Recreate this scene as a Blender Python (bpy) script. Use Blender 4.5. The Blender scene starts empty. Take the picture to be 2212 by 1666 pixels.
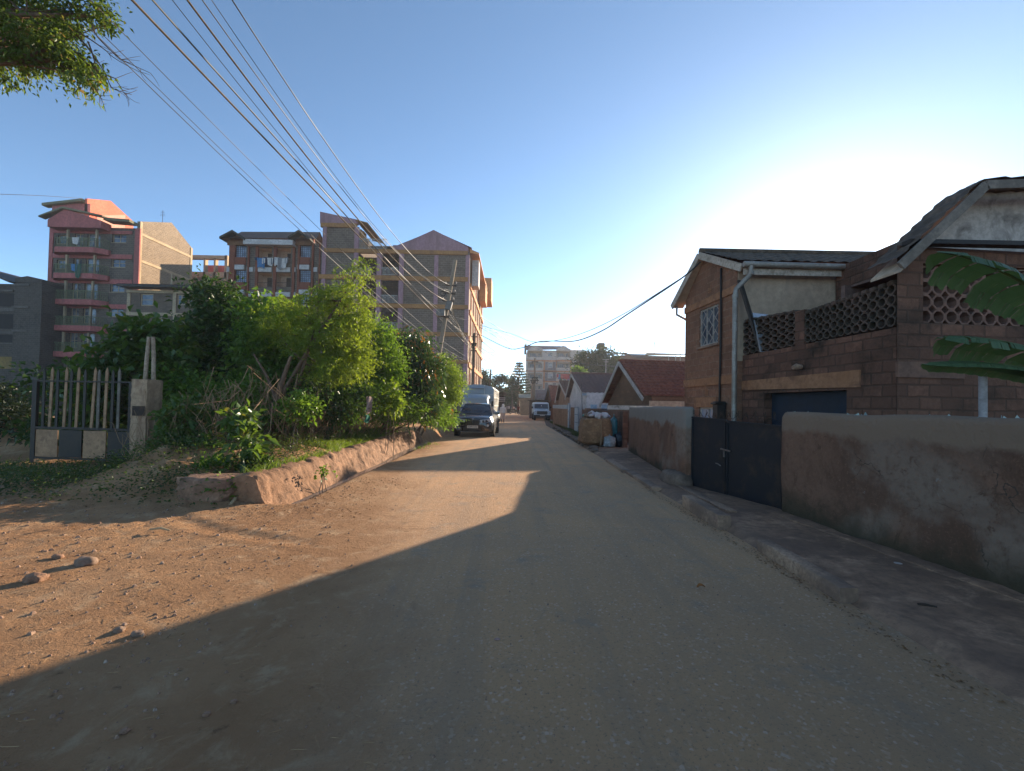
import bpy, math, random
import numpy as np
from mathutils import Vector, Matrix, noise
random.seed(7); rng = np.random.default_rng(7)
R = math.radians
C = bpy.context.scene.collection
# ---------------------------------------------------------------- camera
F, CX, CY, PIT, ROL, SHP = 960.0, 1106.0, 833.0, .0195, .0197, 24.3
cam = bpy.data.objects.new('camera', bpy.data.cameras.new('camera')); C.objects.link(cam)
rt = Vector((math.cos(ROL), 0, math.sin(ROL)))
fw0 = Vector((0, math.cos(PIT), math.sin(PIT)))
fw = (fw0 - rt * fw0.dot(rt)).normalized()
up = rt.cross(fw).normalized()
M3 = Matrix((rt, up, -fw)).transposed()
cam.matrix_world = Matrix.Translation((0, 0, 1.6)) @ M3.to_4x4()
cam.data.sensor_width = 36; cam.data.lens = F / 2212 * 36
cam.data.shift_y = SHP / 2212
cam.data.clip_start = .05; cam.data.clip_end = 3000
bpy.context.scene.camera = cam
def ray(px, py):
    return rt * ((px - CX) / F) + up * ((CY + SHP - py) / F) + fw
def at(px, py, D):
    d = ray(px, py); return Vector((0, 0, 1.6)) + d * (D / d.y)
def gnd(px, py, z=0.0):
    d = ray(px, py); return Vector((0, 0, 1.6)) + d * ((z - 1.6) / d.z)
# ---------------------------------------------------------------- world, sun, exposure
SAZ, SEL = R(35.0), R(13.8)
w = bpy.data.worlds.new('World'); bpy.context.scene.world = w; w.use_nodes = True
nt = w.node_tree; bg = nt.nodes['Background']
sky = nt.nodes.new('ShaderNodeTexSky'); sky.sky_type = 'NISHITA'; sky.sun_disc = False
sky.sun_elevation = SEL; sky.sun_rotation = SAZ
sky.air_density = .45; sky.dust_density = .14; sky.ozone_density = 1.5; sky.altitude = 0
mu = nt.nodes.new('ShaderNodeMix'); mu.data_type = 'RGBA'; mu.blend_type = 'MULTIPLY'; mu.inputs[0].default_value = 1; mu.inputs[7].default_value = (1.09, 1.17, 1.07, 1)
nt.links.new(sky.outputs[0], mu.inputs[6]); nt.links.new(mu.outputs[2], bg.inputs[0]); bg.inputs[1].default_value = .138
sun = bpy.data.objects.new('sun', bpy.data.lights.new('sun', 'SUN')); C.objects.link(sun)
sun.data.energy = 4.7; sun.data.angle = R(.6); sun.data.color = (1, .83, .62)
sd = Vector((math.sin(SAZ) * math.cos(SEL), math.cos(SAZ) * math.cos(SEL), math.sin(SEL)))
sun.rotation_euler = (-sd).to_track_quat('-Z', 'Y').to_euler()
vs = bpy.context.scene.view_settings
vs.view_transform = 'Standard'; vs.look = 'None'; vs.exposure = 1.27; vs.gamma = 1
sc = bpy.context.scene
try:
    sc.cycles.max_bounces = 6; sc.cycles.transparent_max_bounces = 6
    sc.cycles.diffuse_bounces = 4
except Exception: pass
# ---------------------------------------------------------------- tagging
def tag(o, label=None, cat=None, group=None, kind=None):
    if label: o['label'] = label
    if cat: o['category'] = cat
    if group: o['group'] = group
    if kind: o['kind'] = kind
    return o
def thing(name, label, cat, loc=(0, 0, 0), rz=0, group=None):
    o = bpy.data.objects.new(name, None); C.objects.link(o)
    o.location = loc; o.rotation_euler = (0, 0, rz); o.empty_display_size = .2
    return tag(o, label, cat, group)
def wl(o):
    v = Vector((0, 0, 0))
    while o: v += o.location; o = o.parent
    return v
def copy_tree(o, parent=None):
    c = o.copy(); C.objects.link(c); c.parent = parent
    for ch in list(o.children): copy_tree(ch, c)
    return c
# ---------------------------------------------------------------- materials
MATS = {}
def warm_tint(c): return (min(.85, c[0] * 1.24), min(.85, c[1] * 1.08), c[2] * .97)   # warm cast put into the base colours, countering the blue skylight
def node(nt, t, **k):
    n = nt.nodes.new(t)
    for a, b in k.items():
        if a.startswith('i_'):
            n.inputs[a[2:].replace('_', ' ')].default_value = b
        else: setattr(n, a, b)
    return n
def mixc(nt, fac, a, b, mode='MIX'):
    m = nt.nodes.new('ShaderNodeMix'); m.data_type = 'RGBA'; m.blend_type = mode
    for i, v in ((0, fac), (6, a), (7, b)):
        if isinstance(v, bpy.types.NodeSocket): nt.links.new(v, m.inputs[i])
        else: m.inputs[i].default_value = (v if i == 0 else (*v, 1)[:4])
    return m.outputs[2]
def ramp(nt, fac, lo, hi):
    m = nt.nodes.new('ShaderNodeMapRange'); m.interpolation_type = 'SMOOTHSTEP'
    m.inputs[1].default_value = lo; m.inputs[2].default_value = hi
    nt.links.new(fac, m.inputs[0]); return m.outputs[0]
def noi(nt, vec, scale, detail=4, rough=.55, dist=0):
    n = node(nt, 'ShaderNodeTexNoise'); n.inputs['Scale'].default_value = scale
    n.inputs['Detail'].default_value = detail; n.inputs['Roughness'].default_value = rough
    n.inputs['Distortion'].default_value = dist
    nt.links.new(vec, n.inputs['Vector']); return n.outputs['Fac']
def base(name):
    m = bpy.data.materials.new(name); m.use_nodes = True; nt = m.node_tree
    return m, nt, nt.nodes['Principled BSDF'], nt.nodes.new('ShaderNodeTexCoord')
def bump(nt, b, h, st, dist=.02):
    bp = nt.nodes.new('ShaderNodeBump'); bp.inputs['Strength'].default_value = st
    bp.inputs['Distance'].default_value = dist
    nt.links.new(h, bp.inputs['Height']); nt.links.new(bp.outputs[0], b.inputs['Normal']); return bp
def mat(name, c1, c2=None, c3=None, sc=1.5, sc2=14, rough=.85, bm=.3, bsc=30, metal=0, spec=.3, lo=.35, hi=.65, streak=False, dist=.02):
    """weathered surface: two or three colours mixed by noise at two scales, fine bump"""
    if name in MATS: return MATS[name]
    m, nt, b, tc = base(name); v = tc.outputs['Object']
    c2 = c2 or tuple(x * .75 for x in c1)
    c1, c2 = warm_tint(c1), warm_tint(c2); c3 = warm_tint(c3) if c3 else None
    if streak:
        mp = node(nt, 'ShaderNodeMapping'); mp.inputs['Scale'].default_value = (1, 1, .18)
        nt.links.new(v, mp.inputs[0]); vv = mp.outputs[0]
    else: vv = v
    col = mixc(nt, ramp(nt, noi(nt, vv, sc, 5, .6, .3), lo, hi), c1, c2)
    if c3: col = mixc(nt, ramp(nt, noi(nt, vv, sc * 2.3, 6, .65, .5), .5, .68), col, c3)
    col = mixc(nt, ramp(nt, noi(nt, v, sc2, 5, .7), .3, .8), col, tuple(x * .72 for x in c2))
    nt.links.new(col, b.inputs['Base Color'])
    b.inputs['Roughness'].default_value = rough; b.inputs['Metallic'].default_value = metal
    b.inputs['Specular IOR Level'].default_value = spec
    if bm: bump(nt, b, noi(nt, v, bsc, 6, .7), bm, dist)
    MATS[name] = m; return m
def stone(name, c1, c2, mo, bw=.42, bh=.2, ms=.018, stain=(.03, .028, .02), st=.5, bm=.6, rough=.9):
    """coursed stone blocks with mortar, running on the box-projected UVs in metres"""
    if name in MATS: return MATS[name]
    m, nt, b, tc = base(name)
    uv = tc.outputs['UV']; c1, c2, mo, stain = warm_tint(c1), warm_tint(c2), warm_tint(mo), warm_tint(stain)
    # wobble the courses a little
    nz = node(nt, 'ShaderNodeTexNoise'); nz.inputs['Scale'].default_value = 5; nt.links.new(uv, nz.inputs['Vector'])
    vm = node(nt, 'ShaderNodeVectorMath', operation='MULTIPLY_ADD'); vm.inputs[1].default_value = (.035, .035, 0)
    nt.links.new(nz.outputs['Color'], vm.inputs[0]); nt.links.new(uv, vm.inputs[2])
    br = node(nt, 'ShaderNodeTexBrick'); nt.links.new(vm.outputs[0], br.inputs['Vector'])
    br.inputs['Scale'].default_value = 1; br.inputs['Brick Width'].default_value = bw; br.inputs['Row Height'].default_value = bh
    br.inputs['Mortar Size'].default_value = ms; br.inputs['Mortar Smooth'].default_value = .4; br.inputs['Bias'].default_value = 0
    br.inputs['Color1'].default_value = (*c1, 1); br.inputs['Color2'].default_value = (*c2, 1); br.inputs['Mortar'].default_value = (*mo, 1)
    br.squash = 1.0; br.offset_frequency = 2; br.offset = .45
    v = tc.outputs['Object']
    col = mixc(nt, ramp(nt, noi(nt, v, 9, 6, .7), .3, .75), br.outputs['Color'], tuple((a + c) * .36 for a, c in zip(c1, c2)))
    f = node(nt, 'ShaderNodeMath', operation='MULTIPLY'); f.inputs[1].default_value = st
    nt.links.new(ramp(nt, noi(nt, v, .7, 6, .65, .6), .48, .7), f.inputs[0])
    col = mixc(nt, f.outputs[0], col, stain)
    nt.links.new(col, b.inputs['Base Color']); b.inputs['Roughness'].default_value = rough
    b.inputs['Specular IOR Level'].default_value = .2
    h = node(nt, 'ShaderNodeMath', operation='MULTIPLY_ADD'); h.inputs[1].default_value = -1.2
    nt.links.new(br.outputs['Fac'], h.inputs[0]); nt.links.new(noi(nt, v, 22, 6, .7), h.inputs[2])
    bump(nt, b, h.outputs[0], bm, .03)
    MATS[name] = m; return m
def glass(name, col=(.03, .04, .055), rough=.08, mixn=None):
    if name in MATS: return MATS[name]
    m, nt, b, tc = base(name)
    if mixn:
        c = mixc(nt, ramp(nt, noi(nt, tc.outputs['Object'], 1.3, 2), .42, .55), col, mixn)
        nt.links.new(c, b.inputs['Base Color'])
    else: b.inputs['Base Color'].default_value = (*col, 1)
    b.inputs['Roughness'].default_value = rough; b.inputs['Specular IOR Level'].default_value = .6
    MATS[name] = m; return m
def paint(name, col, rough=.35, metal=0, coat=.5, dirt=.25):
    if name in MATS: return MATS[name]
    m, nt, b, tc = base(name)
    n = node(nt, 'ShaderNodeMath', operation='MULTIPLY'); n.inputs[1].default_value = dirt
    nt.links.new(ramp(nt, noi(nt, tc.outputs['Object'], 3, 6, .7), .4, .75), n.inputs[0])
    nt.links.new(mixc(nt, n.outputs[0], col, (.16, .11, .075)), b.inputs['Base Color'])
    b.inputs['Roughness'].default_value = rough; b.inputs['Metallic'].default_value = metal
    b.inputs['Coat Weight'].default_value = coat; b.inputs['Coat Roughness'].default_value = .08
    MATS[name] = m; return m
def leafm(name, c1, c2, trans=.45, rough=.45, c3=None):
    """leaves: colour varies leaf by leaf, light passes through the blade"""
    if name in MATS: return MATS[name]
    m, nt, b, tc = base(name)
    g = nt.nodes.new('ShaderNodeNewGeometry')
    col = mixc(nt, g.outputs['Random Per Island'], c1, c2)
    if c3:
        r = node(nt, 'ShaderNodeMath', operation='GREATER_THAN'); r.inputs[1].default_value = .93
        nt.links.new(g.outputs['Random Per Island'], r.inputs[0]); col = mixc(nt, r.outputs[0], col, c3)
    col = mixc(nt, ramp(nt, noi(nt, tc.outputs['Object'], 1.1, 3), .35, .7), col, tuple(x * .8 for x in c1))
    nt.links.new(col, b.inputs['Base Color']); b.inputs['Roughness'].default_value = rough
    b.inputs['Specular IOR Level'].default_value = .35
    t = nt.nodes.new('ShaderNodeBsdfTranslucent')
    tcol = mixc(nt, 1.0, col, (2.2, 2.0, .85), 'MULTIPLY'); nt.links.new(tcol, t.inputs[0])
    mx = nt.nodes.new('ShaderNodeMixShader'); mx.inputs[0].default_value = trans
    nt.links.new(b.outputs[0], mx.inputs[1]); nt.links.new(t.outputs[0], mx.inputs[2])
    nt.links.new(mx.outputs[0], nt.nodes['Material Output'].inputs[0])
    MATS[name] = m; return m
# ---------------------------------------------------------------- mesh builder
class MB:
    def __init__(s): s.v = []; s.f = []; s.m = []; s.uv = None
    def poly(s, pts, mi=0):
        n = len(s.v); s.v += [Vector(p) for p in pts]; s.f.append(tuple(range(n, n + len(pts)))); s.m.append(mi); return s
    def box(s, lo, hi, mi=0, M=None):
        x0, y0, z0 = lo; x1, y1, z1 = hi; n = len(s.v)
        p = [Vector(q) for q in ((x0,y0,z0),(x1,y0,z0),(x1,y1,z0),(x0,y1,z0),(x0,y0,z1),(x1,y0,z1),(x1,y1,z1),(x0,y1,z1))]
        if M: p = [M @ q for q in p]
        s.v += p
        for f in ((0,3,2,1),(4,5,6,7),(0,1,5,4),(1,2,6,5),(2,3,7,6),(3,0,4,7)): s.f.append(tuple(n + i for i in f)); s.m.append(mi)
        return s
    def cbox(s, c, d, mi=0, rz=0, rx=0, ry=0):
        M = Matrix.Translation(c) @ Matrix.Rotation(rz, 4, 'Z') @ Matrix.Rotation(ry, 4, 'Y') @ Matrix.Rotation(rx, 4, 'X')
        return s.box([-x / 2 for x in d], [x / 2 for x in d], mi, M)
    def beam(s, a, b, w, h, mi=0):
        a = Vector(a); b = Vector(b); d = b - a; L = d.length
        q = d.to_track_quat('Y', 'Z').to_matrix().to_4x4(); q.translation = a
        return s.box((-w / 2, 0, -h / 2), (w / 2, L, h / 2), mi, q)
    def prism(s, pts, ext, mi=0, cap=True):
        n = len(s.v); k = len(pts); e = Vector(ext); P = [Vector(p) for p in pts]
        s.v += P + [p + e for p in P]
        for i in range(k):
            j = (i + 1) % k; s.f.append((n + i, n + j, n + k + j, n + k + i)); s.m.append(mi)
        if cap:
            s.f.append(tuple(n + i for i in reversed(range(k)))); s.f.append(tuple(n + k + i for i in range(k))); s.m += [mi, mi]
        return s
    def tube(s, pts, r, n=8, mi=0, cap=True):
        pts = [Vector(p) for p in pts]; k = len(pts)
        rs = r if isinstance(r, (list, tuple)) else [r] * k
        b0 = len(s.v); prev = None
        for i, p in enumerate(pts):
            d = (pts[min(i + 1, k - 1)] - pts[max(i - 1, 0)]).normalized()
            a = prev - d * prev.dot(d) if prev else (Vector((0, 0, 1)).cross(d) if abs(d.z) < .95 else Vector((1, 0, 0)).cross(d))
            if a.length < 1e-6: a = Vector((1, 0, 0)).cross(d)
            a.normalize(); prev = a; c = d.cross(a)
            for j in range(n):
                t = 2 * math.pi * j / n; s.v.append(p + (a * math.cos(t) + c * math.sin(t)) * rs[i])
        for i in range(k - 1):
            for j in range(n):
                q = (j + 1) % n; s.f.append((b0 + i*n + j, b0 + i*n + q, b0 + (i+1)*n + q, b0 + (i+1)*n + j)); s.m.append(mi)
        if cap:
            s.f.append(tuple(b0 + j for j in reversed(range(n)))); s.f.append(tuple(b0 + (k-1)*n + j for j in range(n))); s.m += [mi, mi]
        return s
    def disc(s, c, ax, r, t, n=16, mi=0):
        c = Vector(c); a = Vector(ax).normalized()
        return s.tube([c - a * t / 2, c + a * t / 2], r, n, mi)
    def loft(s, rings, mi=0, cap=True, closed=True):
        b0 = len(s.v); n = len(rings[0]); k = len(rings)
        for r in rings: s.v += [Vector(p) for p in r]
        for i in range(k - 1):
            for j in range(n if closed else n - 1):
                q = (j + 1) % n; s.f.append((b0 + i*n + j, b0 + i*n + q, b0 + (i+1)*n + q, b0 + (i+1)*n + j)); s.m.append(mi)
        if cap:
            s.f.append(tuple(b0 + j for j in reversed(range(n)))); s.f.append(tuple(b0 + (k-1)*n + j for j in range(n))); s.m += [mi, mi]
        return s
    def grid(s, fn, nu, nv, mi=0):
        b0 = len(s.v)
        for i in range(nu + 1):
            for j in range(nv + 1): s.v.append(Vector(fn(i / nu, j / nv)))
        for i in range(nu):
            for j in range(nv):
                a = b0 + i * (nv + 1) + j; s.f.append((a, a + nv + 1, a + nv + 2, a + 1)); s.m.append(mi)
        return s
    def build(s, name, mats, parent=None, local=False, smooth=None, bevel=0, uv=True, fixn=True):
        if not isinstance(mats, (list, tuple)): mats = [mats]
        me = bpy.data.meshes.new(name)
        off = Vector((0, 0, 0)) if (local or not parent) else wl(parent)
        me.from_pydata([tuple(v - off) for v in s.v], [], s.f)
        for m in mats: me.materials.append(m)
        me.polygons.foreach_set('material_index', s.m)
        if fixn:
            import bmesh
            bm = bmesh.new(); bm.from_mesh(me); bmesh.ops.recalc_face_normals(bm, faces=bm.faces); bm.to_mesh(me); bm.free()
        me.update()
        if uv:
            l = me.uv_layers.new(name='uv'); d = l.data
            co = [v.co + off for v in me.vertices]
            for p in me.polygons:
                nn = p.normal
                if abs(nn.z) < .75:
                    h = Vector((-nn.y, nn.x, 0)).normalized()
                    if abs(h.y) > abs(h.x): h = h if h.y > 0 else -h
                    else: h = h if h.x > 0 else -h
                    for li in p.loop_indices:
                        c = co[me.loops[li].vertex_index]; d[li].uv = (c.dot(h), c.z)
                else:
                    for li in p.loop_indices:
                        c = co[me.loops[li].vertex_index]; d[li].uv = (c.x, c.y)
        if smooth is not None:
            me.polygons.foreach_set('use_smooth', [True] * len(me.polygons)); me.set_sharp_from_angle(angle=R(smooth))
        o = bpy.data.objects.new(name, me); C.objects.link(o)
        if parent: o.parent = parent
        if bevel:
            b = o.modifiers.new('bevel', 'BEVEL'); b.width = bevel; b.segments = 2; b.limit_method = 'ANGLE'; b.angle_limit = R(40)
        return o
def V(*a): return Vector(a)
def wallh(mb, O, U, W, H, holes, dep=.12, mi=0, ri=None, z0=0):
    """upright wall face from O along unit U, W wide, H high with real openings and reveals (depth goes along N = away from viewer)"""
    O = Vector(O); U = Vector(U).normalized(); N = V(-U.y, U.x, 0)
    ri = mi if ri is None else ri
    us = sorted({0, W, *[h[0] for h in holes], *[h[2] for h in holes]}); vs_ = sorted({z0, H, *[h[1] for h in holes], *[h[3] for h in holes]})
    P = lambda u, v, d=0: O + U * u + N * d + V(0, 0, v)
    for a, b in zip(us, us[1:]):
        for c, d in zip(vs_, vs_[1:]):
            if any(h[0] <= (a + b) / 2 <= h[2] and h[1] <= (c + d) / 2 <= h[3] for h in holes): continue
            mb.poly([P(a, c), P(b, c), P(b, d), P(a, d)], mi)
    for (a, c, b, d) in [h[:4] for h in holes]:
        mb.poly([P(a, c), P(a, c, dep), P(a, d, dep), P(a, d)], ri); mb.poly([P(b, c), P(b, d), P(b, d, dep), P(b, c, dep)], ri)
        mb.poly([P(a, d), P(a, d, dep), P(b, d, dep), P(b, d)], ri); mb.poly([P(a, c), P(b, c), P(b, c, dep), P(a, c, dep)], ri)
    return P
def window(par, P, h, nx=2, ny=1, fm=None, gm=None, dep=.08, fw=.05, sill=None, bars=None, lab=None):
    """window part (frame mesh) with its pane as sub-part, set in opening h of wallh's P"""
    a, c, b, d = h; f = MB(); U = (P(1, 0) - P(0, 0)).normalized(); N = V(-U.y, U.x, 0)
    def bar(u0, v0, u1, v1, t0=dep - .045, t1=dep):
        q = [P(u0, v0, t0), P(u1, v0, t0), P(u1, v1, t0), P(u0, v1, t0)]; f.prism(q, N * (t1 - t0))
    bar(a, c, a + fw, d); bar(b - fw, c, b, d); bar(a + fw, c, b - fw, c + fw); bar(a + fw, d - fw, b - fw, d)
    for i in range(1, nx): x = a + (b - a) * i / nx; bar(x - fw * .4, c + fw, x + fw * .4, d - fw, dep - .04, dep - .004)
    for i in range(1, ny): y = c + (d - c) * i / ny; bar(a + fw, y - fw * .3, b - fw, y + fw * .3, dep - .036, dep - .008)
    o = f.build('window', fm, par, bevel=0)
    if lab: o['label'] = lab
    g = MB(); g.prism([P(a + fw*.5, c + fw*.5, dep - .012), P(b - fw*.5, c + fw*.5, dep - .012), P(b - fw*.5, d - fw*.5, dep - .012), P(a + fw*.5, d - fw*.5, dep - .012)], N * .02)
    g.build('pane', gm, o)
    if sill:
        s = MB(); q = [P(a - .06, c - .07, -.06), P(b + .06, c - .07, -.06), P(b + .06, c - .005, -.06), P(a - .06, c - .005, -.06)]
        s.prism(q, N * .12); s.build('sill', sill, o)
    return o
def railing(par, pts, z0, z1, m, sp=.12, r=.012, wave=False):
    f = MB()
    for a, b in zip(pts, pts[1:]):
        a = Vector(a); b = Vector(b); L = (b - a).length; n = max(1, int(L / sp))
        f.beam((a.x, a.y, z1), (b.x, b.y, z1), r * 2.4, r * 2.4); f.beam((a.x, a.y, z0 + .06), (b.x, b.y, z0 + .06), r * 2, r * 2)
        for i in range(n + 1):
            p = a.lerp(b, i / n); f.box((p.x - r, p.y - r, z0), (p.x + r, p.y + r, z1))
        if wave:
            for i in range(0, n - 3, 4):
                p = a.lerp(b, i / n); q = a.lerp(b, (i + 2) / n); q2 = a.lerp(b, (i + 4) / n); zm = z1 - .3
                f.beam((p.x, p.y, zm), (q.x, q.y, z1), r * 2, r * 2); f.beam((q.x, q.y, z1), (q2.x, q2.y, zm), r * 2, r * 2)
    return f.build('railing', m, par)
# ---------------------------------------------------------------- foliage
def raw(name, co, fa, m, parent=None, smooth=False):
    me = bpy.data.meshes.new(name); nf, k = fa.shape
    me.vertices.add(len(co)); me.vertices.foreach_set('co', co.astype(np.float32).ravel())
    me.loops.add(nf * k); me.loops.foreach_set('vertex_index', fa.astype(np.int32).ravel())
    me.polygons.add(nf); me.polygons.foreach_set('loop_start', np.arange(0, nf * k, k, dtype=np.int32))
    try: me.polygons.foreach_set('loop_total', np.full(nf, k, dtype=np.int32))
    except Exception: pass
    me.update(calc_edges=True); me.validate(); me.materials.append(m)
    o = bpy.data.objects.new(name, me); C.objects.link(o)
    if parent: o.parent = parent
    return o
def nrm(a): return a / np.maximum(np.linalg.norm(a, axis=1, keepdims=True), 1e-6)
def leaves(P, D, L, W, fold=.25, jit=.35):
    """P leaf bases, D directions; folded diamond blades -> verts, faces"""
    n = len(P); D = nrm(D + rng.normal(0, jit, (n, 3)))
    side = nrm(np.cross(D, rng.normal(0, .5, (n, 3)) + np.array([0, 0, 1.])))
    upv = np.cross(side, D)
    l = L * rng.uniform(.65, 1.2, (n, 1)); ww = W * rng.uniform(.7, 1.2, (n, 1))
    a = P; t = P + D * l - np.array([0, 0, 1.]) * l * .18
    m = P + D * l * .45; b = m + side * ww * .5 + upv * ww * fold; c = m - side * ww * .5 + upv * ww * fold
    co = np.stack([a, b, t, c], 1).reshape(-1, 3); i = np.arange(n)[:, None] * 4
    fa = np.concatenate([i + np.array([[0, 1, 2]]), i + np.array([[0, 2, 3]])], 0)
    return co, fa
def crown_pts(blobs, n, clump=.22, per=14, shell=.75):
    """points gathered in twig-end clumps through the volume of several ellipsoids"""
    bl = np.array(blobs, float); vol = (bl[:, 3] * bl[:, 4] * bl[:, 5]) ** .8; vol /= vol.sum(); nc = max(1, n // per)
    k = rng.choice(len(bl), nc, p=vol); d = nrm(rng.normal(0, 1, (nc, 3)))
    r = rng.uniform(shell ** 3, 1, (nc, 1)) ** (1 / 3); inner = rng.random((nc, 1)) < .3
    r = np.where(inner, r * rng.uniform(.3, 1, (nc, 1)), r) * rng.uniform(.86, 1.1, (nc, 1))
    c = bl[k, :3] + d * r * bl[k, 3:6]
    P = np.repeat(c, per, 0) + rng.normal(0, 1, (nc * per, 3)) * clump * rng.uniform(.4, 1.1, (nc * per, 1)) * np.array([1, 1, .7])
    D = np.repeat(d, per, 0) * .8 + rng.normal(0, .6, (nc * per, 3))
    return P, D, c
def limb(mb, a, b, r0, r1, bend=.1, n=6, sides=7):
    a = Vector(a); b = Vector(b); o = Vector((random.uniform(-1, 1), random.uniform(-1, 1), random.uniform(-.4, .4))) * (b - a).length * bend
    pts = [a.lerp(b, i / n) + o * math.sin(math.pi * i / n) + Vector((random.uniform(-1, 1), random.uniform(-1, 1), 0)) * r0 * .4 for i in range(n + 1)]
    mb.tube(pts, [r0 + (r1 - r0) * i / n for i in range(n + 1)], sides); return pts
def plant(name, label, cat, base_, blobs, n, L, W, lm, bark, group=None, trunk=.07, clump=.22, per=14, shell=.75, stems=3, jit=.35, fold=.25, limbs=10, pend=0, partn='trunk', frond=0):
    """a tree or shrub: crown (leaf blades) and trunk with limbs reaching the blobs"""
    base_ = Vector(base_); t = thing(name, label, cat, base_, group=group)
    P, D, c = crown_pts(blobs, n, clump, per, shell)
    if frond:   # leaflets strung along arching fronds instead of balls
        nc = len(c); fd = rng.normal(0, 1, (nc, 3)); fd[:, 2] = np.abs(fd[:, 2]) * .35; fd = nrm(fd); tt = rng.uniform(0, 1, (nc, per, 1)); L_f = frond * rng.uniform(.6, 1.3, (nc, 1, 1))
        P = (c[:, None] + fd[:, None] * tt * L_f - np.array([0, 0, 1.]) * (tt ** 2) * L_f * .55 + rng.normal(0, .018, (nc, per, 3))).reshape(-1, 3)
        D = (fd[:, None] * .5 + rng.normal(0, .7, (nc, per, 3))).reshape(-1, 3)
    if pend: D[:, 2] -= pend
    zb = base_.z + .03; k = P[:, 2] > zb; P = P[k]; D = D[k]
    co, fa = leaves(P, D, L, W, fold, jit); co = co - np.array(base_)
    raw('crown', co, fa, lm, t)
    mb = MB()
    for s in range(stems):
        b = base_ + V(random.uniform(-.25, .25) * (stems > 1), random.uniform(-.25, .25) * (stems > 1), 0)
        bl = blobs[s % len(blobs)]; top = V(*bl[:3]); mid = b.lerp(top, .55)
        q = limb(mb, b, top, trunk, trunk * .3, .06)
        for j in range(limbs // stems + 1):
            cc = c[random.randrange(len(c))]; cc = V(*cc); st = min(q[1:], key=lambda p: (p - cc).length + random.random())
            limb(mb, st, cc, trunk * .32, trunk * .08, .12, 4, 5)
    mb.build(partn, bark, t, smooth=60, uv=False, fixn=False)
    return t
def blades(name, pts, h, wd, m, lean=.4, per=1):
    n = len(pts); P = np.array(pts, float); D = nrm(np.stack([rng.normal(0, lean, n), rng.normal(0, lean, n), np.ones(n)], 1))
    s = nrm(np.cross(D, rng.normal(0, 1, (n, 3)))); hh = h * rng.uniform(.4, 1.2, (n, 1))
    mid = P + D * hh * .55; tip = P + D * hh + nrm(D * np.array([1, 1, 0])) * hh * .35
    co = np.stack([P - s * wd / 2, P + s * wd / 2, mid + s * wd * .4, tip, mid - s * wd * .4], 1).reshape(-1, 3)
    i = np.arange(n)[:, None] * 5
    fa = np.concatenate([i + np.array([[0, 1, 2]]), i + np.array([[0, 2, 4]]), i + np.array([[4, 2, 3]])], 0)
    return co, fa
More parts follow.
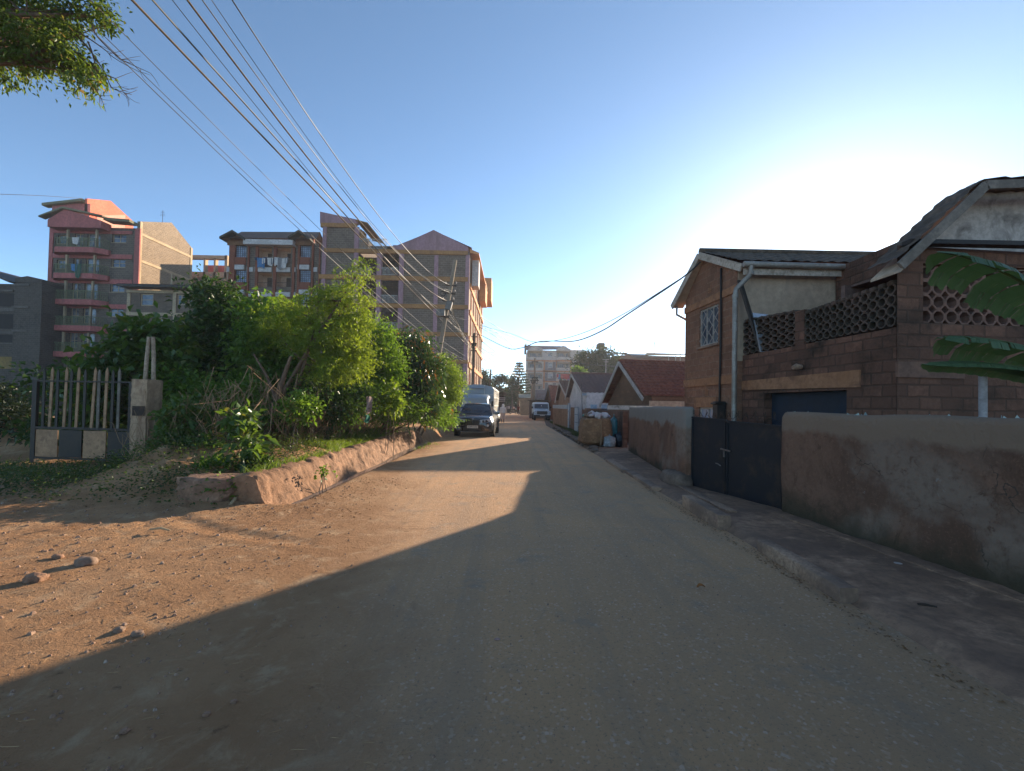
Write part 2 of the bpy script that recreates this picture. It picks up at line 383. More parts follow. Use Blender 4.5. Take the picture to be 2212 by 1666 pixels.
# ================================================================ SETTING
def ground_mat(name, road):
    m, nt, b, tc = base(name); v = tc.outputs['Object']
    sep = node(nt, 'ShaderNodeSeparateXYZ'); nt.links.new(v, sep.inputs[0])
    dirt = mixc(nt, ramp(nt, noi(nt, v, .55, 6, .6, .4), .35, .65), (.54, .30, .15), (.42, .215, .10))
    dirt = mixc(nt, ramp(nt, noi(nt, v, 3.2, 7, .7, .6), .5, .7), dirt, (.62, .40, .23))
    dirt = mixc(nt, ramp(nt, noi(nt, v, 9, 7, .75), .56, .74), dirt, (.2, .105, .055))
    dirt = mixc(nt, ramp(nt, noi(nt, v, 55, 4, .8), .6, .8), dirt, (.66, .47, .31))
    asp = mixc(nt, ramp(nt, noi(nt, v, .45, 6, .6, .5), .35, .68), (.63, .37, .205), (.74, .42, .215))
    asp = mixc(nt, ramp(nt, noi(nt, v, 1.7, 6, .7, .3), .52, .75), asp, (.44, .32, .225))
    vo = node(nt, 'ShaderNodeTexVoronoi'); vo.inputs['Scale'].default_value = 58; nt.links.new(v, vo.inputs['Vector'])
    asp = mixc(nt, ramp(nt, vo.outputs['Color'], .7, 1.05), asp, (.85, .62, .44))
    asp = mixc(nt, ramp(nt, noi(nt, v, 42, 5, .85), .54, .68), asp, (.24, .165, .11))
    asp = mixc(nt, ramp(nt, noi(nt, v, .9, 7, .75, 1.2), .66, .74), asp, (.48, .25, .13))
    wv = node(nt, 'ShaderNodeMapping'); wv.inputs['Scale'].default_value = (1.6, .07, 1); nt.links.new(v, wv.inputs[0])
    asp = mixc(nt, ramp(nt, noi(nt, wv.outputs[0], 1.6, 5, .6, .3), .4, .95), asp, (.42, .295, .20))
    pt = node(nt, 'ShaderNodeTexVoronoi'); pt.feature = 'DISTANCE_TO_EDGE'; pt.inputs['Scale'].default_value = .55; nz = node(nt, 'ShaderNodeVectorMath', operation='MULTIPLY_ADD'); nn = node(nt, 'ShaderNodeTexNoise'); nn.inputs['Scale'].default_value = 1.7; nn.inputs['Detail'].default_value = 8; nt.links.new(v, nn.inputs['Vector']); nz.inputs[1].default_value = (1.1, 1.1, 0); nt.links.new(nn.outputs['Color'], nz.inputs[0]); nt.links.new(v, nz.inputs[2]); nt.links.new(nz.outputs[0], pt.inputs['Vector'])
    ck = node(nt, 'ShaderNodeMath', operation='MULTIPLY'); nt.links.new(ramp(nt, pt.outputs['Distance'], .012, .0), ck.inputs[0]); nt.links.new(ramp(nt, noi(nt, v, .35, 3), .6, .66), ck.inputs[1])
    asp = mixc(nt, ck.outputs[0], asp, (.33, .23, .155))
    # edge of the tarmac: x > -0.55 - 0.2 y, held at -2.6, eaten by dust
    e = node(nt, 'ShaderNodeMath', operation='MULTIPLY_ADD'); e.inputs[1].default_value = -.2; e.inputs[2].default_value = -.45
    nt.links.new(sep.outputs[1], e.inputs[0])
    e2 = node(nt, 'ShaderNodeMath', operation='MAXIMUM'); e2.inputs[1].default_value = -2.7; nt.links.new(e.outputs[0], e2.inputs[0])
    d = node(nt, 'ShaderNodeMath', operation='SUBTRACT'); nt.links.new(sep.outputs[0], d.inputs[0]); nt.links.new(e2.outputs[0], d.inputs[1])
    n = node(nt, 'ShaderNodeMath', operation='MULTIPLY_ADD'); n.inputs[1].default_value = 2.2; n.inputs[2].default_value = -1.1
    nt.links.new(noi(nt, v, .8, 7, .65, .5), n.inputs[0])
    s = node(nt, 'ShaderNodeMath', operation='ADD'); nt.links.new(d.outputs[0], s.inputs[0]); nt.links.new(n.outputs[0], s.inputs[1])
    mk = ramp(nt, s.outputs[0], -.55, .75)
    nt.links.new(mixc(nt, mk, dirt, asp), b.inputs['Base Color'])
    b.inputs['Roughness'].default_value = .92; b.inputs['Specular IOR Level'].default_value = .18
    h1 = noi(nt, v, 42, 6, .8); h2 = noi(nt, v, 7, 6, .75)
    h = node(nt, 'ShaderNodeMath', operation='MULTIPLY_ADD'); h.inputs[1].default_value = .9; nt.links.new(h1, h.inputs[0])
    k = node(nt, 'ShaderNodeMath', operation='MULTIPLY_ADD'); k.inputs[1].default_value = -1.6; k.inputs[2].default_value = 1.8; nt.links.new(mk, k.inputs[0])
    k2 = node(nt, 'ShaderNodeMath', operation='MULTIPLY'); nt.links.new(k.outputs[0], k2.inputs[0]); nt.links.new(h2, k2.inputs[1])
    nt.links.new(k2.outputs[0], h.inputs[2])
    bump(nt, b, h.outputs[0], 1.0, .05)
    return m
GM = ground_mat('dusty_ground', True)
FIELD = mat('field', (.25, .16, .07), (.12, .12, .035), (.3, .2, .1), .5, 9, bm=.6, bsc=12)
def sm(a, b, x):
    t = min(1, max(0, (x - a) / (b - a))); return t * t * (3 - 2 * t)
def hL(x, y):
    """terrain left of the road: beaten yard in front, drain channel, planted bank behind"""
    z = 0.0
    n1 = noise.fractal(V(x * .9, y * .9, 3), 1, 2.1, 5); n2 = noise.fractal(V(x * 4, y * 4, 9), .8, 2.2, 4)
    edge = sm(-1.2, -3.2, x); yard = 1 - sm(7.4, 8.6, y)
    rough = edge * (sm(-2.0, -4.5, x) * .6 + .4)
    z += rough * (n1 * .012 + n2 * .008 + noise.fractal(V(x * 11, y * 11, 5), .9, 2.2, 3) * .0075 * (1 + 1.6 * sm(4.2, 5.4, y) * sm(-3.2, -4.5, x)) + abs(noise.noise(V(x * 3.3, y * 3.3, 1))) * -.03 * sm(4.5, 6, y) * sm(-3.5, -5, x)) * (1 if y < 14 else .5)
    # tyre ruts pressed by turning vehicles
    if y < 7:
        for k, (cx, cy, rr) in enumerate(((-1.2, 9.6, 5.1),)):
            d = math.hypot(x - cx, (y - cy) * 1.1) - rr
            if abs(d) < .3: z -= edge * (.016 * math.exp(-(d / .12) ** 2) - .009 * math.exp(-((abs(d) - .2) / .05) ** 2) + .006 * math.sin(math.atan2(y - cy, x - cx) * rr * 45) * math.exp(-(d / .1) ** 2))
    # bank behind the drain
    b = sm(-4.05, -4.6, x) * sm(6.5, 9.0, y) * (1 - sm(-6.6, -8.2, x) * (1 - sm(11, 14, y)) )
    hb = .40 + .25 * sm(-4.5, -6.5, x) + n1 * .14 + n2 * .05
    z = z * (1 - b) + hb * b
    c = sm(-3.3, -3.5, x) * (1 - sm(-3.95, -4.25, x)) * sm(6.9, 7.3, y) * (1 - sm(60, 62, y))
    z = z * (1 - c) + (-.34) * c
    return z
def span(*segs):
    out = []
    for a, b, s in segs: out += list(np.arange(a, b - 1e-6, s))
    return out + [segs[-1][1]]
def terrain(name, xs, ys, fn, m):
    xs = np.array(xs); ys = np.array(ys); nx, ny = len(xs), len(ys)
    co = np.array([(x, y, fn(float(x), float(y))) for x in xs for y in ys])
    i = np.arange(nx - 1)[:, None] * ny + np.arange(ny - 1)[None]; i = i.reshape(-1, 1)
    fa = i + np.array([[0, ny, ny + 1, 1]])
    o = raw(name, co, fa, m); o.data.polygons.foreach_set('use_smooth', [True] * len(o.data.polygons)); return tag(o, kind='structure')
terrain('dirt_yard', span((-26, -14, .6), (-14, -7.5, .09), (-7.5, -2.2, .055)), span((-6, 1.2, .5), (1.2, 9, .055), (9, 16, .16), (16, 62, .8)), hL, GM)
g = MB(); g.poly([(-2.2, -6, 0), (2.86, -6, 0), (2.86, 37, 0), (-2.2, 37, 0)]); g.poly([(-2.2, 37, 0), (2.86, 37, 0), (4.4, 62, 0), (-2.2, 62, 0)])
g.poly([(-3.5, 62, 0), (4.4, 62, 0), (4.4, 110, 0), (-3.5, 110, 0)])
tag(g.build('road', GM, fixn=False), kind='structure')
g = MB(); g.poly([(-1500, -1500, -.4), (1500, -1500, -.4), (1500, 2000, -.4), (-1500, 2000, -.4)])
tag(g.build('ground', mat('far_earth', (.2, .13, .07), (.1, .1, .04), None, .02, 1, bm=0), fixn=False), kind='structure')
g = MB(); g.poly([(-160, -20, -.1), (-25.9, -20, -.1), (-25.9, 61.9, -.1), (-160, 61.9, -.1)]); g.poly([(-160, 61.9, -.1), (-3.5, 61.9, -.1), (-3.5, 300, -.1), (-160, 300, -.1)])
tag(g.build('field', FIELD, fixn=False), kind='structure')
g = MB(); g.poly([(2.86, -20, -.02), (200, -20, -.02), (200, 300, -.02), (4.4, 300, -.02), (4.4, 62, -.02), (2.86, 37, -.02)])
tag(g.build('dirt_ground', mat('side_dirt', (.17, .115, .08), (.11, .08, .055), (.08, .075, .04), .8, 9, bm=.6), fixn=False), kind='structure')
# pavement: cracked cement slabs, level with the road, broken strip along its edge
PAVE = mat('old_cement', (.29, .185, .12), (.17, .112, .078), (.4, .265, .175), .9, 8, bm=.5, bsc=25, dist=.03)
def pave(u, v):
    y = -5 + 24.5 * u
    xl = 2.84 + noise.noise(V(y * 1.3, 1, 5)) * .10 + noise.noise(V(y * 6, 2, 5)) * .03
    xr = 3.2 + (4.75 - 3.2) * 1.0 if y < 8 else 4.75
    x = xl + (xr - xl) * v
    z = .05 + .03 * v + noise.fractal(V(x * 1.2, y * 1.2, 8), 1, 2, 4) * .018
    if v == 0: z = -.02
    return (x, y, z)
g = MB(); g.grid(pave, 330, 16)
tag(g.build('pavement', PAVE, smooth=60, fixn=False), kind='structure')
def rough_block(p0, p1, wd, h, z0=-.02, amp=.012, seed=0, seg=10, taper=0):
    """weathered concrete kerb block with chipped edges"""
    p0 = Vector(p0); p1 = Vector(p1); d = (p1 - p0); n = V(-d.y, d.x, 0).normalized(); mb = MB(); rings = []
    prof = [(0, 0), (0, .5), (0, .95), (.05, 1), (.5, 1), (.95, 1), (1, .95), (1, .5), (1, 0)]
    for i in range(seg + 1):
        c = p0 + d * i / seg; r = []
        for a, b in prof:
            q = c + n * (a - .5) * wd + V(0, 0, z0 + b * (h - z0))
            k = noise.noise_vector(q * 6 + V(seed, 0, 0)) * amp + noise.noise_vector(q * 26 + V(seed, 0, 0)) * amp * .25
            r.append(q + k)
        rings.append(r)
    mb.loft(rings); return mb
KERB = mat('kerb_concrete', (.38, .265, .18), (.17, .12, .09), (.34, .25, .18), 1.2, 24, bm=.4, bsc=30, dist=.006)
RUBBLE = mat('broken_concrete', (.2, .15, .115), (.12, .09, .07), None, 3, 20, bm=.6)
a = gnd(1490, 1100); b = gnd(1552, 1150)
tag(rough_block((2.90, 7.3, 0), (2.86, 5.95, 0), .17, .19, seed=3, amp=.005, seg=24).build('kerb_stone', KERB, smooth=50),
    'pale square-edged loose concrete kerb block beside the black gate', 'kerb stone', 'kerb stones along the right road edge')
tag(rough_block((2.90, 5.1, 0), (2.85, 3.75, 0), .15, .13, seed=9, amp=.008, seg=24).build('kerb_stone', KERB, smooth=50),
    'worn dark kerb stone nearest the camera, chipped along its top', 'kerb stone', 'kerb stones along the right road edge')
for i, (y0, y1, sd_) in enumerate(((13.2, 10.9, 1), (10.86, 8.6, 2))):
    tag(rough_block((2.90, y0, 0), (2.84, y1, 0), .2, .07, seed=sd_, amp=.01).build('kerb_stone', KERB, smooth=50),
        ['pale flat kerb slab flush with the road near the big rubbish sack', 'pale flat kerb slab between the rubbish sack and the loose kerb block'][i], 'kerb stone', 'kerb stones along the right road edge')
random.seed(4)
kn = 'first second third fourth fifth sixth seventh eighth ninth tenth eleventh twelfth thirteenth fourteenth fifteenth sixteenth'.split()
for i in range(16):
    y = 15.8 + i * 1.1 + random.uniform(-.2, .2); mb = MB(); s = random.uniform(.12, .24); rings = []
    for k in range(6):
        t = math.pi * k / 5; rings.append([(math.cos(q) * s * max(.05, math.sin(t)) * (1 + .4 * noise.noise(V(q, k, i))), math.sin(q) * s * 1.2 * max(.05, math.sin(t)), .05 - math.cos(t) * s * .6) for q in [j * math.pi / 4 for j in range(8)]])
    mb.loft(rings); o = mb.build('kerb_lump', RUBBLE, smooth=30); o.location = (2.95 + random.uniform(-.12, .15) + (y - 15) * .012, y, .02); o.rotation_euler = (0, 0, random.random() * 6)
    tag(o, 'broken kerb lump by the road edge, %s one beyond the big rubbish sack' % kn[i], 'rubble', 'broken kerb lumps beyond the rubbish sack')
# ---------------- drain with sloped masonry side, left of the road
DR = mat('drain_masonry', (.31, .19, .115), (.2, .118, .068), (.09, .055, .035), 2.6, 9, bm=.9, bsc=9, dist=.05)
def dr(u, v):
    y = 6.98 + (20.5 - 6.98) * u
    pr = [(-3.46, -.3), (-3.62, -.3), (-3.7, -.28), (-3.88, .08), (-4.0, .36), (-4.2, .43), (-4.75, .2)]
    k = v * (len(pr) - 1); i = min(int(k), len(pr) - 2); f = k - i
    x = pr[i][0] + (pr[i + 1][0] - pr[i][0]) * f; z = pr[i][1] + (pr[i + 1][1] - pr[i][1]) * f
    q = V(x, y, z); nn = noise.fractal(q * 2.2, 1, 2, 4) * .03 * (v > .2) + (abs(noise.noise(V(0, q.y * 3.1, q.z * 2.5))) - .2) * .05 * (v > .25) + noise.noise(q * 9) * .03 * (v > .2) + noise.noise(V(q.x * 6, round(q.y * 2.4), q.z * 7)) * .02
    if u == 0: z = -.34
    step = .03 * (int(y * 2.1 + noise.noise(V(y, 0, 0))) % 2) * (v > .5)
    wob = .12 * noise.noise(V(y * .35, 7, 0)) - .022 * max(0, y - 9)
    return (x + nn + wob, y, z + nn * .6 + step)
g = MB(); g.grid(dr, 300, 26)
tag(g.build('drain_wall', DR, smooth=50, fixn=False), 'sloping red-brown masonry side of the roadside drain below the hedge', 'drain wall')
g = MB(); g.grid(lambda u, v: (-3.42 - .26 * v + .12 * noise.noise(V((6.9 + 13.5 * u) * .35, 7, 0)) - .022 * max(0, 6.9 + 13.5 * u - 9), 6.9 + 13.5 * u, -.13 + .002 * v), 60, 1)
wm = glass('dirty_water', (.09, .10, .11), .12)
tag(g.build('water', wm, fixn=False), kind='structure')
# lumps of old masonry beside the gate pier
def boulder(c, s, seed, m, name='stone_block', amp=.18, cube=.7, n=14, rz=0):
    mb = MB(); rings = []
    for k in range(n + 1):
        t = math.pi * k / n; r = []
        for j in range(20):
            q = 2 * math.pi * j / 20; d = V(math.cos(q) * math.sin(t), math.sin(q) * math.sin(t), -math.cos(t))
            mx = max(abs(d.x), abs(d.y), abs(d.z)) or 1; d = d * (1 - cube) + d / mx * cube
            d += noise.noise_vector(d * 1.6 + V(seed, 0, 0)) * amp + noise.noise_vector(d * 6 + V(seed, 5, 0)) * amp * .25
            r.append((d.x * s[0], d.y * s[1], d.z * s[2]))
        rings.append(r)
    mb.loft(rings); o = mb.build(name, m, local=True, smooth=60); o.location = c; o.rotation_euler = (0, 0, rz); return o
OLDM = mat('old_masonry', (.33, .21, .14), (.2, .125, .085), (.12, .08, .055), 2.5, 16, bm=.8, bsc=14, dist=.04)
p = gnd(415, 1085)
tag(boulder((p.x + .12, p.y + .25, .17), (.46, .32, .22), 1, OLDM, rz=-.1), 'large squared lump of broken masonry at the end of the drain', 'masonry block')
p = gnd(345, 1050)
tag(boulder((p.x - .1, p.y + .9, .2), (.4, .3, .22), 5, OLDM, rz=.2), 'rounded masonry lump at the foot of the concrete gate pier', 'masonry block')
# ================================================================ GATE ON THE LEFT
PIER = mat('pier_concrete', (.44, .34, .235), (.32, .225, .15), (.22, .14, .095), 2, 14, bm=.6, bsc=18, streak=True)
t = thing('gate_pier', 'square pale concrete gate pier with two wooden poles rising behind its top', 'pier', (-8.5, 10.35, 0))
mb = MB(); M0 = Matrix.Translation((-8.5, 10.35, 0)) @ Matrix.Rotation(R(4), 4, 'Z')
def pf(u, v):
    a = u * 4; i = int(a) % 4; f = a - int(a); c = [(-.17, -.25), (.17, -.25), (.17, .25), (-.17, .25)]; s = c[i]; e = c[(i + 1) % 4]
    x = s[0] + (e[0] - s[0]) * f; y = s[1] + (e[1] - s[1]) * f; q = M0 @ V(x, y, v * 2.03)
    return q + noise.noise_vector(q * 5) * .012 + noise.noise_vector(q * 16) * .008
mb.grid(pf, 60, 60); mb.grid(lambda u, v: M0 @ V(-.17 + .34 * u, -.25 + .5 * v, 2.03 + .02 * noise.noise(V(u * 6, v * 6, 0))), 8, 8)
mb.build('pier_body', PIER, t, smooth=40, fixn=True)
bk = mat('flaking_black', (.022, .02, .018), (.05, .035, .025), (.09, .05, .03), 3, 20, bm=.4, rough=.7)
mb = MB()
for zz, hh in ((1.22, .2), (.05, .55)):
    for c0, c1 in (((-.262, -.262), (.06 if zz > 1 else .262, -.262)), ((-.262, -.262), (-.262, .262))):
        mb.poly([M0 @ V(c0[0], c0[1], zz), M0 @ V(c1[0], c1[1], zz), M0 @ V(c1[0], c1[1], zz + hh), M0 @ V(c0[0], c0[1], zz + hh)])
mb = MB(); mb.grid(lambda u, v: M0 @ V(-.12 + .27 * u, -.274, 1.2 + .22 * v), 3, 3); mb.build('painted_band', bk, t, fixn=False)
for i, (px, tx) in enumerate(((312, 322), (333, 331))):
    a = at(px, 824, 10.5); b = at(tx, 728, 10.5); mb = MB(); mb.tube([a - V(0, 0, .5), a.lerp(b, .5), b], [.045, .042, .038], 8)
    tag(mb.build('wooden_pole', [mat('pole_pale', (.42, .36, .29), (.25, .2, .15), None, 3, 20, bm=.3)], smooth=60),
        ['left of the two pale poles rising behind the gate pier', 'right of the two pale poles rising behind the gate pier'][i], 'pole', 'poles behind the gate pier')
# gate leaf: pickets black and cream, solid panels below
CRM = mat('gate_cream', (.36, .23, .13), (.28, .17, .095), (.16, .095, .055), 3, 14, bm=.25, rough=.6)
BLK = mat('gate_black', (.018, .016, .014), (.035, .025, .018), None, 3, 14, bm=.25, rough=.55)
t = thing('metal_gate', 'wide steel gate painted in black and cream pickets and panels, by the concrete pier', 'gate', (-10, 10.6, 0))
G0 = at(66, 1005, 10.6); G1 = at(283, 1012, 10.35); GU = (G1 - G0); GL = V(GU.x, GU.y, 0).length; GU = V(GU.x, GU.y, 0).normalized(); GN = V(-GU.y, GU.x, 0)
GP = lambda u, z, d=0: V(G0.x, G0.y, 0) + GU * u + GN * d + V(0, 0, z)
ztop, zmid, zb = 1.98, .83, .16
mb = MB()
def gb(mb, u0, z0, u1, z1, d0, d1, mi=0): mb.prism([GP(u0, z0, d0), GP(u1, z0, d0), GP(u1, z1, d0), GP(u0, z1, d0)], GN * (d1 - d0), mi)
gb(mb, 0, ztop - .035, GL, ztop, -.025, .025); gb(mb, 0, zmid, GL, zmid + .05, -.03, .03); gb(mb, 0, zb - .04, GL, zb, -.03, .03)
gb(mb, 0, 0.02, .12, ztop, -.032, .033); gb(mb, GL - .1, .02, GL, ztop, -.032, .033)
mb.build('gate_frame', BLK, t)
W4 = (GL - .1) / 4
for i in range(4):
    mb = MB(); gb(mb, .1 + W4 * i + .02, zb + .01, .1 + W4 * (i + 1) - .03, zmid - .02, -.015, .01)
    o = mb.build('panel', CRM if i in (0, 2) else BLK, t)
    o['label'] = 'cream panel' if i in (0, 2) else 'black panel'
pk = [(.28, 0, 0), (.46, 1, .03), (.64, 0, 0), (.84, 1, .03), (1.0, 0, .0), (1.16, 1, .03), (1.36, 0, 0), (1.56, 1, .06), (1.72, 2, 0), (1.9, 1, .02), (2.08, 0, 0), (2.24, 2, 0)]
for k, (u, c, tl) in enumerate(pk):
    if u > GL - .15: break
    mb = MB(); w2 = .034; ex = .22 if k % 2 else .18
    a = [GP(u - w2, zmid + .05, -.012), GP(u + w2, zmid + .05, -.012), GP(u + w2 + tl, ztop + ex, -.012), GP(u + tl, ztop + ex + .1, -.012), GP(u - w2 + tl, ztop + ex, -.012)]
    mb.prism(a, GN * .02); mb.build('picket', (CRM if c == 1 else BLK if c == 0 else mat('picket_pale', (.2, .19, .17), (.13, .12, .1), None, 3, 9)), t)
# ================================================================ RIGHT SIDE: WALLS AND GATE
PLAS = mat('stained_render', (.29, .185, .14), (.2, .125, .092), (.27, .225, .195), .75, 7, bm=.7, bsc=16, lo=.4, hi=.6, dist=.03)
def wall_mat(name, body, cap, ztop, caph, moss=.5):
    """render wall: grey cement cap along the top, blotched body, dark algae and splash marks with ragged edges near the foot"""
    m, nt, b, tc = base(name); v = tc.outputs['Object']; sep = node(nt, 'ShaderNodeSeparateXYZ'); nt.links.new(v, sep.inputs[0])
    body = tuple(k * 1.08 for k in warm_tint(body)); cap = warm_tint(cap)
    c = mixc(nt, ramp(nt, noi(nt, v, .8, 6, .62, .8), .42, .58), body, tuple(x * .66 for x in body))
    c = mixc(nt, ramp(nt, noi(nt, v, .62, 5, .55, .6), .5, .62), c, (.24, .165, .12))
    c = mixc(nt, ramp(nt, noi(nt, v, 3.4, 8, .75, 1.0), .56, .68), c, tuple(x * .5 for x in body))
    c = mixc(nt, ramp(nt, noi(nt, v, 26, 5, .8), .5, .75), c, tuple(x * 1.35 for x in body))
    c = mixc(nt, ramp(nt, noi(nt, v, 12, 6, .75), .45, .8), c, tuple(x * .6 for x in body))
    c = mixc(nt, ramp(nt, noi(nt, v, 5, 7, .7, .4), .66, .72), c, (.27, .22, .18))
    def zmask(z0, z1, amp, sc_):
        n = node(nt, 'ShaderNodeMath', operation='MULTIPLY_ADD'); n.inputs[1].default_value = amp; nt.links.new(noi(nt, v, sc_, 6, .65, .3), n.inputs[0]); nt.links.new(sep.outputs[2], n.inputs[2])
        return ramp(nt, n.outputs[0], z0 + amp / 2, z1 + amp / 2)
    cv_ = node(nt, 'ShaderNodeTexVoronoi'); cv_.feature = 'DISTANCE_TO_EDGE'; cv_.inputs['Scale'].default_value = .9; cn = node(nt, 'ShaderNodeTexNoise'); cn.inputs['Scale'].default_value = 2.5; cn.inputs['Detail'].default_value = 8; nt.links.new(v, cn.inputs['Vector']); ca = node(nt, 'ShaderNodeVectorMath', operation='MULTIPLY_ADD'); ca.inputs[1].default_value = (.7, .7, .7); nt.links.new(cn.outputs['Color'], ca.inputs[0]); nt.links.new(v, ca.inputs[2]); nt.links.new(ca.outputs[0], cv_.inputs['Vector'])
    cm = node(nt, 'ShaderNodeMath', operation='MULTIPLY'); nt.links.new(ramp(nt, cv_.outputs['Distance'], .006, .001), cm.inputs[0]); nt.links.new(ramp(nt, noi(nt, v, .8, 3), .5, .56), cm.inputs[1]); c = mixc(nt, cm.outputs[0], c, (.07, .05, .038))
    c = mixc(nt, zmask(ztop - caph - .06, ztop - caph + .06, .5, 2.2), c, cap)
    mo = zmask(.42 * moss / .5, .08, .9, 1.6)
    k = node(nt, 'ShaderNodeMath', operation='MULTIPLY'); k.inputs[1].default_value = .85; nt.links.new(mo, k.inputs[0])
    c = mixc(nt, k.outputs[0], c, (.055, .045, .026))
    nt.links.new(c, b.inputs['Base Color']); b.inputs['Roughness'].default_value = .93; b.inputs['Specular IOR Level'].default_value = .15
    bump(nt, b, noi(nt, v, 9, 9, .72), .8, .05)
    return m
def rwall(name, p0, p1, th, h, m, label, cat='wall', amp=.025, round_=.07, seed=0, glassy=0, z0=-.05):
    """hand-rendered wall with rounded top, uneven faces; optional broken glass set in the top"""
    p0 = V(p0[0], p0[1], 0); p1 = V(p1[0], p1[1], 0); d = p1 - p0; L = d.length; U = d.normalized(); N = V(-U.y, U.x, 0)
    t = thing(name, label, cat, p0)
    prof = [(-.5, z0)] + [(-.5, z0 + (h - round_ - z0) * k / 18) for k in range(1, 19)] + [(-.5 + .5 * (1 - math.cos(a)) * round_ * 2 / th, h - round_ + math.sin(a) * round_) for a in (R(30), R(60), R(88))]
    prof += [(-x, z) for x, z in reversed(prof)]
    n = max(2, int(L / .09)); mb = MB(); rings = []
    for i in range(n + 1):
        r = []
        ins = 0
        e = min(i, n - i) * (L / n)
        if e < .1: ins = .05 * (1 - math.sqrt(max(0, 1 - (1 - e / .1) ** 2)))
        for a, z in prof:
            q = p0 + U * (L * i / n) + N * (a * (th - ins * 2)) + V(0, 0, z)
            q += N * (noise.fractal(q * 1.3 + V(seed, 0, 0), 1, 2, 4) * amp) + V(0, 0, noise.noise(q * 1.7) * amp * 1.0 * max(0, z / h) - (ins * .8 if z > h * .9 else 0))
            r.append(q)
        rings.append(r)
    mb.loft(rings, closed=False); mb.build('wall_body', m, t, smooth=50)
    if glassy:
        g = MB()
        for k in range(glassy):
            u = random.random() * L; c = p0 + U * u + N * random.uniform(-.06, .06) + V(0, 0, h - .02); s = random.uniform(.012, .035); q = U * math.cos(k) + N * math.sin(k); hh = random.uniform(.012, .045)
            g.prism([c - q * s, c + q * s, c + q * s * random.uniform(-.6, .6) + V(0, 0, hh)], N * .004)
        o = g.build('broken_glass', glass('bottle_glass', (.25, .3, .28), .1), t)
    return t
W1 = wall_mat('wall_near', (.155, .094, .066), (.20, .15, .112), 1.57, .28, .6)
W2 = wall_mat('wall_mid', (.17, .10, .068), (.2, .185, .165), 1.66, .42, .3)
a = gnd(1680, 1108, .04); b = gnd(2212, 1294, .04); dd = (b - a); e_ = a + dd * 3.0
rwall('boundary_wall', (a.x + .13, a.y, 0), (e_.x + .13, e_.y, 0), .26, 1.58, W1, 'long low rendered wall with rounded top nearest the camera, right of the black gate', glassy=70, seed=2)
NW0, NW1 = a.copy(), e_.copy()
a2 = gnd(1357, 975, .04); b2 = gnd(1476, 1050, .04)
rwall('boundary_wall', (a2.x + .12, a2.y, 0), (b2.x + .12, b2.y, 0), .24, 1.64, W2, 'stained wall with grey cement cap between the rubbish sack and the black gate', glassy=40, seed=7)
tag(boulder((b2.x - .02, b2.y + .35, .1), (.26, .5, .2), 8, RUBBLE, 'concrete_lump', .15, .5), 'broken concrete lump at the foot of the wall just before the black gate', 'concrete lump')
# cement threshold and strips on the pavement
mb = rough_block((a.x - .05, a.y - .02, 0), (e_.x - .02, e_.y, 0), .32, .085, amp=.02, seg=60, seed=4); tag(mb.build('footing_strip', PAVE, smooth=50), 'rough cement strip along the foot of the near wall', 'footing')
mb = rough_block((b2.x - .1, b2.y - .2, 0), (a.x - .75, a.y - .1, 0), .16, .08, amp=.012, seg=20, seed=5); tag(mb.build('threshold_strip', KERB, smooth=50), 'pale cement edge in front of the black gate', 'threshold')
# gate
NAVY = mat('navy_sheet', (.008, .010, .016), (.013, .013, .015), (.04, .026, .018), 1.2, 9, bm=.15, rough=.55, spec=.4)
t = thing('sheet_gate', 'dark navy two-leaf sheet steel gate between the two rendered walls', 'gate', (b2.x, b2.y, 0))
ga = V(b2.x + .16, b2.y - .02, 0); gb_ = V(a.x + .12, a.y + .06, 0); gu = (gb_ - ga).normalized(); gn = V(-gu.y, gu.x, 0); gl = (gb_ - ga).length
def gp(u, z, d=0): return ga + gu * u + gn * d + V(0, 0, z)
for i, (u0, u1, zt0, zt1) in enumerate(((.0, gl * .44, 1.45, 1.42), (gl * .44 + .012, gl, 1.405, 1.37))):
    mb = MB(); mb.prism([gp(u0, -.04), gp(u1, -.04), gp(u1, zt1), gp(u0, zt0)], gn * .03)
    lf = mb.build('gate_leaf', NAVY, t)
    mb = MB()
    for (p_, q_) in ((gp(u0, zt0 - .02, -.012), gp(u1, zt1 - .02, -.012)), (gp(u0 + .02, .02, -.012), gp(u0 + .02, zt0 - .05, -.012)), (gp(u1 - .02, .02, -.012), gp(u1 - .02, zt1 - .05, -.012)), (gp(u0 + .05, .7, .045), gp(u1 - .05, .7, .045))):
        mb.beam(p_, q_, .022, .035)
    mb.build('stiffener', NAVY, lf)
mb = MB(); mb.beam(gp(gl * .39, .88, -.03), gp(gl * .5, .86, -.03), .02, .025); mb.beam(gp(gl * .43, .88, -.03), gp(gl * .43, .74, -.03), .03, .025)
mb.build('bolt', mat('worn_steel', (.28, .27, .26), (.12, .1, .09), None, 4, 20, rough=.5, metal=.6), t)
mb = MB(); mb.tube([gp(gl * .33, .6, -.03), gp(gl * .37, .6, -.05), gp(gl * .39, .57, -.03)], .01, 6); mb.build('handle', MATS['worn_steel'], t)
# barbed wire tangle on gate
mb = MB()
for k in range(2):
    pts = [gp(gl * (.0 + .95 * i / 60), 1.5 + .06 * math.sin(i * 1.1 + k) + .03 * math.sin(i * 2.3), .03 * math.cos(i * 1.1 + k)) for i in range(61)]; mb.tube(pts, .004, 4)
tag(mb.build('barbed_wire', mat('rusty_wire', (.08, .05, .035), (.04, .03, .02), None, 5, 20)), 'thin loops of rusty barbed wire along the top of the black gate', 'barbed wire')
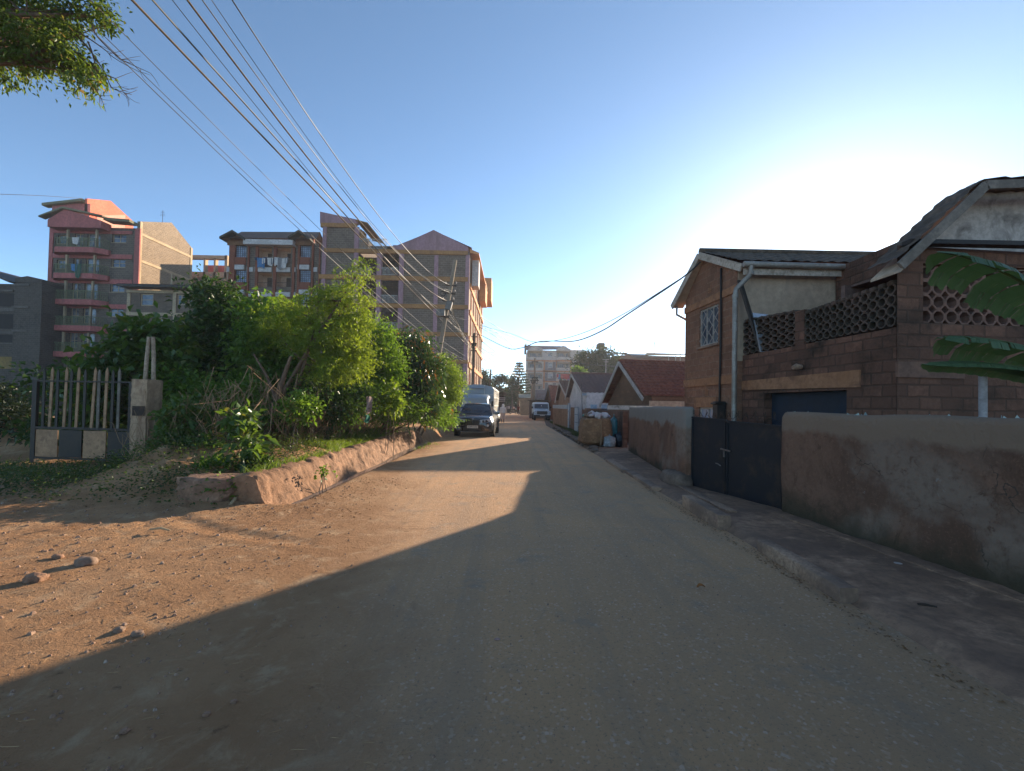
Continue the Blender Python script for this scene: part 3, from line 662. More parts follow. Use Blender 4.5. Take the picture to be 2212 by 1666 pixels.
# ================================================================ TWO-STOREY STONE HOUSE
BRN = stone('brown_stone', (.30, .158, .098), (.18, .1, .064), (.29, .195, .135), .4, .2, .014, (.05, .035, .026), .35)
BRD = stone('dark_brown_stone', (.21, .11, .074), (.105, .06, .042), (.09, .056, .04), .4, .21, .02, (.03, .024, .017), .9)
ORG = mat('orange_render', (.36, .19, .105), (.3, .15, .075), (.17, .09, .055), 1.4, 12, bm=.3)
CREAM = mat('cream_render', (.5, .4, .295), (.4, .31, .225), (.3, .25, .2), .8, 7, bm=.4, bsc=10, streak=True)
WHT = mat('stained_white', (.5, .455, .42), (.36, .32, .29), (.15, .13, .115), .9, 7, bm=.5, lo=.4, hi=.62)
WOODW = mat('peeling_white_board', (.5, .45, .38), (.38, .33, .27), (.2, .16, .12), 3, 15, bm=.3)
RTILE = mat('dark_roof_tile', (.13, .095, .065), (.075, .056, .04), (.19, .13, .09), 2.2, 14, bm=.5, lo=.4, hi=.6)
STL = mat('galvanised', (.33, .32, .29), (.24, .22, .19), (.2, .14, .1), 2, 14, bm=.1, rough=.5, metal=.3)
WF = mat('window_frame_grey', (.45, .43, .4), (.33, .31, .28), None, 3, 12, bm=.1, rough=.5)
GLZ = glass('window_glass', (.05, .06, .075), .1, (.13, .14, .15))
GA = V(5.70, 14.7, 0); GBp = V(5.95, 11.8, 0); GUv = (GBp - GA).normalized()
t = thing('stone_house', 'two-storey brown stone house with cream side wall and long gutter, behind the black gate', 'house', (5.8, 13, 0))
GH = t
apex = at(1513, 545, 13.45); eF = at(1453, 658, 15.0); eN = at(1604, 570, 11.55)
wl_len = (GBp - GA).length
mb = MB()
hw = (.75, 3.28, 1.62, 4.55); hw2 = (.95, 1.05, 2.35, 2.02)
# hole rectangles measured along the gable wall from its far corner
def uv_on(px, py):
    d = ray(px, py); n = V(-GUv.y, GUv.x, 0); tt = (GA - V(0, 0, 1.6)).dot(n) / d.dot(n) if False else ((GA - V(0, 0, 0)) - V(0, 0, 0)).dot(n) / d.dot(n)
    q = V(0, 0, 1.6) + d * tt; return (q - GA).dot(GUv), q.z
u0, z1_ = uv_on(1511, 672); u1, z1b = uv_on(1552, 655); _, z0_ = uv_on(1532, 745)
hw = (u0, z0_, u1, (z1_ + z1b) / 2)
u0b, zt = uv_on(1510, 880); u1b, _ = uv_on(1546, 880); hw2 = (u0b, 1.0, u1b, zt)
P = wallh(mb, GA, GUv, wl_len, 5.0, [hw, hw2], .12, 0)
pA = GA + V(0, 0, 5.0); pB = GBp + V(0, 0, 5.0)
zF = eF.z + .05; zN = eN.z - .02
mb.poly([pA, pB, V(GBp.x, GBp.y, zN), V(GA.x + .07, apex.y, apex.z - .12), V(GA.x, GA.y, zF)], 0)
mb.box((GA.x + .0, 14.62, 0), (12.5, 14.7, 5.2), 0)
mb.build('gable_wall', [BRN], t)
for (pl, ql, hh) in (((1476, 823.6), (1584, 809), .23), ((1478.5, 668), (1584, 617), .2)):
    za = uv_on(*pl)[1]; zb_ = uv_on(*ql)[1]; zz = (za + zb_) / 2; mb = MB()
    mb.prism([P(-.02, zz - hh, -.035), P(wl_len + .02, zz - hh, -.035), P(wl_len + .02, zz, -.035), P(-.02, zz, -.035)], V(-GUv.y, GUv.x, 0) * .05); mb.build('render_band', ORG, t)
mb = MB(); mb.prism([P(hw2[0] - .25, hw2[3], -.03), P(hw2[2] + .05, hw2[3], -.03), P(hw2[2] + .05, hw2[3] + .3, -.03), P(hw2[0] - .25, hw2[3] + .3, -.03)], V(-GUv.y, GUv.x, 0) * .04)
mb.build('render_band', ORG, t)
wo = window(t, P, hw, 3, 1, WF, GLZ, .09, .05, KERB)
window(t, P, hw2, 2, 1, WF, glass('bright_glass', (.3, .33, .38), .15), .09, .05)
# diamond security grille
mb = MB(); N_ = V(-GUv.y, GUv.x, 0)
for k in range(3):
    a_ = hw[0] + (hw[2] - hw[0]) * k / 3; b_ = hw[0] + (hw[2] - hw[0]) * (k + 1) / 3; m_ = (a_ + b_) / 2
    for j in range(3):
        z_a = hw[1] + (hw[3] - hw[1]) * j / 3; z_b = hw[1] + (hw[3] - hw[1]) * (j + 1) / 3; zm = (z_a + z_b) / 2
        for (ua, za, ub, zb_) in ((a_, zm, m_, z_b), (m_, z_b, b_, zm), (b_, zm, m_, z_a), (m_, z_a, a_, zm)): mb.beam(P(ua, za, .02), P(ub, zb_, .02), .012, .012)
mb.build('grille', WF, wo)
# air bricks
for (px, py) in ((1521, 706 - 0), (1523, 855)):
    uu, zz = uv_on(px, py) if py > 800 else uv_on(1530, 634); mb = MB()
    for r_ in range(4):
        for c_ in range(2): mb.prism([P(uu + c_ * .1, zz + r_ * .06, -.012), P(uu + c_ * .1 + .07, zz + r_ * .06, -.012), P(uu + c_ * .1 + .07, zz + r_ * .06 + .035, -.012), P(uu + c_ * .1, zz + r_ * .06 + .035, -.012)], N_ * .01)
    mb.build('air_brick', ORG, t)
# cream wall facing the camera over the terrace
mb = MB(); mb.box((GBp.x + .02, 11.78, 2.9), (12.5, 11.86, zN - .02)); mb.build('side_wall', CREAM, t)
mb = MB(); mb.box((GBp.x + .02, 11.8, 0), (12.5, 11.88, 2.9)); mb.build('lower_wall', BRN, t)
# roof: two tiled slopes on boards
xr = 12.2
RG = V(apex.x - .02, apex.y, apex.z)
def slope(mb, r0, e0, L, nx, ny, amp=.03, mi=0, tile=.32, xdir=V(1, 0, 0), thick=.0):
    """tiled roof slope from ridge point r0 down to eave e0, L long: rolled tiles in stepped courses"""
    def fn(u, v):
        q = r0.lerp(e0, v) + xdir * (L * u); k = v * ny
        dn = (e0 - r0).normalized(); n = xdir.cross(dn); n = n if n.z > 0 else -n
        st = (k - math.floor(k - 1e-6)) if v > 0 else 0
        return q + n * (st * .035 * min(1, tile * 3) + amp * math.sin(2 * math.pi * L * u / tile) * .5 + noise.noise(q * 2) * .012)
    mb.grid(fn, nx, ny * 4, mi)
s = MB(); slope(s, RG, eN + V(-.05, -.08, .04), xr - RG.x, 200, 8, .03); slope(s, RG, eF + V(-.02, .1, 0), xr - RG.x, 120, 7, .03)
s.build('roof', RTILE, t, smooth=40)
mb = MB(); mb.tube([RG + V(0, 0, .03), V(xr, RG.y, RG.z + .03)], .1, 8); mb.build('ridge_cap', RTILE, t, smooth=60)
mb = MB()
for e in (eF, eN):
    a_ = RG + V(-.03, 0, -.10); b_ = e + V(-.03, 0, -.1); mb.beam(a_, b_, .04, .2)
mb.build('barge_board', WOODW, t)
mb = MB(); mb.prism([RG + V(0, 0, -.14), eN + V(0, 0, -.1), eN + V(0, .02, -.13), RG + V(0, 0, -.2)], V(.35, 0, 0)); mb.prism([RG + V(0, 0, -.14), eF + V(0, 0, -.1), eF + V(0, -.02, -.13), RG + V(0, 0, -.2)], V(.35, 0, 0))
mb.build('soffit', CREAM, t)
mb = MB(); gy = eN.y - .16; gz = eN.z - .06
mb.tube([V(eN.x - .05, gy, gz), V(10.6, gy + .03, gz - .03)], .075, 10); mb.build('gutter', STL, t, smooth=60)
mb = MB(); mb.box((eN.x, eN.y - .06, eN.z - .3), (10.6, eN.y - .03, eN.z - .14)); mb.build('fascia_board', WOODW, t)
# downpipe with swan neck, near corner of the gable wall
q0 = at(1622, 566, gy); q1 = at(1622, 592, gy); q2 = at(1590, 625, 11.55); q3 = at(1588, 640, 11.5); q4 = V(q3.x, q3.y, .2)
mb = MB(); mb.tube([q0, q1, q2, q3, q4], .062, 10); mb.tube([q1 + V(0, 0, .06), q1 - V(0, 0, .03)], .075, 10); mb.tube([q3 + V(0, 0, .05), q3 - V(0, 0, .07)], .075, 10)
mb.build('downpipe', STL, t, smooth=60)
mb = MB(); q = at(1462, 662, 14.9); mb.tube([q, q - V(0, 0, .28), q + V(.42, 0, -.5)], .04, 8); mb.build('waste_pipe', STL, t, smooth=60)
# black conduit and meter box
def onw(px, py, off=.05):
    uu, zz = uv_on(px, py); return P(uu, zz, -off)
mb = MB(); mb.tube([onw(1561, 580), onw(1561, 700), onw(1558.5, 830), onw(1558, 870)], .03, 7); mb.build('conduit', BLK, t, smooth=60)
mb = MB(); c = onw(1562, 905, .12); mb.cbox((c.x, c.y, 1.45), (.22, .36, .75), rz=-.08); c2_ = onw(1562, 872, .14); mb.cbox((c2_.x, c2_.y, c2_.z), (.28, .42, .05), rz=-.08)
mb.build('meter_box', BLK, t, bevel=.01)
# ================================================================ TERRACE HOUSE (garage below, pierced screen walls, steep gable)
t = thing('terrace_house', 'dark stone house with pierced block screens, garage door and steep white gable, far right', 'house', (7, 8, 0))
LA = V(6.10, 11.78, 0); LB = V(6.44, 7.45, 0); LU = (LB - LA).normalized(); LL = (LB - LA).length; LN = V(-LU.y, LU.x, 0)
def on2(px, py):
    d = ray(px, py); tt = LA.dot(LN) / d.dot(LN); q = V(0, 0, 1.6) + d * tt; return (q - LA).dot(LU), q.z
gu0, gz = on2(1651, 843); gu1, gz2 = on2(1829, 838)
mb = MB(); PL = wallh(mb, LA, LU, LL, 3.04, [(gu0, 0, gu1, 2.02)], .25, 0)
mb.poly([LA + LN * .2 + V(0, 0, 3.04), LB + LN * .2 + V(0, 0, 3.04), LB + V(0, 0, 3.04), LA + V(0, 0, 3.04)])
mb.build('garage_wall', BRD, t)
mb = MB(); mb.prism([PL(gu0 - .0, 0, .2), PL(gu1, 0, .2), PL(gu1, 2.02, .2), PL(gu0, 2.02, .2)], LN * .04)
d_ = mb.build('garage_door', mat('blue_sheet', (.018, .032, .055), (.03, .035, .045), None, 1.5, 9, bm=.15, rough=.5), t)
mb = MB(); mb.prism([PL(0, 2.13, -.03), PL(LL * .84, 2.06, -.03), PL(LL * .84, 2.38, -.03), PL(0, 2.36, -.03)], LN * .06); mb.build('lintel_band', ORG, t)
mb = MB(); c = PL(on2(1737, 797)[0], 2.55, -.06); mb.tube([c + V(0, 0, 0), c - LN * .12, c - LN * .2 + V(0, 0, -.02)], [.05, .07, .04], 9); mb.build('drain_spout', KERB, t, smooth=40)
BLKM = mat('pierced_block', (.24, .135, .1), (.165, .095, .07), (.07, .055, .042), 1.1, 10, bm=.6, bsc=20)
BLKD = mat('pierced_block_mossy', (.14, .09, .068), (.07, .055, .04), (.035, .036, .022), 1.0, 10, bm=.6, bsc=20)
def screen(mb, O, U, cols, rows, pu, pz, th=.14, skip=()):
    """openwork wall of octagonal clay blocks laid in a square grid"""
    U = Vector(U).normalized(); N = V(-U.y, U.x, 0)
    def ring(c, ru, rz, k):
        out = []
        for i in range(8):
            a = math.pi / 8 + i * math.pi / 4; f = 1 / math.cos(math.pi / 8)
            out.append(c + U * (math.cos(a) * ru * f * k) + V(0, 0, math.sin(a) * rz * f * k))
        return out
    for i in range(cols):
        for j in range(rows):
            if (i, j) in skip: continue
            zo = rows_z(i, j) if callable(skip) else 0
            c = O + U * (pu * (i + .5)) + V(0, 0, pz * (j + .5) + random.uniform(-.004, .004))
            ou = ring(c, pu * .5, pz * .5, 1.0); inn = ring(c, pu * .5, pz * .5, .74); b0 = len(mb.v)
            mb.v += ou + inn + [p + N * th for p in ou] + [p + N * th for p in inn]
            for a in range(8):
                b = (a + 1) % 8
                for f in ((a, b, 8 + b, 8 + a), (8 + a, 8 + b, 24 + b, 24 + a), (16 + a, 24 + a, 24 + b, 16 + b), (a, 16 + a, 16 + b, b)): mb.f.append(tuple(b0 + x for x in f)); mb.m.append(0)
    return mb
# left stretch of the parapet, then the taller right stretch; top steps up towards the camera
ua = 0.02; ub = on2(1718, 700)[0]; uc = on2(1738, 700)[0]; ud = LL - .02
n1 = 7; mb = MB(); screen(mb, LA + LU * ua + V(0, 0, 3.06), LU, n1, 5, (ub - ua) / n1, .178)
for v_ in mb.v: v_.z = 3.06 + (v_.z - 3.06) * (1.0 - .17 * ((v_ - LA).dot(LU) - ua) / (ub - ua))
mb; mb.build('pierced_parapet', BLKD, t)
n2 = 12; mb = MB(); screen(mb, LA + LU * uc + V(0, 0, 3.07), LU, n2, 4, (ud - uc) / n2, .198)
for v_ in mb.v: v_.z = 3.07 + (v_.z - 3.07) * (.80 + .13 * ((v_ - LA).dot(LU) - uc) / (ud - uc))
mb; mb.build('pierced_parapet', BLKD, t)
mb = MB()
mb.prism([PL(ub, 3.04, -.01), PL(uc, 3.04, -.01), PL(uc, 3.80, -.01), PL(ub, 3.80, -.01)], LN * .17)
mb.build('parapet_post', BRD, t)
for i in range(n2):
    mb = MB(); u = uc + (ud - uc) * (i + .5) / n2; c = PL(u, 3.07 + 4 * .198 * (.80 + .13 * (i + .5) / n2) + .02, .07); mb.cbox(c, (.16, (ud - uc) / n2 * .8, .07), rz=-.08); mb.build('coping_block', BLKD, t, bevel=.01)
for i in range(n1):
    mb = MB(); u = ua + (ub - ua) * (i + .5) / n1; c = PL(u, 3.06 + 5 * .178 * (1 - .17 * (i + .5) / n1) + .015, .07); mb.cbox(c, (.16, (ub - ua) / n1 * .8, .06), rz=-.08); mb.build('coping_block', BLKD, t, bevel=.01)
# terrace floor
mb = MB(); mb.poly([V(6.3, 11.75, 3.0), V(6.6, 7.6, 3.0), V(12, 8.2, 3.0), V(12, 11.75, 3.0)]); mb.build('terrace_floor', PAVE, t, fixn=False)
# pillar at the corner and front wall to the right
FU = V(math.cos(R(4.5)), math.sin(R(4.5)), 0); FO = V(6.43, 7.43, 0)
def on3(px, py):
    n = V(-FU.y, FU.x, 0); d = ray(px, py); tt = FO.dot(n) / d.dot(n); q = V(0, 0, 1.6) + d * tt; return (q - FO).dot(FU), q.z
pu1, pz1 = on3(1994, 690); _, ptop = on3(1970, 563)
mb = MB(); FP = wallh(mb, FO, FU, 6, 4.42, [(pu1, 3.13, 5.8, 4.14)], .3, 0); mb.build('front_wall', BRD, t)
mb = MB(); mb.prism([FP(-.01, 2.2, -.035), FP(1.2, 2.2, -.035), FP(1.2, 2.46, -.035), FP(-.01, 2.46, -.035)], V(-FU.y, FU.x, 0) * .05)
mb.build('lintel_band', mat('orange_faded', (.2, .115, .08), (.13, .08, .06), None, 2, 9), t)
n3 = 22; mb = MB(); pu = .2425
screen(mb, FO + FU * (pu1 + .01) + V(-FU.y, FU.x, 0) * .08 + V(0, 0, 3.14), FU, n3, 4, pu, .247, .16); mb.build('pierced_screen', BLKM, t)
mb = MB(); mb.prism([FP(pu1, 3.13, 1.6), FP(5.8, 3.13, 1.6), FP(5.8, 4.2, 1.6), FP(pu1, 4.2, 1.6)], V(-FU.y, FU.x, 0) * .1); mb.prism([FP(.6, 4.16, .3), FP(5.8, 4.16, .3), FP(5.8, 4.2, .3), FP(.6, 4.2, .3)], V(-FU.y, FU.x, 0) * 1.4); mb.build('back_wall', mat('dim_wall', (.16, .105, .085), None, None), t)
mb = MB(); mb.box((8.5, 7.9, 0), (12.4, 11.7, 5.4)); mb.build('main_block', BRD, t)
# gable wall and steep roof
e0 = at(1946, 549, 7.25); tp = at(2112, 393, 7.25); yg = 7.7
gz0 = 4.42
mb = MB(); gx0 = e0.x + .25
mb.prism([V(e0.x + .5, yg, gz0 - .3), V(12.4, yg, gz0 - .3), V(12.4, yg, tp.z + .2), V(tp.x + .42, yg, tp.z + .22), V(e0.x + .52, yg, e0.z + .07)], V(0, .15, 0))
mb.build('gable_wall', WHT, t)
s = MB(); slope(s, V(tp.x, 7.15, tp.z), V(e0.x - .12, 7.15, e0.z - .12), .62, 8, 7, .02, xdir=V(0, 1, 0), tile=.3)
slope(s, V(tp.x, 7.15, tp.z), V(tp.x, 7.15, tp.z) + V(2.1, 0, .12), .62, 8, 6, .02, xdir=V(0, 1, 0), tile=.3)
s.build('roof', RTILE, t, smooth=40)
mb = MB(); a_ = V(tp.x, 7.12, tp.z - .12); b_ = V(e0.x - .12, 7.12, e0.z - .24); mb.beam(a_, b_, .05, .14); mb.beam(a_, a_ + V(2.2, 0, .12), .05, .14)
mb.build('barge_board', mat('grey_board', (.23, .2, .17), (.15, .13, .11), None, 3, 14), t)
mb = MB(); mb.prism([a_ + V(0, 0, -.06), b_ + V(0, 0, -.06), b_ + V(0, 0, -.1), a_ + V(0, 0, -.1)], V(0, .6, 0)); mb.build('soffit', CREAM, t)
mb = MB(); q = on3(1960, 552); mb.box((6.5, 7.25, 4.40), (12.2, 7.42, 4.47)); mb.build('eaves_beam', BLK, t)
# things on the terrace
mb = MB(); a_ = at(1611, 600, 11.3); b_ = at(1640, 682, 11.3); mb.beam(V(a_.x, 11.6, a_.z), V(b_.x, 11.15, 3.02), .2, .05)
tag(mb.build('plank', mat('dark_board', (.07, .055, .045), None, None)), 'dark plank leaning on the cream wall above the garage', 'plank')
mb = MB(); a_ = at(1644, 672, 11.0); b_ = at(1688, 690, 11.0); mb.prism([V(a_.x, 11.0, 3.05), V(b_.x, 11.0, 3.05), V(b_.x - .03, 11.35, a_.z - .02), V(a_.x - .02, 11.35, a_.z + .03)], V(0, .04, 0))
tag(mb.build('metal_sheet', mat('shiny_sheet', (.55, .6, .66), (.45, .5, .55), None, 2, 4, rough=.25, metal=.6, bm=.05)), 'shiny metal sheet propped behind the pierced parapet', 'metal sheet')
mb = MB(); c = at(1900, 602, 11.7); mb.tube([c + V(-.45, 0, .1), c + V(-.43, -.02, -.02), c + V(0, -.1, 0)], .014, 6); mb.tube([c + V(0, -.1, .1), c + V(0, -.1, -.16)], [.07, .1], 10)
tag(mb.build('wall_lamp', STL, smooth=50), 'small bracket lamp on the cream wall under the gutter', 'lamp')
# pole behind the near wall
q = at(2124, 815, 5.3); mb = MB(); mb.tube([V(q.x, q.y, 0), V(q.x - .005, q.y, q.z + .05)], .04, 12)
tag(mb.build('white_pipe', mat('pale_pipe', (.33, .33, .35), (.25, .24, .25), None, 3, 12, bm=.1), smooth=60), 'upright pale pipe standing behind the near wall under the banana leaves', 'pipe')
# banana plant, trunk just beyond the frame
BL = leafm('banana_leaf', (.08, .13, .06), (.115, .16, .075), .25, .5)
RIB = mat('banana_rib', (.16, .2, .07), (.1, .13, .05), None, 3, 9, bm=.1, rough=.5)
t = thing('banana_plant', 'banana plant reaching large split leaves in over the near wall from the right edge', 'plant', (6.45, 5.0, 0))
mb = MB(); mb.tube([(6.45, 5.0, 0), (6.43, 5.0, 1.0), (6.4, 5.0, 2.0), (6.4, 5.0, 2.6)], [.15, .13, .1, .06], 12); mb.build('stem', RIB, t, smooth=60)
def banana(tip, root, mid, wl_, wr, seed, tear):
    tip, root, mid = Vector(tip), Vector(root), Vector(mid); n = 60
    B = lambda s: root * (1 - s) ** 2 + mid * 2 * s * (1 - s) + tip * s * s
    mb = MB(); vv = []
    for side, wd in ((1, wl_), (-1, wr)):
        prev = None; seg0 = 0
        for i in range(n):
            if (i * 7 + seed) % tear == 0 and i > 4: seg0 += 1; cut = True
            else: cut = False
            q = []
            for s in (i / n, (i + (.2 if ((i + 1) * 7 + seed) % tear == 0 else 1.0)) / n):
                c = B(s); dn = (B(min(1, s + .02)) - B(max(0, s - .02))).normalized(); sv = dn.cross(V(0, 0, 1)).normalized() * side
                w_ = wd * min(1, (1 - s) * 6) ** .6 * min(1, .25 + s * 5) * (1 - .25 * abs(s - .45)) * (1 + .03 * math.sin(i * 1.3 + seed))
                dr_ = .55 + .5 * ((seg0 * 37 + seed) % 5) / 5
                out = [c + V(0, 0, .012), c + sv * w_ * .35 + V(0, 0, -.02 * dr_) + dn * .03, c + sv * w_ * .7 - V(0, 0, w_ * .28 * dr_) + dn * .05, c + sv * w_ * .92 - V(0, 0, w_ * .75 * dr_) + dn * .07]
                q.append(out)
            for k in range(3): mb.poly([q[0][k], q[0][k + 1], q[1][k + 1], q[1][k]])
    o = mb.build('leaf', BL, t, fixn=False, uv=False); o.data.polygons.foreach_set('use_smooth', [True] * len(o.data.polygons))
    r = MB(); r.tube([B(i / 20) for i in range(21)], [.028 - .022 * i / 20 for i in range(21)], 6); r.build('midrib', RIB, o, smooth=60)
banana(at(2026, 545, 4.9), (6.4, 4.95, 2.6), at(2170, 562, 4.85), .40, .26, 3, 9)
banana(at(2040, 728, 4.9), (6.42, 5.0, 2.15), at(2170, 722, 4.8), .36, .2, 11, 8)
banana(at(2006, 785, 5.0), (6.42, 5.1, 2.0), at(2170, 772, 4.9), .26, .18, 5, 7)
banana((7.1, 4.2, 3.3), (6.4, 5.0, 2.6), (6.8, 4.6, 3.5), .3, .3, 2, 9)
# ================================================================ APARTMENT BLOCKS ON THE LEFT
class Fac:
    """front face of a building standing at distance D: photo measurements -> metres on that face"""
    def __init__(s, D, cv, par): s.D = D; s.cv = cv; s.par = par
    def R(s, x0, y0, x1, y1, D=None):
        D = D or s.D; a = s.cv(x0, y0); b = s.cv(x1, y1); xm, ym = (a[0] + b[0]) / 2, (a[1] + b[1]) / 2
        return at(a[0], ym, D).x, at(xm, b[1], D).z, at(b[0], ym, D).x, at(xm, a[1], D).z
    def box(s, mb, x0, y0, x1, y1, f=0.0, bk=.1, mi=0, D=None):
        D = D or s.D; X0, Z0, X1, Z1 = s.R(x0, y0, x1, y1, D); mb.box((X0, D - f, Z0), (X1, D + bk, Z1), mi); return s
    def pt(s, x, y, d=0): a = s.cv(x, y); p = at(a[0], a[1], s.D); return V(p.x, s.D + d, p.z)
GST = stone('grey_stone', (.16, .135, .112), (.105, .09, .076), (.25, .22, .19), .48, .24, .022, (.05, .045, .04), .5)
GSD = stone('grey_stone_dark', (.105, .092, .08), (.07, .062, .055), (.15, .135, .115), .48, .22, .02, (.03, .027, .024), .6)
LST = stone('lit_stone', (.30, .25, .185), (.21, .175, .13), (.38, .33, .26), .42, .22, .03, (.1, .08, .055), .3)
PNK = mat('pink_render', (.46, .15, .15), (.35, .115, .11), (.3, .11, .1), .6, 5, bm=.15, bsc=8, streak=True)
COR = mat('coral_render', (.75, .2, .13), (.66, .16, .1), None, .3, 4, bm=.1, bsc=8)
CRF = mat('cream_frame', (.44, .36, .25), (.33, .27, .19), None, 1, 8, bm=.15)
MAU = mat('mauve_render', (.33, .21, .26), (.27, .17, .21), (.2, .13, .15), .4, 5, bm=.15, bsc=8, streak=True)
OCH = mat('ochre_band', (.36, .195, .07), (.27, .14, .055), (.18, .1, .05), .7, 6, bm=.15)
RBR = mat('red_brown_render', (.23, .075, .04), (.17, .055, .033), None, .8, 7, bm=.15)
BRC = mat('brown_plaster', (.2, .1, .045), (.15, .075, .035), None, .8, 7, bm=.15)
WHB = mat('white_band', (.55, .56, .58), (.42, .42, .42), None, .8, 6, bm=.1)
SHE = mat('iron_sheet_roof', (.13, .085, .065), (.09, .06, .05), (.17, .115, .09), .5, 5, bm=.2)
DRK = mat('dark_void', (.022, .019, .017), (.03, .025, .022), None, 1, 5, bm=0)
GRR = mat('green_rail', (.19, .24, .13), (.14, .17, .1), None, 2, 8, bm=.1)
BLR = mat('dark_rail', (.05, .055, .06), (.03, .03, .03), None, 2, 8, bm=.1)
WHR = mat('pale_rail', (.42, .45, .45), (.3, .32, .32), None, 2, 8, bm=.1)
G1 = glass('curtained_glass', (.06, .065, .08), .12, (.2, .2, .21)); G2 = glass('dark_glass', (.025, .035, .055), .1, (.09, .1, .12))
CLM = [mat('cloth_%s' % n, c, None, None, 6, 20, bm=.3) for n, c in (('blue', (.06, .2, .42)), ('white', (.6, .6, .6)), ('navy', (.03, .04, .08)), ('green', (.05, .12, .08)), ('red', (.42, .04, .05)), ('grey', (.22, .23, .25)), ('pink', (.5, .2, .2)))]
def cloth(par, p, wd, hh, m, name='garment', top=False, **k):
    """hanging washing: a rippled cloth pegged along its top"""
    mb = MB(); s = random.random() * 9
    f = lambda u, v: p + V(wd * (u - .5) * (1 - .12 * v), .05 * math.sin(u * 9 + s) * v - .03, -hh * v * (1 - .1 * math.sin(u * 4 + s)))
    mb.grid(f, 10, 8); mb.grid(lambda u, v: f(u, v) + V(0, .015, 0), 10, 8); o = mb.build(name, m, None if top else par, smooth=60, fixn=False)
    return o
# ---------------------------------------------------------------- pink block
cA = lambda x, y: (.2604 * x, 379.5 + .2604 * y)
t = thing('apartment_block', 'tall pink and grey stone apartment block with faceted balconies and coral roof gable', 'building', (-50, 56, 0))
f = Fac(52, cA, t); X0, _, X1, _ = f.R(392, 900, 1142, 900)
f.box; U_ = V(1, 0, 0)
z_top = f.R(400, 430, 1140, 500)[3]
floors = [(480, 655), (690, 870), (900, 1078), (1108, 1290), (1318, 1495), (1522, 1660)]
# facade with openings
holes = []; wins = []
def H(x0, y0, x1, y1): a = f.R(x0, y0, x1, y1); return (a[0] - X0, a[1], a[2] - X0, a[3])
for k, (ya, yb) in enumerate(floors):
    o = 205 * k; dx = -12 * k
    wins.append((H(478 + dx * .7, 493 + o, 552 + dx * .7, 565 + o), 0)); wins.append((H(930 + dx * .7, 483 + o, 1048 + dx * .7, 556 + o), 0))
    wins.append((H(618 + dx, 478 + o, 690 + dx, 612 + o), 1)); wins.append((H(722 + dx, 478 + o, 832 + dx, 612 + o), 1))
mb = MB(); PA = wallh(mb, (X0, 52, 0), U_, X1 - X0, z_top, [w_[0] for w_ in wins], .3, 0)
mb.poly([(X0, 52, 0), (X0, 60.4, 0), (X0, 60.4, z_top), (X0, 52, z_top)])
mb.build('front_wall', GSD if False else GST, t)
for (h_, kd) in wins:
    window(t, PA, h_, 2 if kd == 0 else 2, 2 if kd else 2, CRF, G1 if kd else G2, .22, .09, CRF if kd == 0 else None)
mb = MB()
f.box(mb, 392, 440, 420, 1900, .1, .05); f.box(mb, 1100, 440, 1142, 1900, .1, .05)
for k, (ya, yb) in enumerate([(455, 482)] + [(652 + 207 * j, 688 + 207 * j) for j in range(6)]): f.box(mb, 421, ya, 1099, yb, .08, .05)
mb.build('pink_frame', PNK, t)
for k in range(5):
    y = 622 + 212 * k; dx = -9 * k; pr = 1.25
    a = f.R(478 + dx, y, 922 + dx, y + 42); xs = [a[0], a[0] + .9, a[2] - .9, a[2]]; ys = [52 - .35, 52 - pr, 52 - pr, 52 - .35]
    mb = MB(); mb.prism([V(a[0], 51.95, a[1])] + [V(x, y_, a[1]) for x, y_ in zip(xs, ys)] + [V(a[2], 51.95, a[1])], V(0, 0, a[3] - a[1]))
    bo = mb.build('balcony', PNK, t)
    railing(bo, [V(x, y_ + .06, 0) for x, y_ in zip(xs, ys)], a[3], a[3] + 1.05, GRR, .16, .018, True)
    mb = MB(); c0 = f.R(598 + dx, 470 + 207 * k, 612 + dx, 622 + 207 * k); mb.box((c0[0], 51.3, a[3]), (c0[0] + .22, 51.5, a[3] + 2.3)); c0 = f.R(836 + dx, 470, 848 + dx, 600); mb.box((c0[0], 51.3, a[3]), (c0[0] + .2, 51.5, a[3] + 2.3))
    mb.build('column', CRF, t)
c = f.pt(712, 545, -1.15); cloth(t, V(c.x, 50.78, c.z), .8, .75, CLM[1], 'garment')
for (x, m_) in ((705, CLM[0]), (738, CLM[3])):
    c = f.pt(x, 762); cloth(t, V(c.x, 50.72, c.z), .75, 1.5 if x > 710 else .8, m_, 'garment')
# top balcony canopy with small gable
a = f.R(490, 400, 922, 465); mb = MB(); apx = f.pt(630, 305)
mb.prism([V(a[0], 50.7, a[1]), V(a[2], 50.7, a[1]), V(a[2], 50.7, a[3] - .1), V(apx.x, 50.7, apx.z - .15), V(a[0], 50.7, a[3] - .1)], V(0, 1.35, 0)); mb.build('canopy_front', PNK, t)
l = f.pt(437, 378); r = f.pt(950, 375); mb = MB()
for e in (l, r): mb.prism([V(e.x, 50.4, e.z), V(apx.x, 50.4, apx.z), V(apx.x, 50.4, apx.z - .22), V(e.x, 50.4, e.z - .16)], V(0, .8, 0))
r2 = f.pt(1140, 395); mb.prism([V(r.x - .3, 50.9, r.z - .05), V(r2.x, 50.9, r2.z), V(r2.x, 50.9, r2.z - .3), V(r.x - .3, 50.9, r.z - .35)], V(0, 1.3, 0))
mb.build('canopy_roof', mat('green_trim', (.2, .2, .12), (.14, .14, .09), None, 1, 6), t)
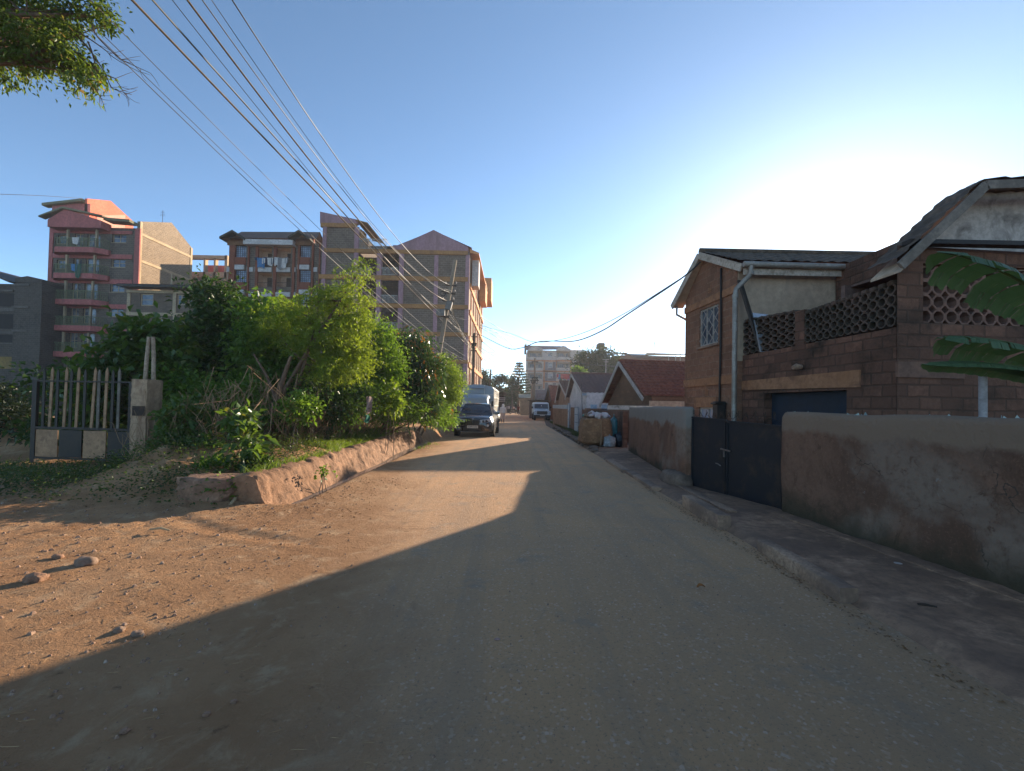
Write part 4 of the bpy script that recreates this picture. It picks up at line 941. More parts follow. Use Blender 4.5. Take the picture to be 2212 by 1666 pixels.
# penthouse
a = f.R(416, 221, 722, 470); b = f.R(425, 300, 715, 450)
mb = MB(); ph = wallh(mb, (a[0], 52.3, a[1]), U_, a[2] - a[0], a[3] - a[1], [(f.R(470, 0, 515, 1)[0] - a[0], 1.4, f.R(470, 0, 515, 1)[2] - a[0], 3.3), (f.R(595, 0, 640, 1)[0] - a[0], 1.7, f.R(595, 0, 640, 1)[2] - a[0], 3.4)], .2)
for hh in ((f.R(470, 0, 515, 1)[0] - a[0], 1.4, f.R(470, 0, 515, 1)[2] - a[0], 3.3), (f.R(595, 0, 640, 1)[0] - a[0], 1.7, f.R(595, 0, 640, 1)[2] - a[0], 3.4)): window(t, ph, hh, 2, 1, CRF, G2, .18, .08)
mb.poly([(a[0], 52.3, a[1]), (a[0], 60, a[1]), (a[0], 60, a[3]), (a[0], 52.3, a[3])]); mb.build('penthouse_wall', mat('lilac_white', (.42, .37, .4), (.33, .28, .3), None, .6, 4), t)
mb = MB(); f.box(mb, 418, 224, 722, 296, -.2, .4); mb.build('pink_band', PNK, t)
P1 = at(190.5, 430, 52.3); P2 = at(236, 434, 55.2); P3 = at(292, 481, 58.4); xs_ = P1.x
mb = MB(); mb.prism([V(xs_, 52.2, 12), V(xs_, 52.2, P1.z), V(xs_ + .02, 55.2, P2.z), V(xs_ + .02, 58.6, P3.z + .2), V(xs_, 58.6, 12)], V(-.3, 0, 0)); mb.build('side_gable', COR, t)
mb = MB(); mb.prism([V(xs_ + .001, 53.4, 15), V(xs_ + .001, 53.4, P1.z - 1.5), V(xs_ + .02, 57.3, P3.z + .55), V(xs_ + .02, 57.3, 15)], V(.05, 0, 0)); mb.build('side_panel', mat('salmon_render', (.75, .36, .28), (.66, .3, .23), None, .4, 5), t)
l = f.pt(360, 232); r = f.pt(692, 195); mb = MB(); mb.prism([V(l.x, 51.8, l.z), V(r.x, 51.8, r.z), V(r.x, 51.8, r.z - .3), V(l.x, 51.8, l.z - .3)], V(0, .8, 0)); mb.build('roof', MATS['green_trim'], t)
# sunlit flank
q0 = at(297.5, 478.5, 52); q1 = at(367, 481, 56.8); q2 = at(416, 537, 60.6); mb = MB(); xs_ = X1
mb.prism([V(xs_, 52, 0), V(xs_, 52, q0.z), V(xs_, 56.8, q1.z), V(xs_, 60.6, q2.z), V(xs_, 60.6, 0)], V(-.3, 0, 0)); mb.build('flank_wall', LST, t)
mb = MB()
for (pa, pb) in (((299, 504.5), (410, 551)), ((298, 556.6), (427, 606)), ((297, 610), (427, 650))):
    za = at(*pa, 52).z; zb_ = at(pb[0], pb[1], 60.5).z; zz = (za + zb_) / 2; mb.box((xs_ + .01, 52, zz - .3), (xs_ + .06, 60.6, zz))
mb.box((xs_ + .01, 52.02, 0), (xs_ + .065, 52.35, q0.z)); mb.box((xs_ + .01, 60.25, 0), (xs_ + .065, 60.6, q2.z)); mb.box((xs_ + .01, 56.3, 3), (xs_ + .055, 56.6, 15.7))
mb.build('cream_band', mat('pale_concrete', (.5, .41, .28), (.4, .32, .21), None, 1, 7), t)
mb = MB(); q = at(351, 480, 56); mb.tube([q - V(0, 0, .5), q + V(0, 0, 1.5)], .025, 5)
for k in range(4): mb.tube([q + V(-.2 - .05 * k, 0, 1.4 - .2 * k), q + V(.2 + .05 * k, 0, 1.4 - .2 * k)], .015, 4)
mb.build('aerial', BLR, t)
# rear wing with open corridor
t = thing('corridor_block', 'low pink and stone wing with open corridors behind the pink apartment block', 'building', (-42, 66, 0))
mb = MB(); mb.box((-46, 66.2, 0), (-36.6, 76, 21.7)); mb.build('wall', PNK, t)
f2 = Fac(64.4, lambda x, y: (x, y), t); mb = MB()
for (x0, y0, x1, y1) in ((408, 552, 490, 560), (408, 588, 490, 600), (408, 600, 414, 800), (440, 558, 444, 620), (462, 558, 466, 620), (484, 552, 490, 700)): f2.box(mb, x0, y0, x1, y1, .1, .5)
mb.build('column', mat('pale_concrete', (.5, .41, .28)), t)
mb = MB(); f2.box(mb, 414, 600, 484, 860, 0, .4); mb.build('stone_panel', LST, t)
# ---------------------------------------------------------------- low cream-framed block
cv = lambda x, y: (.2604 * x, 379.5 + .2604 * y)
t = thing('low_block', 'low grey stone block with cream frames and rusty sheet roof, half hidden by shrubs', 'building', (-36, 47, 0))
f = Fac(46, cv, t); X0, Z0, X1, Z1 = f.R(1055, 955, 1722, 1900); 
wins = [(1165, 980, 1272, 1080, 1), (1468, 985, 1542, 1075, 2), (1560, 985, 1640, 1078, 2), (1130, 1182, 1180, 1280, 1), (1490, 1185, 1560, 1275, 2), (1250, 1185, 1350, 1280, 2)]
hs = [(lambda a: (a[0] - X0, a[1], a[2] - X0, a[3]))(f.R(*w_[:4])) for w_ in wins]
mb = MB(); Pq = wallh(mb, (X0, 46, 0), U_, X1 - X0, Z1, hs, .2); mb.poly([(X1, 46, 0), (X1, 56, 0), (X1, 56, Z1), (X1, 46, Z1)]); mb.build('wall', stone('patched_stone', (.17, .135, .105), (.1, .085, .07), (.15, .13, .11), .5, .22, .02, (.28, .25, .21), .12), t)
for h_, w_ in zip(hs, wins): window(t, Pq, h_, w_[4], 2, CRF, G2, .12, .11)
mb = MB()
for (x0, y0, x1, y1) in ((1055, 955, 1722, 978), (1050, 1140, 1722, 1166), (1050, 1340, 1722, 1366)): f.box(mb, x0, y0, x1, y1, .1, .05)
for x in (1057, 1436, 1700): f.box(mb, x, 978, x + 27, 1140, .08, .05); f.box(mb, x, 1166, x + 22, 1340, .08, .05); f.box(mb, x, 1366, x + 22, 1800, .08, .05)
mb.build('cream_frame', CRF, t)
e0 = f.pt(1032, 915, -.9); e1 = f.pt(1735, 930, -.9); zr = e0.z + 1.6
s = MB(); s.grid(lambda u, v: V(e0.x + (e1.x - e0.x) * u, 45.1 + 6 * v, e0.z + 1.25 * v + .03 * math.sin(u * 260)), 300, 3); s.build('roof', SHE, t, fixn=False)
mb = MB(); mb.box((e0.x, 45.05, e0.z - .28), (e1.x, 45.15, e0.z - .03)); mb.box((e0.x + .3, 45.2, e0.z - .3), (e1.x, 46.2, e0.z - .2)); mb.build('fascia', BLK, t)
mb = MB(); q = f.pt(1458, 905, -.6); mb.box((q.x - .06, q.y, q.z - .2), (q.x + .06, q.y + .1, q.z + 1.0)); mb.build('vent_pipe', CRF, t)
# ---------------------------------------------------------------- far-left grey blocks
t = thing('grey_block', 'unfinished dark grey block-built flats at the far left edge', 'building', (-58, 50, 0))
f = Fac(50, cv, t); mb = MB()
f.box(mb, -900, 890, 158, 1900, 0, 8); a = f.pt(-300, 720); f.box(mb, 160, 905, 385, 1900, .7, 8); pk_ = f.pt(285, 848)
aa = f.R(160, 880, 385, 1900); mb.prism([V(aa[0], 49.3, aa[3] - .3), V(aa[2], 49.3, aa[3] - .3), V(aa[2], 49.3, aa[3] + .1), V(pk_.x, 49.3, pk_.z), V(aa[0], 49.3, aa[3] + .2)], V(0, 8, 0)); mb.build('wall', GSD, t)
mb = MB()
for (x0, y0, x1, y1) in ((-400, 1095, 158, 1125), (-400, 945, 120, 960), (-400, 1290, 140, 1310), (-400, 1385, 140, 1395)): f.box(mb, x0, y0, x1, y1, .12, .1)
for (x0, y0, x1, y1) in ((160, 1095, 300, 1112), (160, 1290, 290, 1304), (160, 915, 305, 930)): f.box(mb, x0, y0, x1, y1, .8, .1)
mb.build('concrete_band', mat('grey_concrete', (.15, .135, .12), (.1, .09, .08), None, 1, 6), t)
mb = MB()
for (x0, y0, x1, y1) in ((-300, 985, -60, 1085), (-20, 975, 120, 1085), (-300, 1150, -60, 1280), (-20, 1150, 135, 1270), (-20, 1322, 135, 1385)): f.box(mb, x0, y0, x1, y1, .02, .1)
mb.build('opening', DRK, t)  # dark panels on the wall face, the shade of openings put into their colour
mb = MB(); f.box(mb, -300, 1500, 128, 1600, .06, .1); mb.build('yellow_sign', mat('dull_yellow', (.3, .2, .05), (.2, .14, .05), None, .5, 4), t)
l = f.pt(-400, 690); r = f.pt(158, 893); m_ = f.pt(-100, 780); s = MB(); s.prism([V(l.x, 49, l.z), V(m_.x, 49, m_.z), V(r.x, 49, r.z), V(r.x, 49, r.z - .2), V(m_.x, 49, m_.z - .2), V(l.x, 49, l.z - .2)], V(0, 9, 0)); s.build('roof', BLK, t)
# ---------------------------------------------------------------- brown block with laundry
c2 = lambda x, y: (460.8 + .2819 * x, 433.7 + .2819 * y)
t = thing('laundry_block', 'brown and white apartment block with washing on its top balcony and two small gables', 'building', (-28, 55, 0))
f = Fac(52.5, c2, t); X0, Z0, X1, Z1 = f.R(105, 320, 818, 1700)
bays = [(115, 262, 152, 262 - 4, 1), (637, 760, 650, 745, 1)]
wins = []
for x0, x1 in ((156, 254), (652, 745)):
    for k in range(4): wins.append((x0, 343 + 190 * k, x1, 437 + 190 * k))
cent = []
for x0, x1 in ((332, 449), (472, 594)):
    for k in range(4): cent.append((x0, 362 + 190 * k, x1, 442 + 196 * k if k == 0 else 660 + 190 * (k - 1)))
hs = [(lambda a: (a[0] - X0, a[1], a[2] - X0, a[3]))(f.R(*w_)) for w_ in wins]; hc = [(lambda a: (a[0] - X0, a[1], a[2] - X0, a[3]))(f.R(*w_)) for w_ in cent]
mb = MB(); Pb = wallh(mb, (X0, 52.5, 0), U_, X1 - X0, Z1, hs + hc, .1); mb.poly([(X0, 52.5, 0), (X0, 64, 0), (X0, 64, Z1), (X0, 52.5, Z1)]); mb.build('wall', GST, t)
for h_ in hs: window(t, Pb, h_, 6, 6, mat('blue_black_frame', (.03, .035, .05), (.04, .04, .05)), glass('pale_glass', (.22, .26, .33), .15, (.12, .15, .2)), .09, .05)
for h_ in hc:
    mb = MB()
    for q in ([Pb(h_[0], h_[1], 1.3), Pb(h_[2], h_[1], 1.3), Pb(h_[2], h_[3], 1.3), Pb(h_[0], h_[3], 1.3)], [Pb(h_[0], h_[1], .1), Pb(h_[0], h_[1], 1.3), Pb(h_[0], h_[3], 1.3), Pb(h_[0], h_[3], .1)], [Pb(h_[2], h_[1], .1), Pb(h_[2], h_[1], 1.3), Pb(h_[2], h_[3], 1.3), Pb(h_[2], h_[3], .1)], [Pb(h_[0], h_[3], .1), Pb(h_[2], h_[3], .1), Pb(h_[2], h_[3], 1.3), Pb(h_[0], h_[3], 1.3)]): mb.poly(q)
    mb.build('balcony_recess', mat('recess_cream', (.4, .36, .3), (.3, .27, .23), None, .8, 6), t)
for k in range(4):
    for (x0, x1) in (((370, 418), (520, 552)) if k else ((375, 440), (527, 557))):
        q = f.R(x0, 380 + 190 * k, x1, 460 + 190 * k if k == 0 else 475 + 190 * k); mb = MB(); mb.box((q[0], 53.72, max(q[1], 0)), (q[2], 53.79, q[3])); mb.build('door', DRK, t)
mb = MB()
for (x0, x1, p_) in ((118, 156, .25), (254, 264, .25), (312, 331, .2), (450, 471, .2), (595, 612, .2), (637, 652, .25), (745, 757, .25)): f.box(mb, x0, 320 if p_ < .25 else 300, x1, 1700, p_, .05)
f.box(mb, 105, 330, 119, 1700, .1, .05); f.box(mb, 795, 330, 806, 1700, .12, .05)
for (x0, x1) in ((156, 254), (652, 745)):
    for k in range(4): f.box(mb, x0, 437 + 190 * k, x1, 492 + 190 * k, .2, .05)
mb.build('red_brown_pier', RBR, t)
mb = MB()
for (x0, x1, ap) in ((118, 264, 190), (637, 757, 688)):
    l = f.pt(x0, 305, -.26); r = f.pt(x1, 305, -.26); a = f.pt(ap, 268, -.26); b0_ = f.pt(x0, 345, -.26); mb.prism([V(l.x, l.y, b0_.z), V(r.x, l.y, b0_.z), r, a, l], V(0, .2, 0))
mb.build('gable_front', BRC, t)
mb = MB()
for k in range(4):
    y = 495 + 190 * k
    for (x0, x1) in ((152, 242), (648, 740)): f.box(mb, x0, y, x1, y + 36, .24, .02)
    y = 513 + 190 * k
    for (x0, x1) in ((106, 133), (262, 308), (322, 450), (470, 592), (612, 632), (758, 800)): f.box(mb, x0, y, x1, y + 34, .15, .02)
f.box(mb, 262, 318, 636, 356, .9, .9)
mb.build('white_band', WHB, t)
for (x0, x1) in ((325, 448), (472, 594)):
    for k in (1, 2): q = f.R(x0, 635 + 190 * (k - 1), x1, 660 + 190 * (k - 1)); railing(t, [V(q[0], 52.4, 0), V(q[2], 52.4, 0)], q[1], q[3] + .1, BLR, .15, .015)
# roof
r0 = at(*c2(215, 238), 57); r1 = at(*c2(818, 240), 57); e0 = f.pt(90, 312, -.9); e1 = f.pt(818, 318, -.9)
s = MB(); s.poly([V(e0.x + 1, e0.y, e0.z + .1), e1 + V(0, 0, .1), r1, r0]); s.poly([V(e0.x, e0.y, e0.z), V(e0.x + 1, e0.y, e0.z + .1), r0, V(e0.x, 62, e0.z)]); s.poly([r0, r1, V(r1.x, 62, e0.z), V(e0.x, 62, e0.z)]); s.build('roof', SHE, t)
for (x0, ap, x1) in ((92, 188, 278), (606, 686, 772)):
    l = f.pt(x0, 300, -1.1); r = f.pt(x1, 310, -1.1); a = f.pt(ap, 250, -1.1); mb = MB()
    for e in (l, r): mb.prism([e, a, a - V(0, 0, .26), e - V(0, 0, .26)], V(0, 3.6, 0))
    mb.build('gable_roof', mat('dark_fascia', (.035, .04, .035), (.05, .045, .035)), t)
for k, (x, wd, hh, m_) in enumerate(((345, .5, .35, 2), (380, .95, 1.2, 0), (400, .4, .6, 1), (418, .6, .9, 2), (448, .7, .9, 1), (472, .5, .7, 2), (498, .55, 1.0, 1), (520, .6, 1.3, 5), (552, .7, 1.1, 1), (572, .4, .7, 5))):
    c = f.pt(x, 442 + (k % 3) * 4, -.35); o = cloth(None, c, wd, hh, CLM[m_], 'garment', True)
    tag(o, '%s garment drying on the top balcony of the brown block, %s from the left' % ({0: 'blue', 1: 'white', 2: 'navy', 5: 'grey'}[m_], ['first', 'second', 'third', 'fourth', 'fifth', 'sixth', 'seventh', 'eighth', 'ninth', 'tenth'][k]), 'laundry', 'washing on the top balcony')
mb = MB(); a = f.pt(322, 440, -.35); b = f.pt(594, 440, -.35); mb.tube([a, b], .012, 4); mb.build('washing_line', BLR, t)
# ---------------------------------------------------------------- mauve block
t = thing('mauve_block', 'large mauve and grey stone apartment block with ochre bands and a pointed gable', 'building', (-12, 55, 0))
f = Fac(48, c2, t); DR_ = 70.0
XL0, _, XL1, ZL = f.R(825, 200, 1085, 1700); XR0, _, XR1, ZR = f.R(1410, 385, 1952, 1700); XC1 = XR1
mb = MB(); mb.box((XL0, 48, 0), (XL1, 60, ZL)); mb.box((XR0, 48, 0), (XR1 - .02, DR_, ZR)); mb.box((XL1, 50.6, 0), (XR0, 60, ZR)); mb.build('wall', GST, t)
mb = MB()
for (x0, x1, y0, pd) in ((822, 851, 175, .14), (1066, 1100, 205, .14), (1240, 1276, 400, .14), (1411, 1446, 405, .14), (1681, 1711, 420, .12), (1921, 1952, 420, .14)):
    f.box(mb, x0, y0, x1, 1750, pd, .06 if x0 not in (1240,) else .4)
l = f.pt(1380, 385, -.15); r = f.pt(1956, 385, -.15); a = f.pt(1690, 228, -.15); l2 = f.pt(1430, 345, -.15); r2 = f.pt(1952, 358, -.15); b_ = f.pt(1690, 392, -.15)
mb.prism([V(l.x, l.y, b_.z), V(r.x, l.y, b_.z), r2, a, l2, V(l.x, l.y, l2.z)], V(0, .4, 0))
l = f.pt(822, 178, -.15); tl = f.pt(822, 88, -.15); tr = f.pt(1110, 150, -.15); r = f.pt(1110, 185, -.15); mb.prism([l, V(tr.x, l.y, l.z), tr, tl], V(0, .4, 0))
mb.build('mauve_frame', MAU, t)
mb = MB()
for (y0, y1) in ((372, 402), (572, 606), (785, 817), (995, 1026), (1205, 1233), (1420, 1446)): f.box(mb, 852 if y0 < 500 else 812, y0, 1410, y1, .18, .2); f.box(mb, 1411, y0 + 12, 1952, y1 + 12, .18, .06)
f.box(mb, 826, 176, 1100, 206, .18, .2)
mb.build('ochre_band', OCH, t)
mb = MB(); 
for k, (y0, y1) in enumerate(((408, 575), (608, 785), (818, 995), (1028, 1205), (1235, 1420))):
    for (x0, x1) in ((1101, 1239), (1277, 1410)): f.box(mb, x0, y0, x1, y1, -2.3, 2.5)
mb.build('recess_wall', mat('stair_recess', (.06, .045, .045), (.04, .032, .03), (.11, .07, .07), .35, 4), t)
for k, (y1) in enumerate((572, 783, 993, 1203)):
    a = f.R(1277, y1 - 58, 1410, y1); railing(t, [V(a[0], 47.95, 0), V(a[2], 47.95, 0)], a[1], a[3], WHR, .13, .018, True)
    if k < 1: a = f.R(1100, y1 - 58, 1210, y1); railing(t, [V(a[0], 47.95, 0), V(a[2], 47.95, 0)], a[1], a[3], WHR, .13, .018, True)
mb = MB()
for k, y in enumerate((575, 785, 995)):   # stair flights inside the bay
    a = f.pt(1105, y - 130, 1.2); b = f.pt(1235, y - 8, 1.2); mb.beam(a, b, 1.0, .2)
mb.build('stair_flight', MAU, t)
# upper veranda beside the left tower
l = f.pt(1100, 155, -.4); m_ = f.pt(1190, 178, -.4); r = f.pt(1330, 352, -.4); s = MB()
s.prism([l, m_, m_ - V(0, 0, .12), l - V(0, 0, .12)], V(0, 6, 0)); s.prism([m_, r, r - V(0, 0, .14), m_ - V(0, 0, .14)], V(0, 5, 0)); s.build('veranda_roof', mat('ochre_soffit', (.3, .19, .08), (.2, .13, .06), None, .8, 5), t)
mb = MB(); f.box(mb, 1108, 215, 1130, 372, -.9, .2); f.box(mb, 1150, 290, 1170, 372, -.9, .2); f.box(mb, 1125, 230, 1150, 372, -1.0, .1); mb.build('veranda_post', OCH, t)
a = f.R(1105, 305, 1310, 372); railing(t, [V(a[0], 47.9, 0), V(a[2] + .3, 47.9, 0)], a[1], a[1] + 1.1, WHR, .13, .018, True)
s = MB(); a = f.pt(1690, 228); l = f.pt(1395, 348); r = f.pt(1958, 358); l3 = f.pt(1325, 350)
s.poly([V(l.x, 48, l.z), V(a.x, 48, a.z), V(a.x, DR_, a.z), V(l.x, DR_, l.z)]); s.poly([V(a.x, 48, a.z), V(r.x + .3, 48, r.z), V(r.x + .3, DR_, r.z), V(a.x, DR_, a.z)]); s.poly([V(l3.x - 2, 48, l3.z), V(l.x, 48, l.z), V(l.x, DR_, l.z), V(l3.x - 2, DR_, l3.z)])
s.build('roof', SHE, t)
# flank along the road
xf = XR1; US = V(0, 1, 0); H_ = ZR
hs = []; rows = [(k * 2.88 + 1.1, k * 2.88 + 2.4) for k in range(6)]
for (z0, z1) in rows:
    for y0 in (2.0, 5.2, 8.6, 11.8, 15.2, 18.4): hs.append((y0, z0, y0 + 1.5, z1))
mb = MB()
for a_, b_ in zip([0] + [0], [0]): pass
O_ = V(xf, DR_, 0); Pf = wallh(mb, V(xf, 48, 0), US, DR_ - 48, H_, hs, -.001 + .16, 0) if False else None
mb = MB(); Uf = V(0, 1, 0); Nf = V(-1, 0, 0)
def Pf(u, v, d=0): return V(xf, 48, 0) + Uf * u + Nf * d + V(0, 0, v)
us = sorted({0, DR_ - 48, *[h[0] for h in hs], *[h[2] for h in hs]}); vz = sorted({0, H_, *[h[1] for h in hs], *[h[3] for h in hs]})
for a, b in zip(us, us[1:]):
    for c, d in zip(vz, vz[1:]):
        if any(h[0] <= (a + b) / 2 <= h[2] and h[1] <= (c + d) / 2 <= h[3] for h in hs): continue
        mb.poly([Pf(a, c), Pf(b, c), Pf(b, d), Pf(a, d)])
for (a, c, b, d) in hs:
    for q in ([Pf(a, c), Pf(a, c, .15), Pf(a, d, .15), Pf(a, d)], [Pf(b, c), Pf(b, d), Pf(b, d, .15), Pf(b, c, .15)], [Pf(a, d), Pf(b, d), Pf(b, d, .15), Pf(a, d, .15)], [Pf(a, c), Pf(b, c), Pf(b, c, .15), Pf(a, c, .15)]): mb.poly(q)
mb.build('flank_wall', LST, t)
PINKF = mat('brick_red_frame', (.42, .14, .085), (.36, .11, .07), None, 1, 6)
for h_ in hs: 
    window(t, Pf, h_, 2, 1, PINKF, G1, .12, .12)
mb = MB()
for z in [k * 2.88 + .1 for k in range(1, 6)]: mb.box((xf + .01, 48.3, z - .15), (xf + .16, DR_, z + .35))
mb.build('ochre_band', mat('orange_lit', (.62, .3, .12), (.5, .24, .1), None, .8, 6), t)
mb = MB()
for y in (51.0, 54.3, 57.7, 60.9, 64.3, 67.5): mb.box((xf + .01, y - 1.1, 0), (xf + .1, y - .8, H_ - .1))
mb.build('pilaster', PINKF, t)
for k, (y0, y1, z0, z1, pj) in enumerate(((49.3, 51.0, ZR - 3.4, ZR - .5, .9), (60, 64, ZR - 2.6, ZR + .2, 1.0), (65.5, 70, ZR - 1.2, ZR + 2.2, 1.5))):
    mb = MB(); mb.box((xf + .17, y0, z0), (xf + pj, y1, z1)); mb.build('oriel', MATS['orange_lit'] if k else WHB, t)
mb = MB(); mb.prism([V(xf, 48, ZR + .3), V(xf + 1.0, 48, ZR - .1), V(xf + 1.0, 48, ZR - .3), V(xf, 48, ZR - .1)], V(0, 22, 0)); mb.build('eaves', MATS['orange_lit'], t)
for k in range(14):
    y = 49 + k * 1.5; z = rows[1 + k % 4][0] + .2; c = V(xf + .3, y, z + .9); o = cloth(t, c, .05, .9, CLM[k % 7], 'garment')
# ================================================================ SMALL HOUSES ALONG THE RIGHT
RED = mat('red_roof_tile', (.2, .07, .042), (.135, .048, .032), (.26, .1, .06), 3, 14, bm=.5, lo=.4, hi=.6)
RED2 = mat('brown_roof_tile', (.13, .07, .05), (.09, .05, .04), None, 2, 12, bm=.4)
MRN = mat('maroon_sheet', (.13, .075, .07), (.1, .06, .055), (.17, .1, .08), .8, 6, bm=.15)
GSH = mat('grey_sheet', (.17, .17, .175), (.12, .12, .12), (.2, .15, .12), .8, 6, bm=.15)
BWS = stone('house_stone', (.2, .115, .07), (.145, .085, .055), (.13, .09, .065), .38, .2, .014, (.05, .035, .025), .3)
TAN = stone('tan_stone', (.27, .18, .12), (.2, .135, .09), (.2, .15, .11), .45, .22, .014, (.06, .045, .03), .4)
WW = mat('white_wash', (.55, .55, .56), (.46, .45, .45), (.35, .33, .31), .7, 5, bm=.2)
LBL = mat('light_blue', (.24, .33, .4), (.18, .25, .32), (.3, .3, .28), 1, 7, bm=.15, rough=.5)
BWD = mat('white_barge', (.45, .44, .42), (.33, .31, .29), None, 2, 9, bm=.2)
def tiled(mb, r0, e0, ridge, nt_, rows, amp=.05, mi=0, sub=6):
    """slope of rolled clay tiles in stepped courses, r0 -> e0 down, ridge vector along"""
    r0, e0, ridge = Vector(r0), Vector(e0), Vector(ridge); dn = (e0 - r0).normalized(); n = ridge.cross(dn).normalized(); n = n if n.z > 0 else -n
    def fn(u, v):
        k = v * rows; fr = k - math.floor(k + 1e-6); q = r0.lerp(e0, v) + ridge * u
        roll = abs(math.sin(math.pi * u * nt_ + math.floor(k + 1e-6) * .15)) ** .7
        return q + n * (fr * .06 + roll * amp + noise.noise(q * 1.5) * .03 + noise.noise(V(math.floor(u * nt_) * 3.1, math.floor(k) * 7.7, 1)) * .012)
    mb.grid(fn, nt_ * sub, rows * 5, mi)
def small_house(name, label, A, B, apx, eA, eB, Lx, wallm, roofm, kind='tile', ov=.3, barge=BWD, wt=None, ntx=26, rows=12, rdir=None, under=None):
    """gabled house seen end-on: gable wall from A (far) to B (near) along the road, ridge running away to the right"""
    A, B, apx, eA, eB = [Vector(q) for q in (A, B, apx, eA, eB)]; t = thing(name, label, 'house', (A + B) / 2)
    rd = Vector(rdir or (1, .0, 0)).normalized(); g = MB(); xo = rd * ov
    wA = V(A.x, A.y, 0) + xo; wB = V(B.x, B.y, 0) + xo
    pa = wA + V(0, 0, eA.z - .02); pb = wB + V(0, 0, eB.z - .02)
    g.prism([wA, wB, pb, apx + xo - V(0, 0, .14), pa], rd * Lx * .97, 0); g.build('wall', wallm, t)
    s = MB(); R_ = rd * Lx
    if kind == 'tile':
        tiled(s, apx, eB, R_, ntx, rows, .07 if Lx > 4 else .05); tiled(s, apx, eA, R_, ntx, rows, .05, sub=3)
    else:
        for e in (eB, eA):
            dn = (e - apx); n = R_.cross(dn).normalized(); n = n if n.z > 0 else -n
            s.grid(lambda u, v: apx + dn * v + R_ * u + n * (.022 * math.sin(u * Lx * 2 * math.pi / .18 * .5) + .015 * (v > .5)), int(Lx * 30), 4)
    s.build('roof', roofm, t, smooth=35, fixn=False)
    m2 = MB(); m2.tube([apx - rd * .03 + V(0, 0, .03), apx + R_ + V(0, 0, .03)], .09, 8); m2.build('ridge_cap', roofm, t, smooth=60)
    for e in (eA, eB):
        b = MB(); b.beam(apx - rd * .05 - V(0, 0, .1), e - rd * .05 - V(0, 0, .1) + (e - apx).normalized() * .12, .045, .2); b.build('barge_board', barge, t)
    if under: 
        b = MB(); b.beam(eB + V(0, .02, -.14), eB + R_ + V(0, .02, -.14), .03, .18); b.build('fascia', under, t)
    return t
# brick cottage with red tiles (nearest)
A_ = at(1298, 872, 27.2); B_ = at(1389, 856, 22.0); ap = at(1338, 780, 24.6)
t = small_house('tiled_cottage', 'brown stone cottage with red clay tile roof and white barge boards', A_, B_, ap, A_, B_, 9.5, BWS, RED, ntx=34, rows=12, ov=.45, rdir=(.985, .12, 0))
mb = MB(); mb.box((B_.x + .45, B_.y + .5, 0), (B_.x + 9, B_.y + .6, B_.z)); mb.build('side_wall', BWS, t)
mb = MB(); mb.box((B_.x + .3, B_.y - .06, B_.z - .5), (B_.x + 8.5, B_.y - .0, B_.z - .22)); mb.build('fascia', CREAM, t)
q = at(1441, 826, 23); 
# white plaster strip of yard wall in front of cottage
a = at(1313, 873, 21.3); b = at(1408, 880, 19.8)
t = thing('yard_wall', 'brown stone yard wall topped by a white plaster strip, below the tiled cottage', 'wall', (a.x, a.y, 0))
mb = MB(); mb.prism([V(a.x, a.y, 0), V(b.x, b.y, 0), V(b.x, b.y, 1.5), V(a.x, a.y, 1.5)], V(.15, .02, 0)); mb.build('wall_body', BWS, t)
mb = MB(); mb.prism([V(a.x - .03, a.y, 1.5), V(b.x - .03, b.y, 1.5), V(b.x - .03, b.y, 1.7), V(a.x - .03, a.y, 1.7)], V(.2, .02, 0)); mb.build('plaster_strip', WHT, t)
# white cottage
A_ = at(1222, 859, 39.5); B_ = at(1257, 848, 34.0); ap = at(1235, 807, 37.0)
t = small_house('white_cottage', 'white washed cottage with maroon corrugated roof and light blue fascia, left of the tiled cottage', A_, B_, ap, A_, B_, 7.5, [WW], MRN, 'sheet', ov=.35, under=LBL, barge=BWD)
mb = MB(); mb.box((B_.x + .4, 33.9, 1.15), (B_.x + 7, 34.05, 2.55)); mb.build('front_wall', WW, t)
mb = MB(); mb.box((B_.x + .25, 33.75, 0), (B_.x + 7, 34.1, 1.5)); mb.build('stone_base', BWS, t)
for x in (1.6, 2.6): mb = MB(); mb.box((B_.x + x + .4, 33.84, 1.5), (B_.x + x + .55, 33.89, 2.5)); mb.build('post', WW, t)
mb = MB(); q = V(B_.x - .1, 34.6, 0); mb.tube([q + V(.15, 0, 3.4), q + V(.2, -.1, 2.0), q + V(.25, -.1, .8)], .02, 5); mb.build('cable', BLK, t)
# tiled cottages farther on
A_ = at(1200, 866, 49); B_ = at(1222, 852, 43.5); ap = at(1208.5, 824, 46.5)
small_house('far_cottage', 'pale stone cottage with brown tiles between the white cottage and the small red roof', A_, B_, ap, A_, B_, 6, TAN, RED2, ntx=18, rows=9)
A_ = at(1176.5, 866, 60); B_ = at(1191, 866, 53); ap = at(1185, 834.5, 57)
small_house('far_cottage', 'small brick cottage with bright red tile roof behind the white jeep', A_, B_, ap, A_, B_, 4.5, BWS, RED, ntx=14, rows=9, barge=BLK)
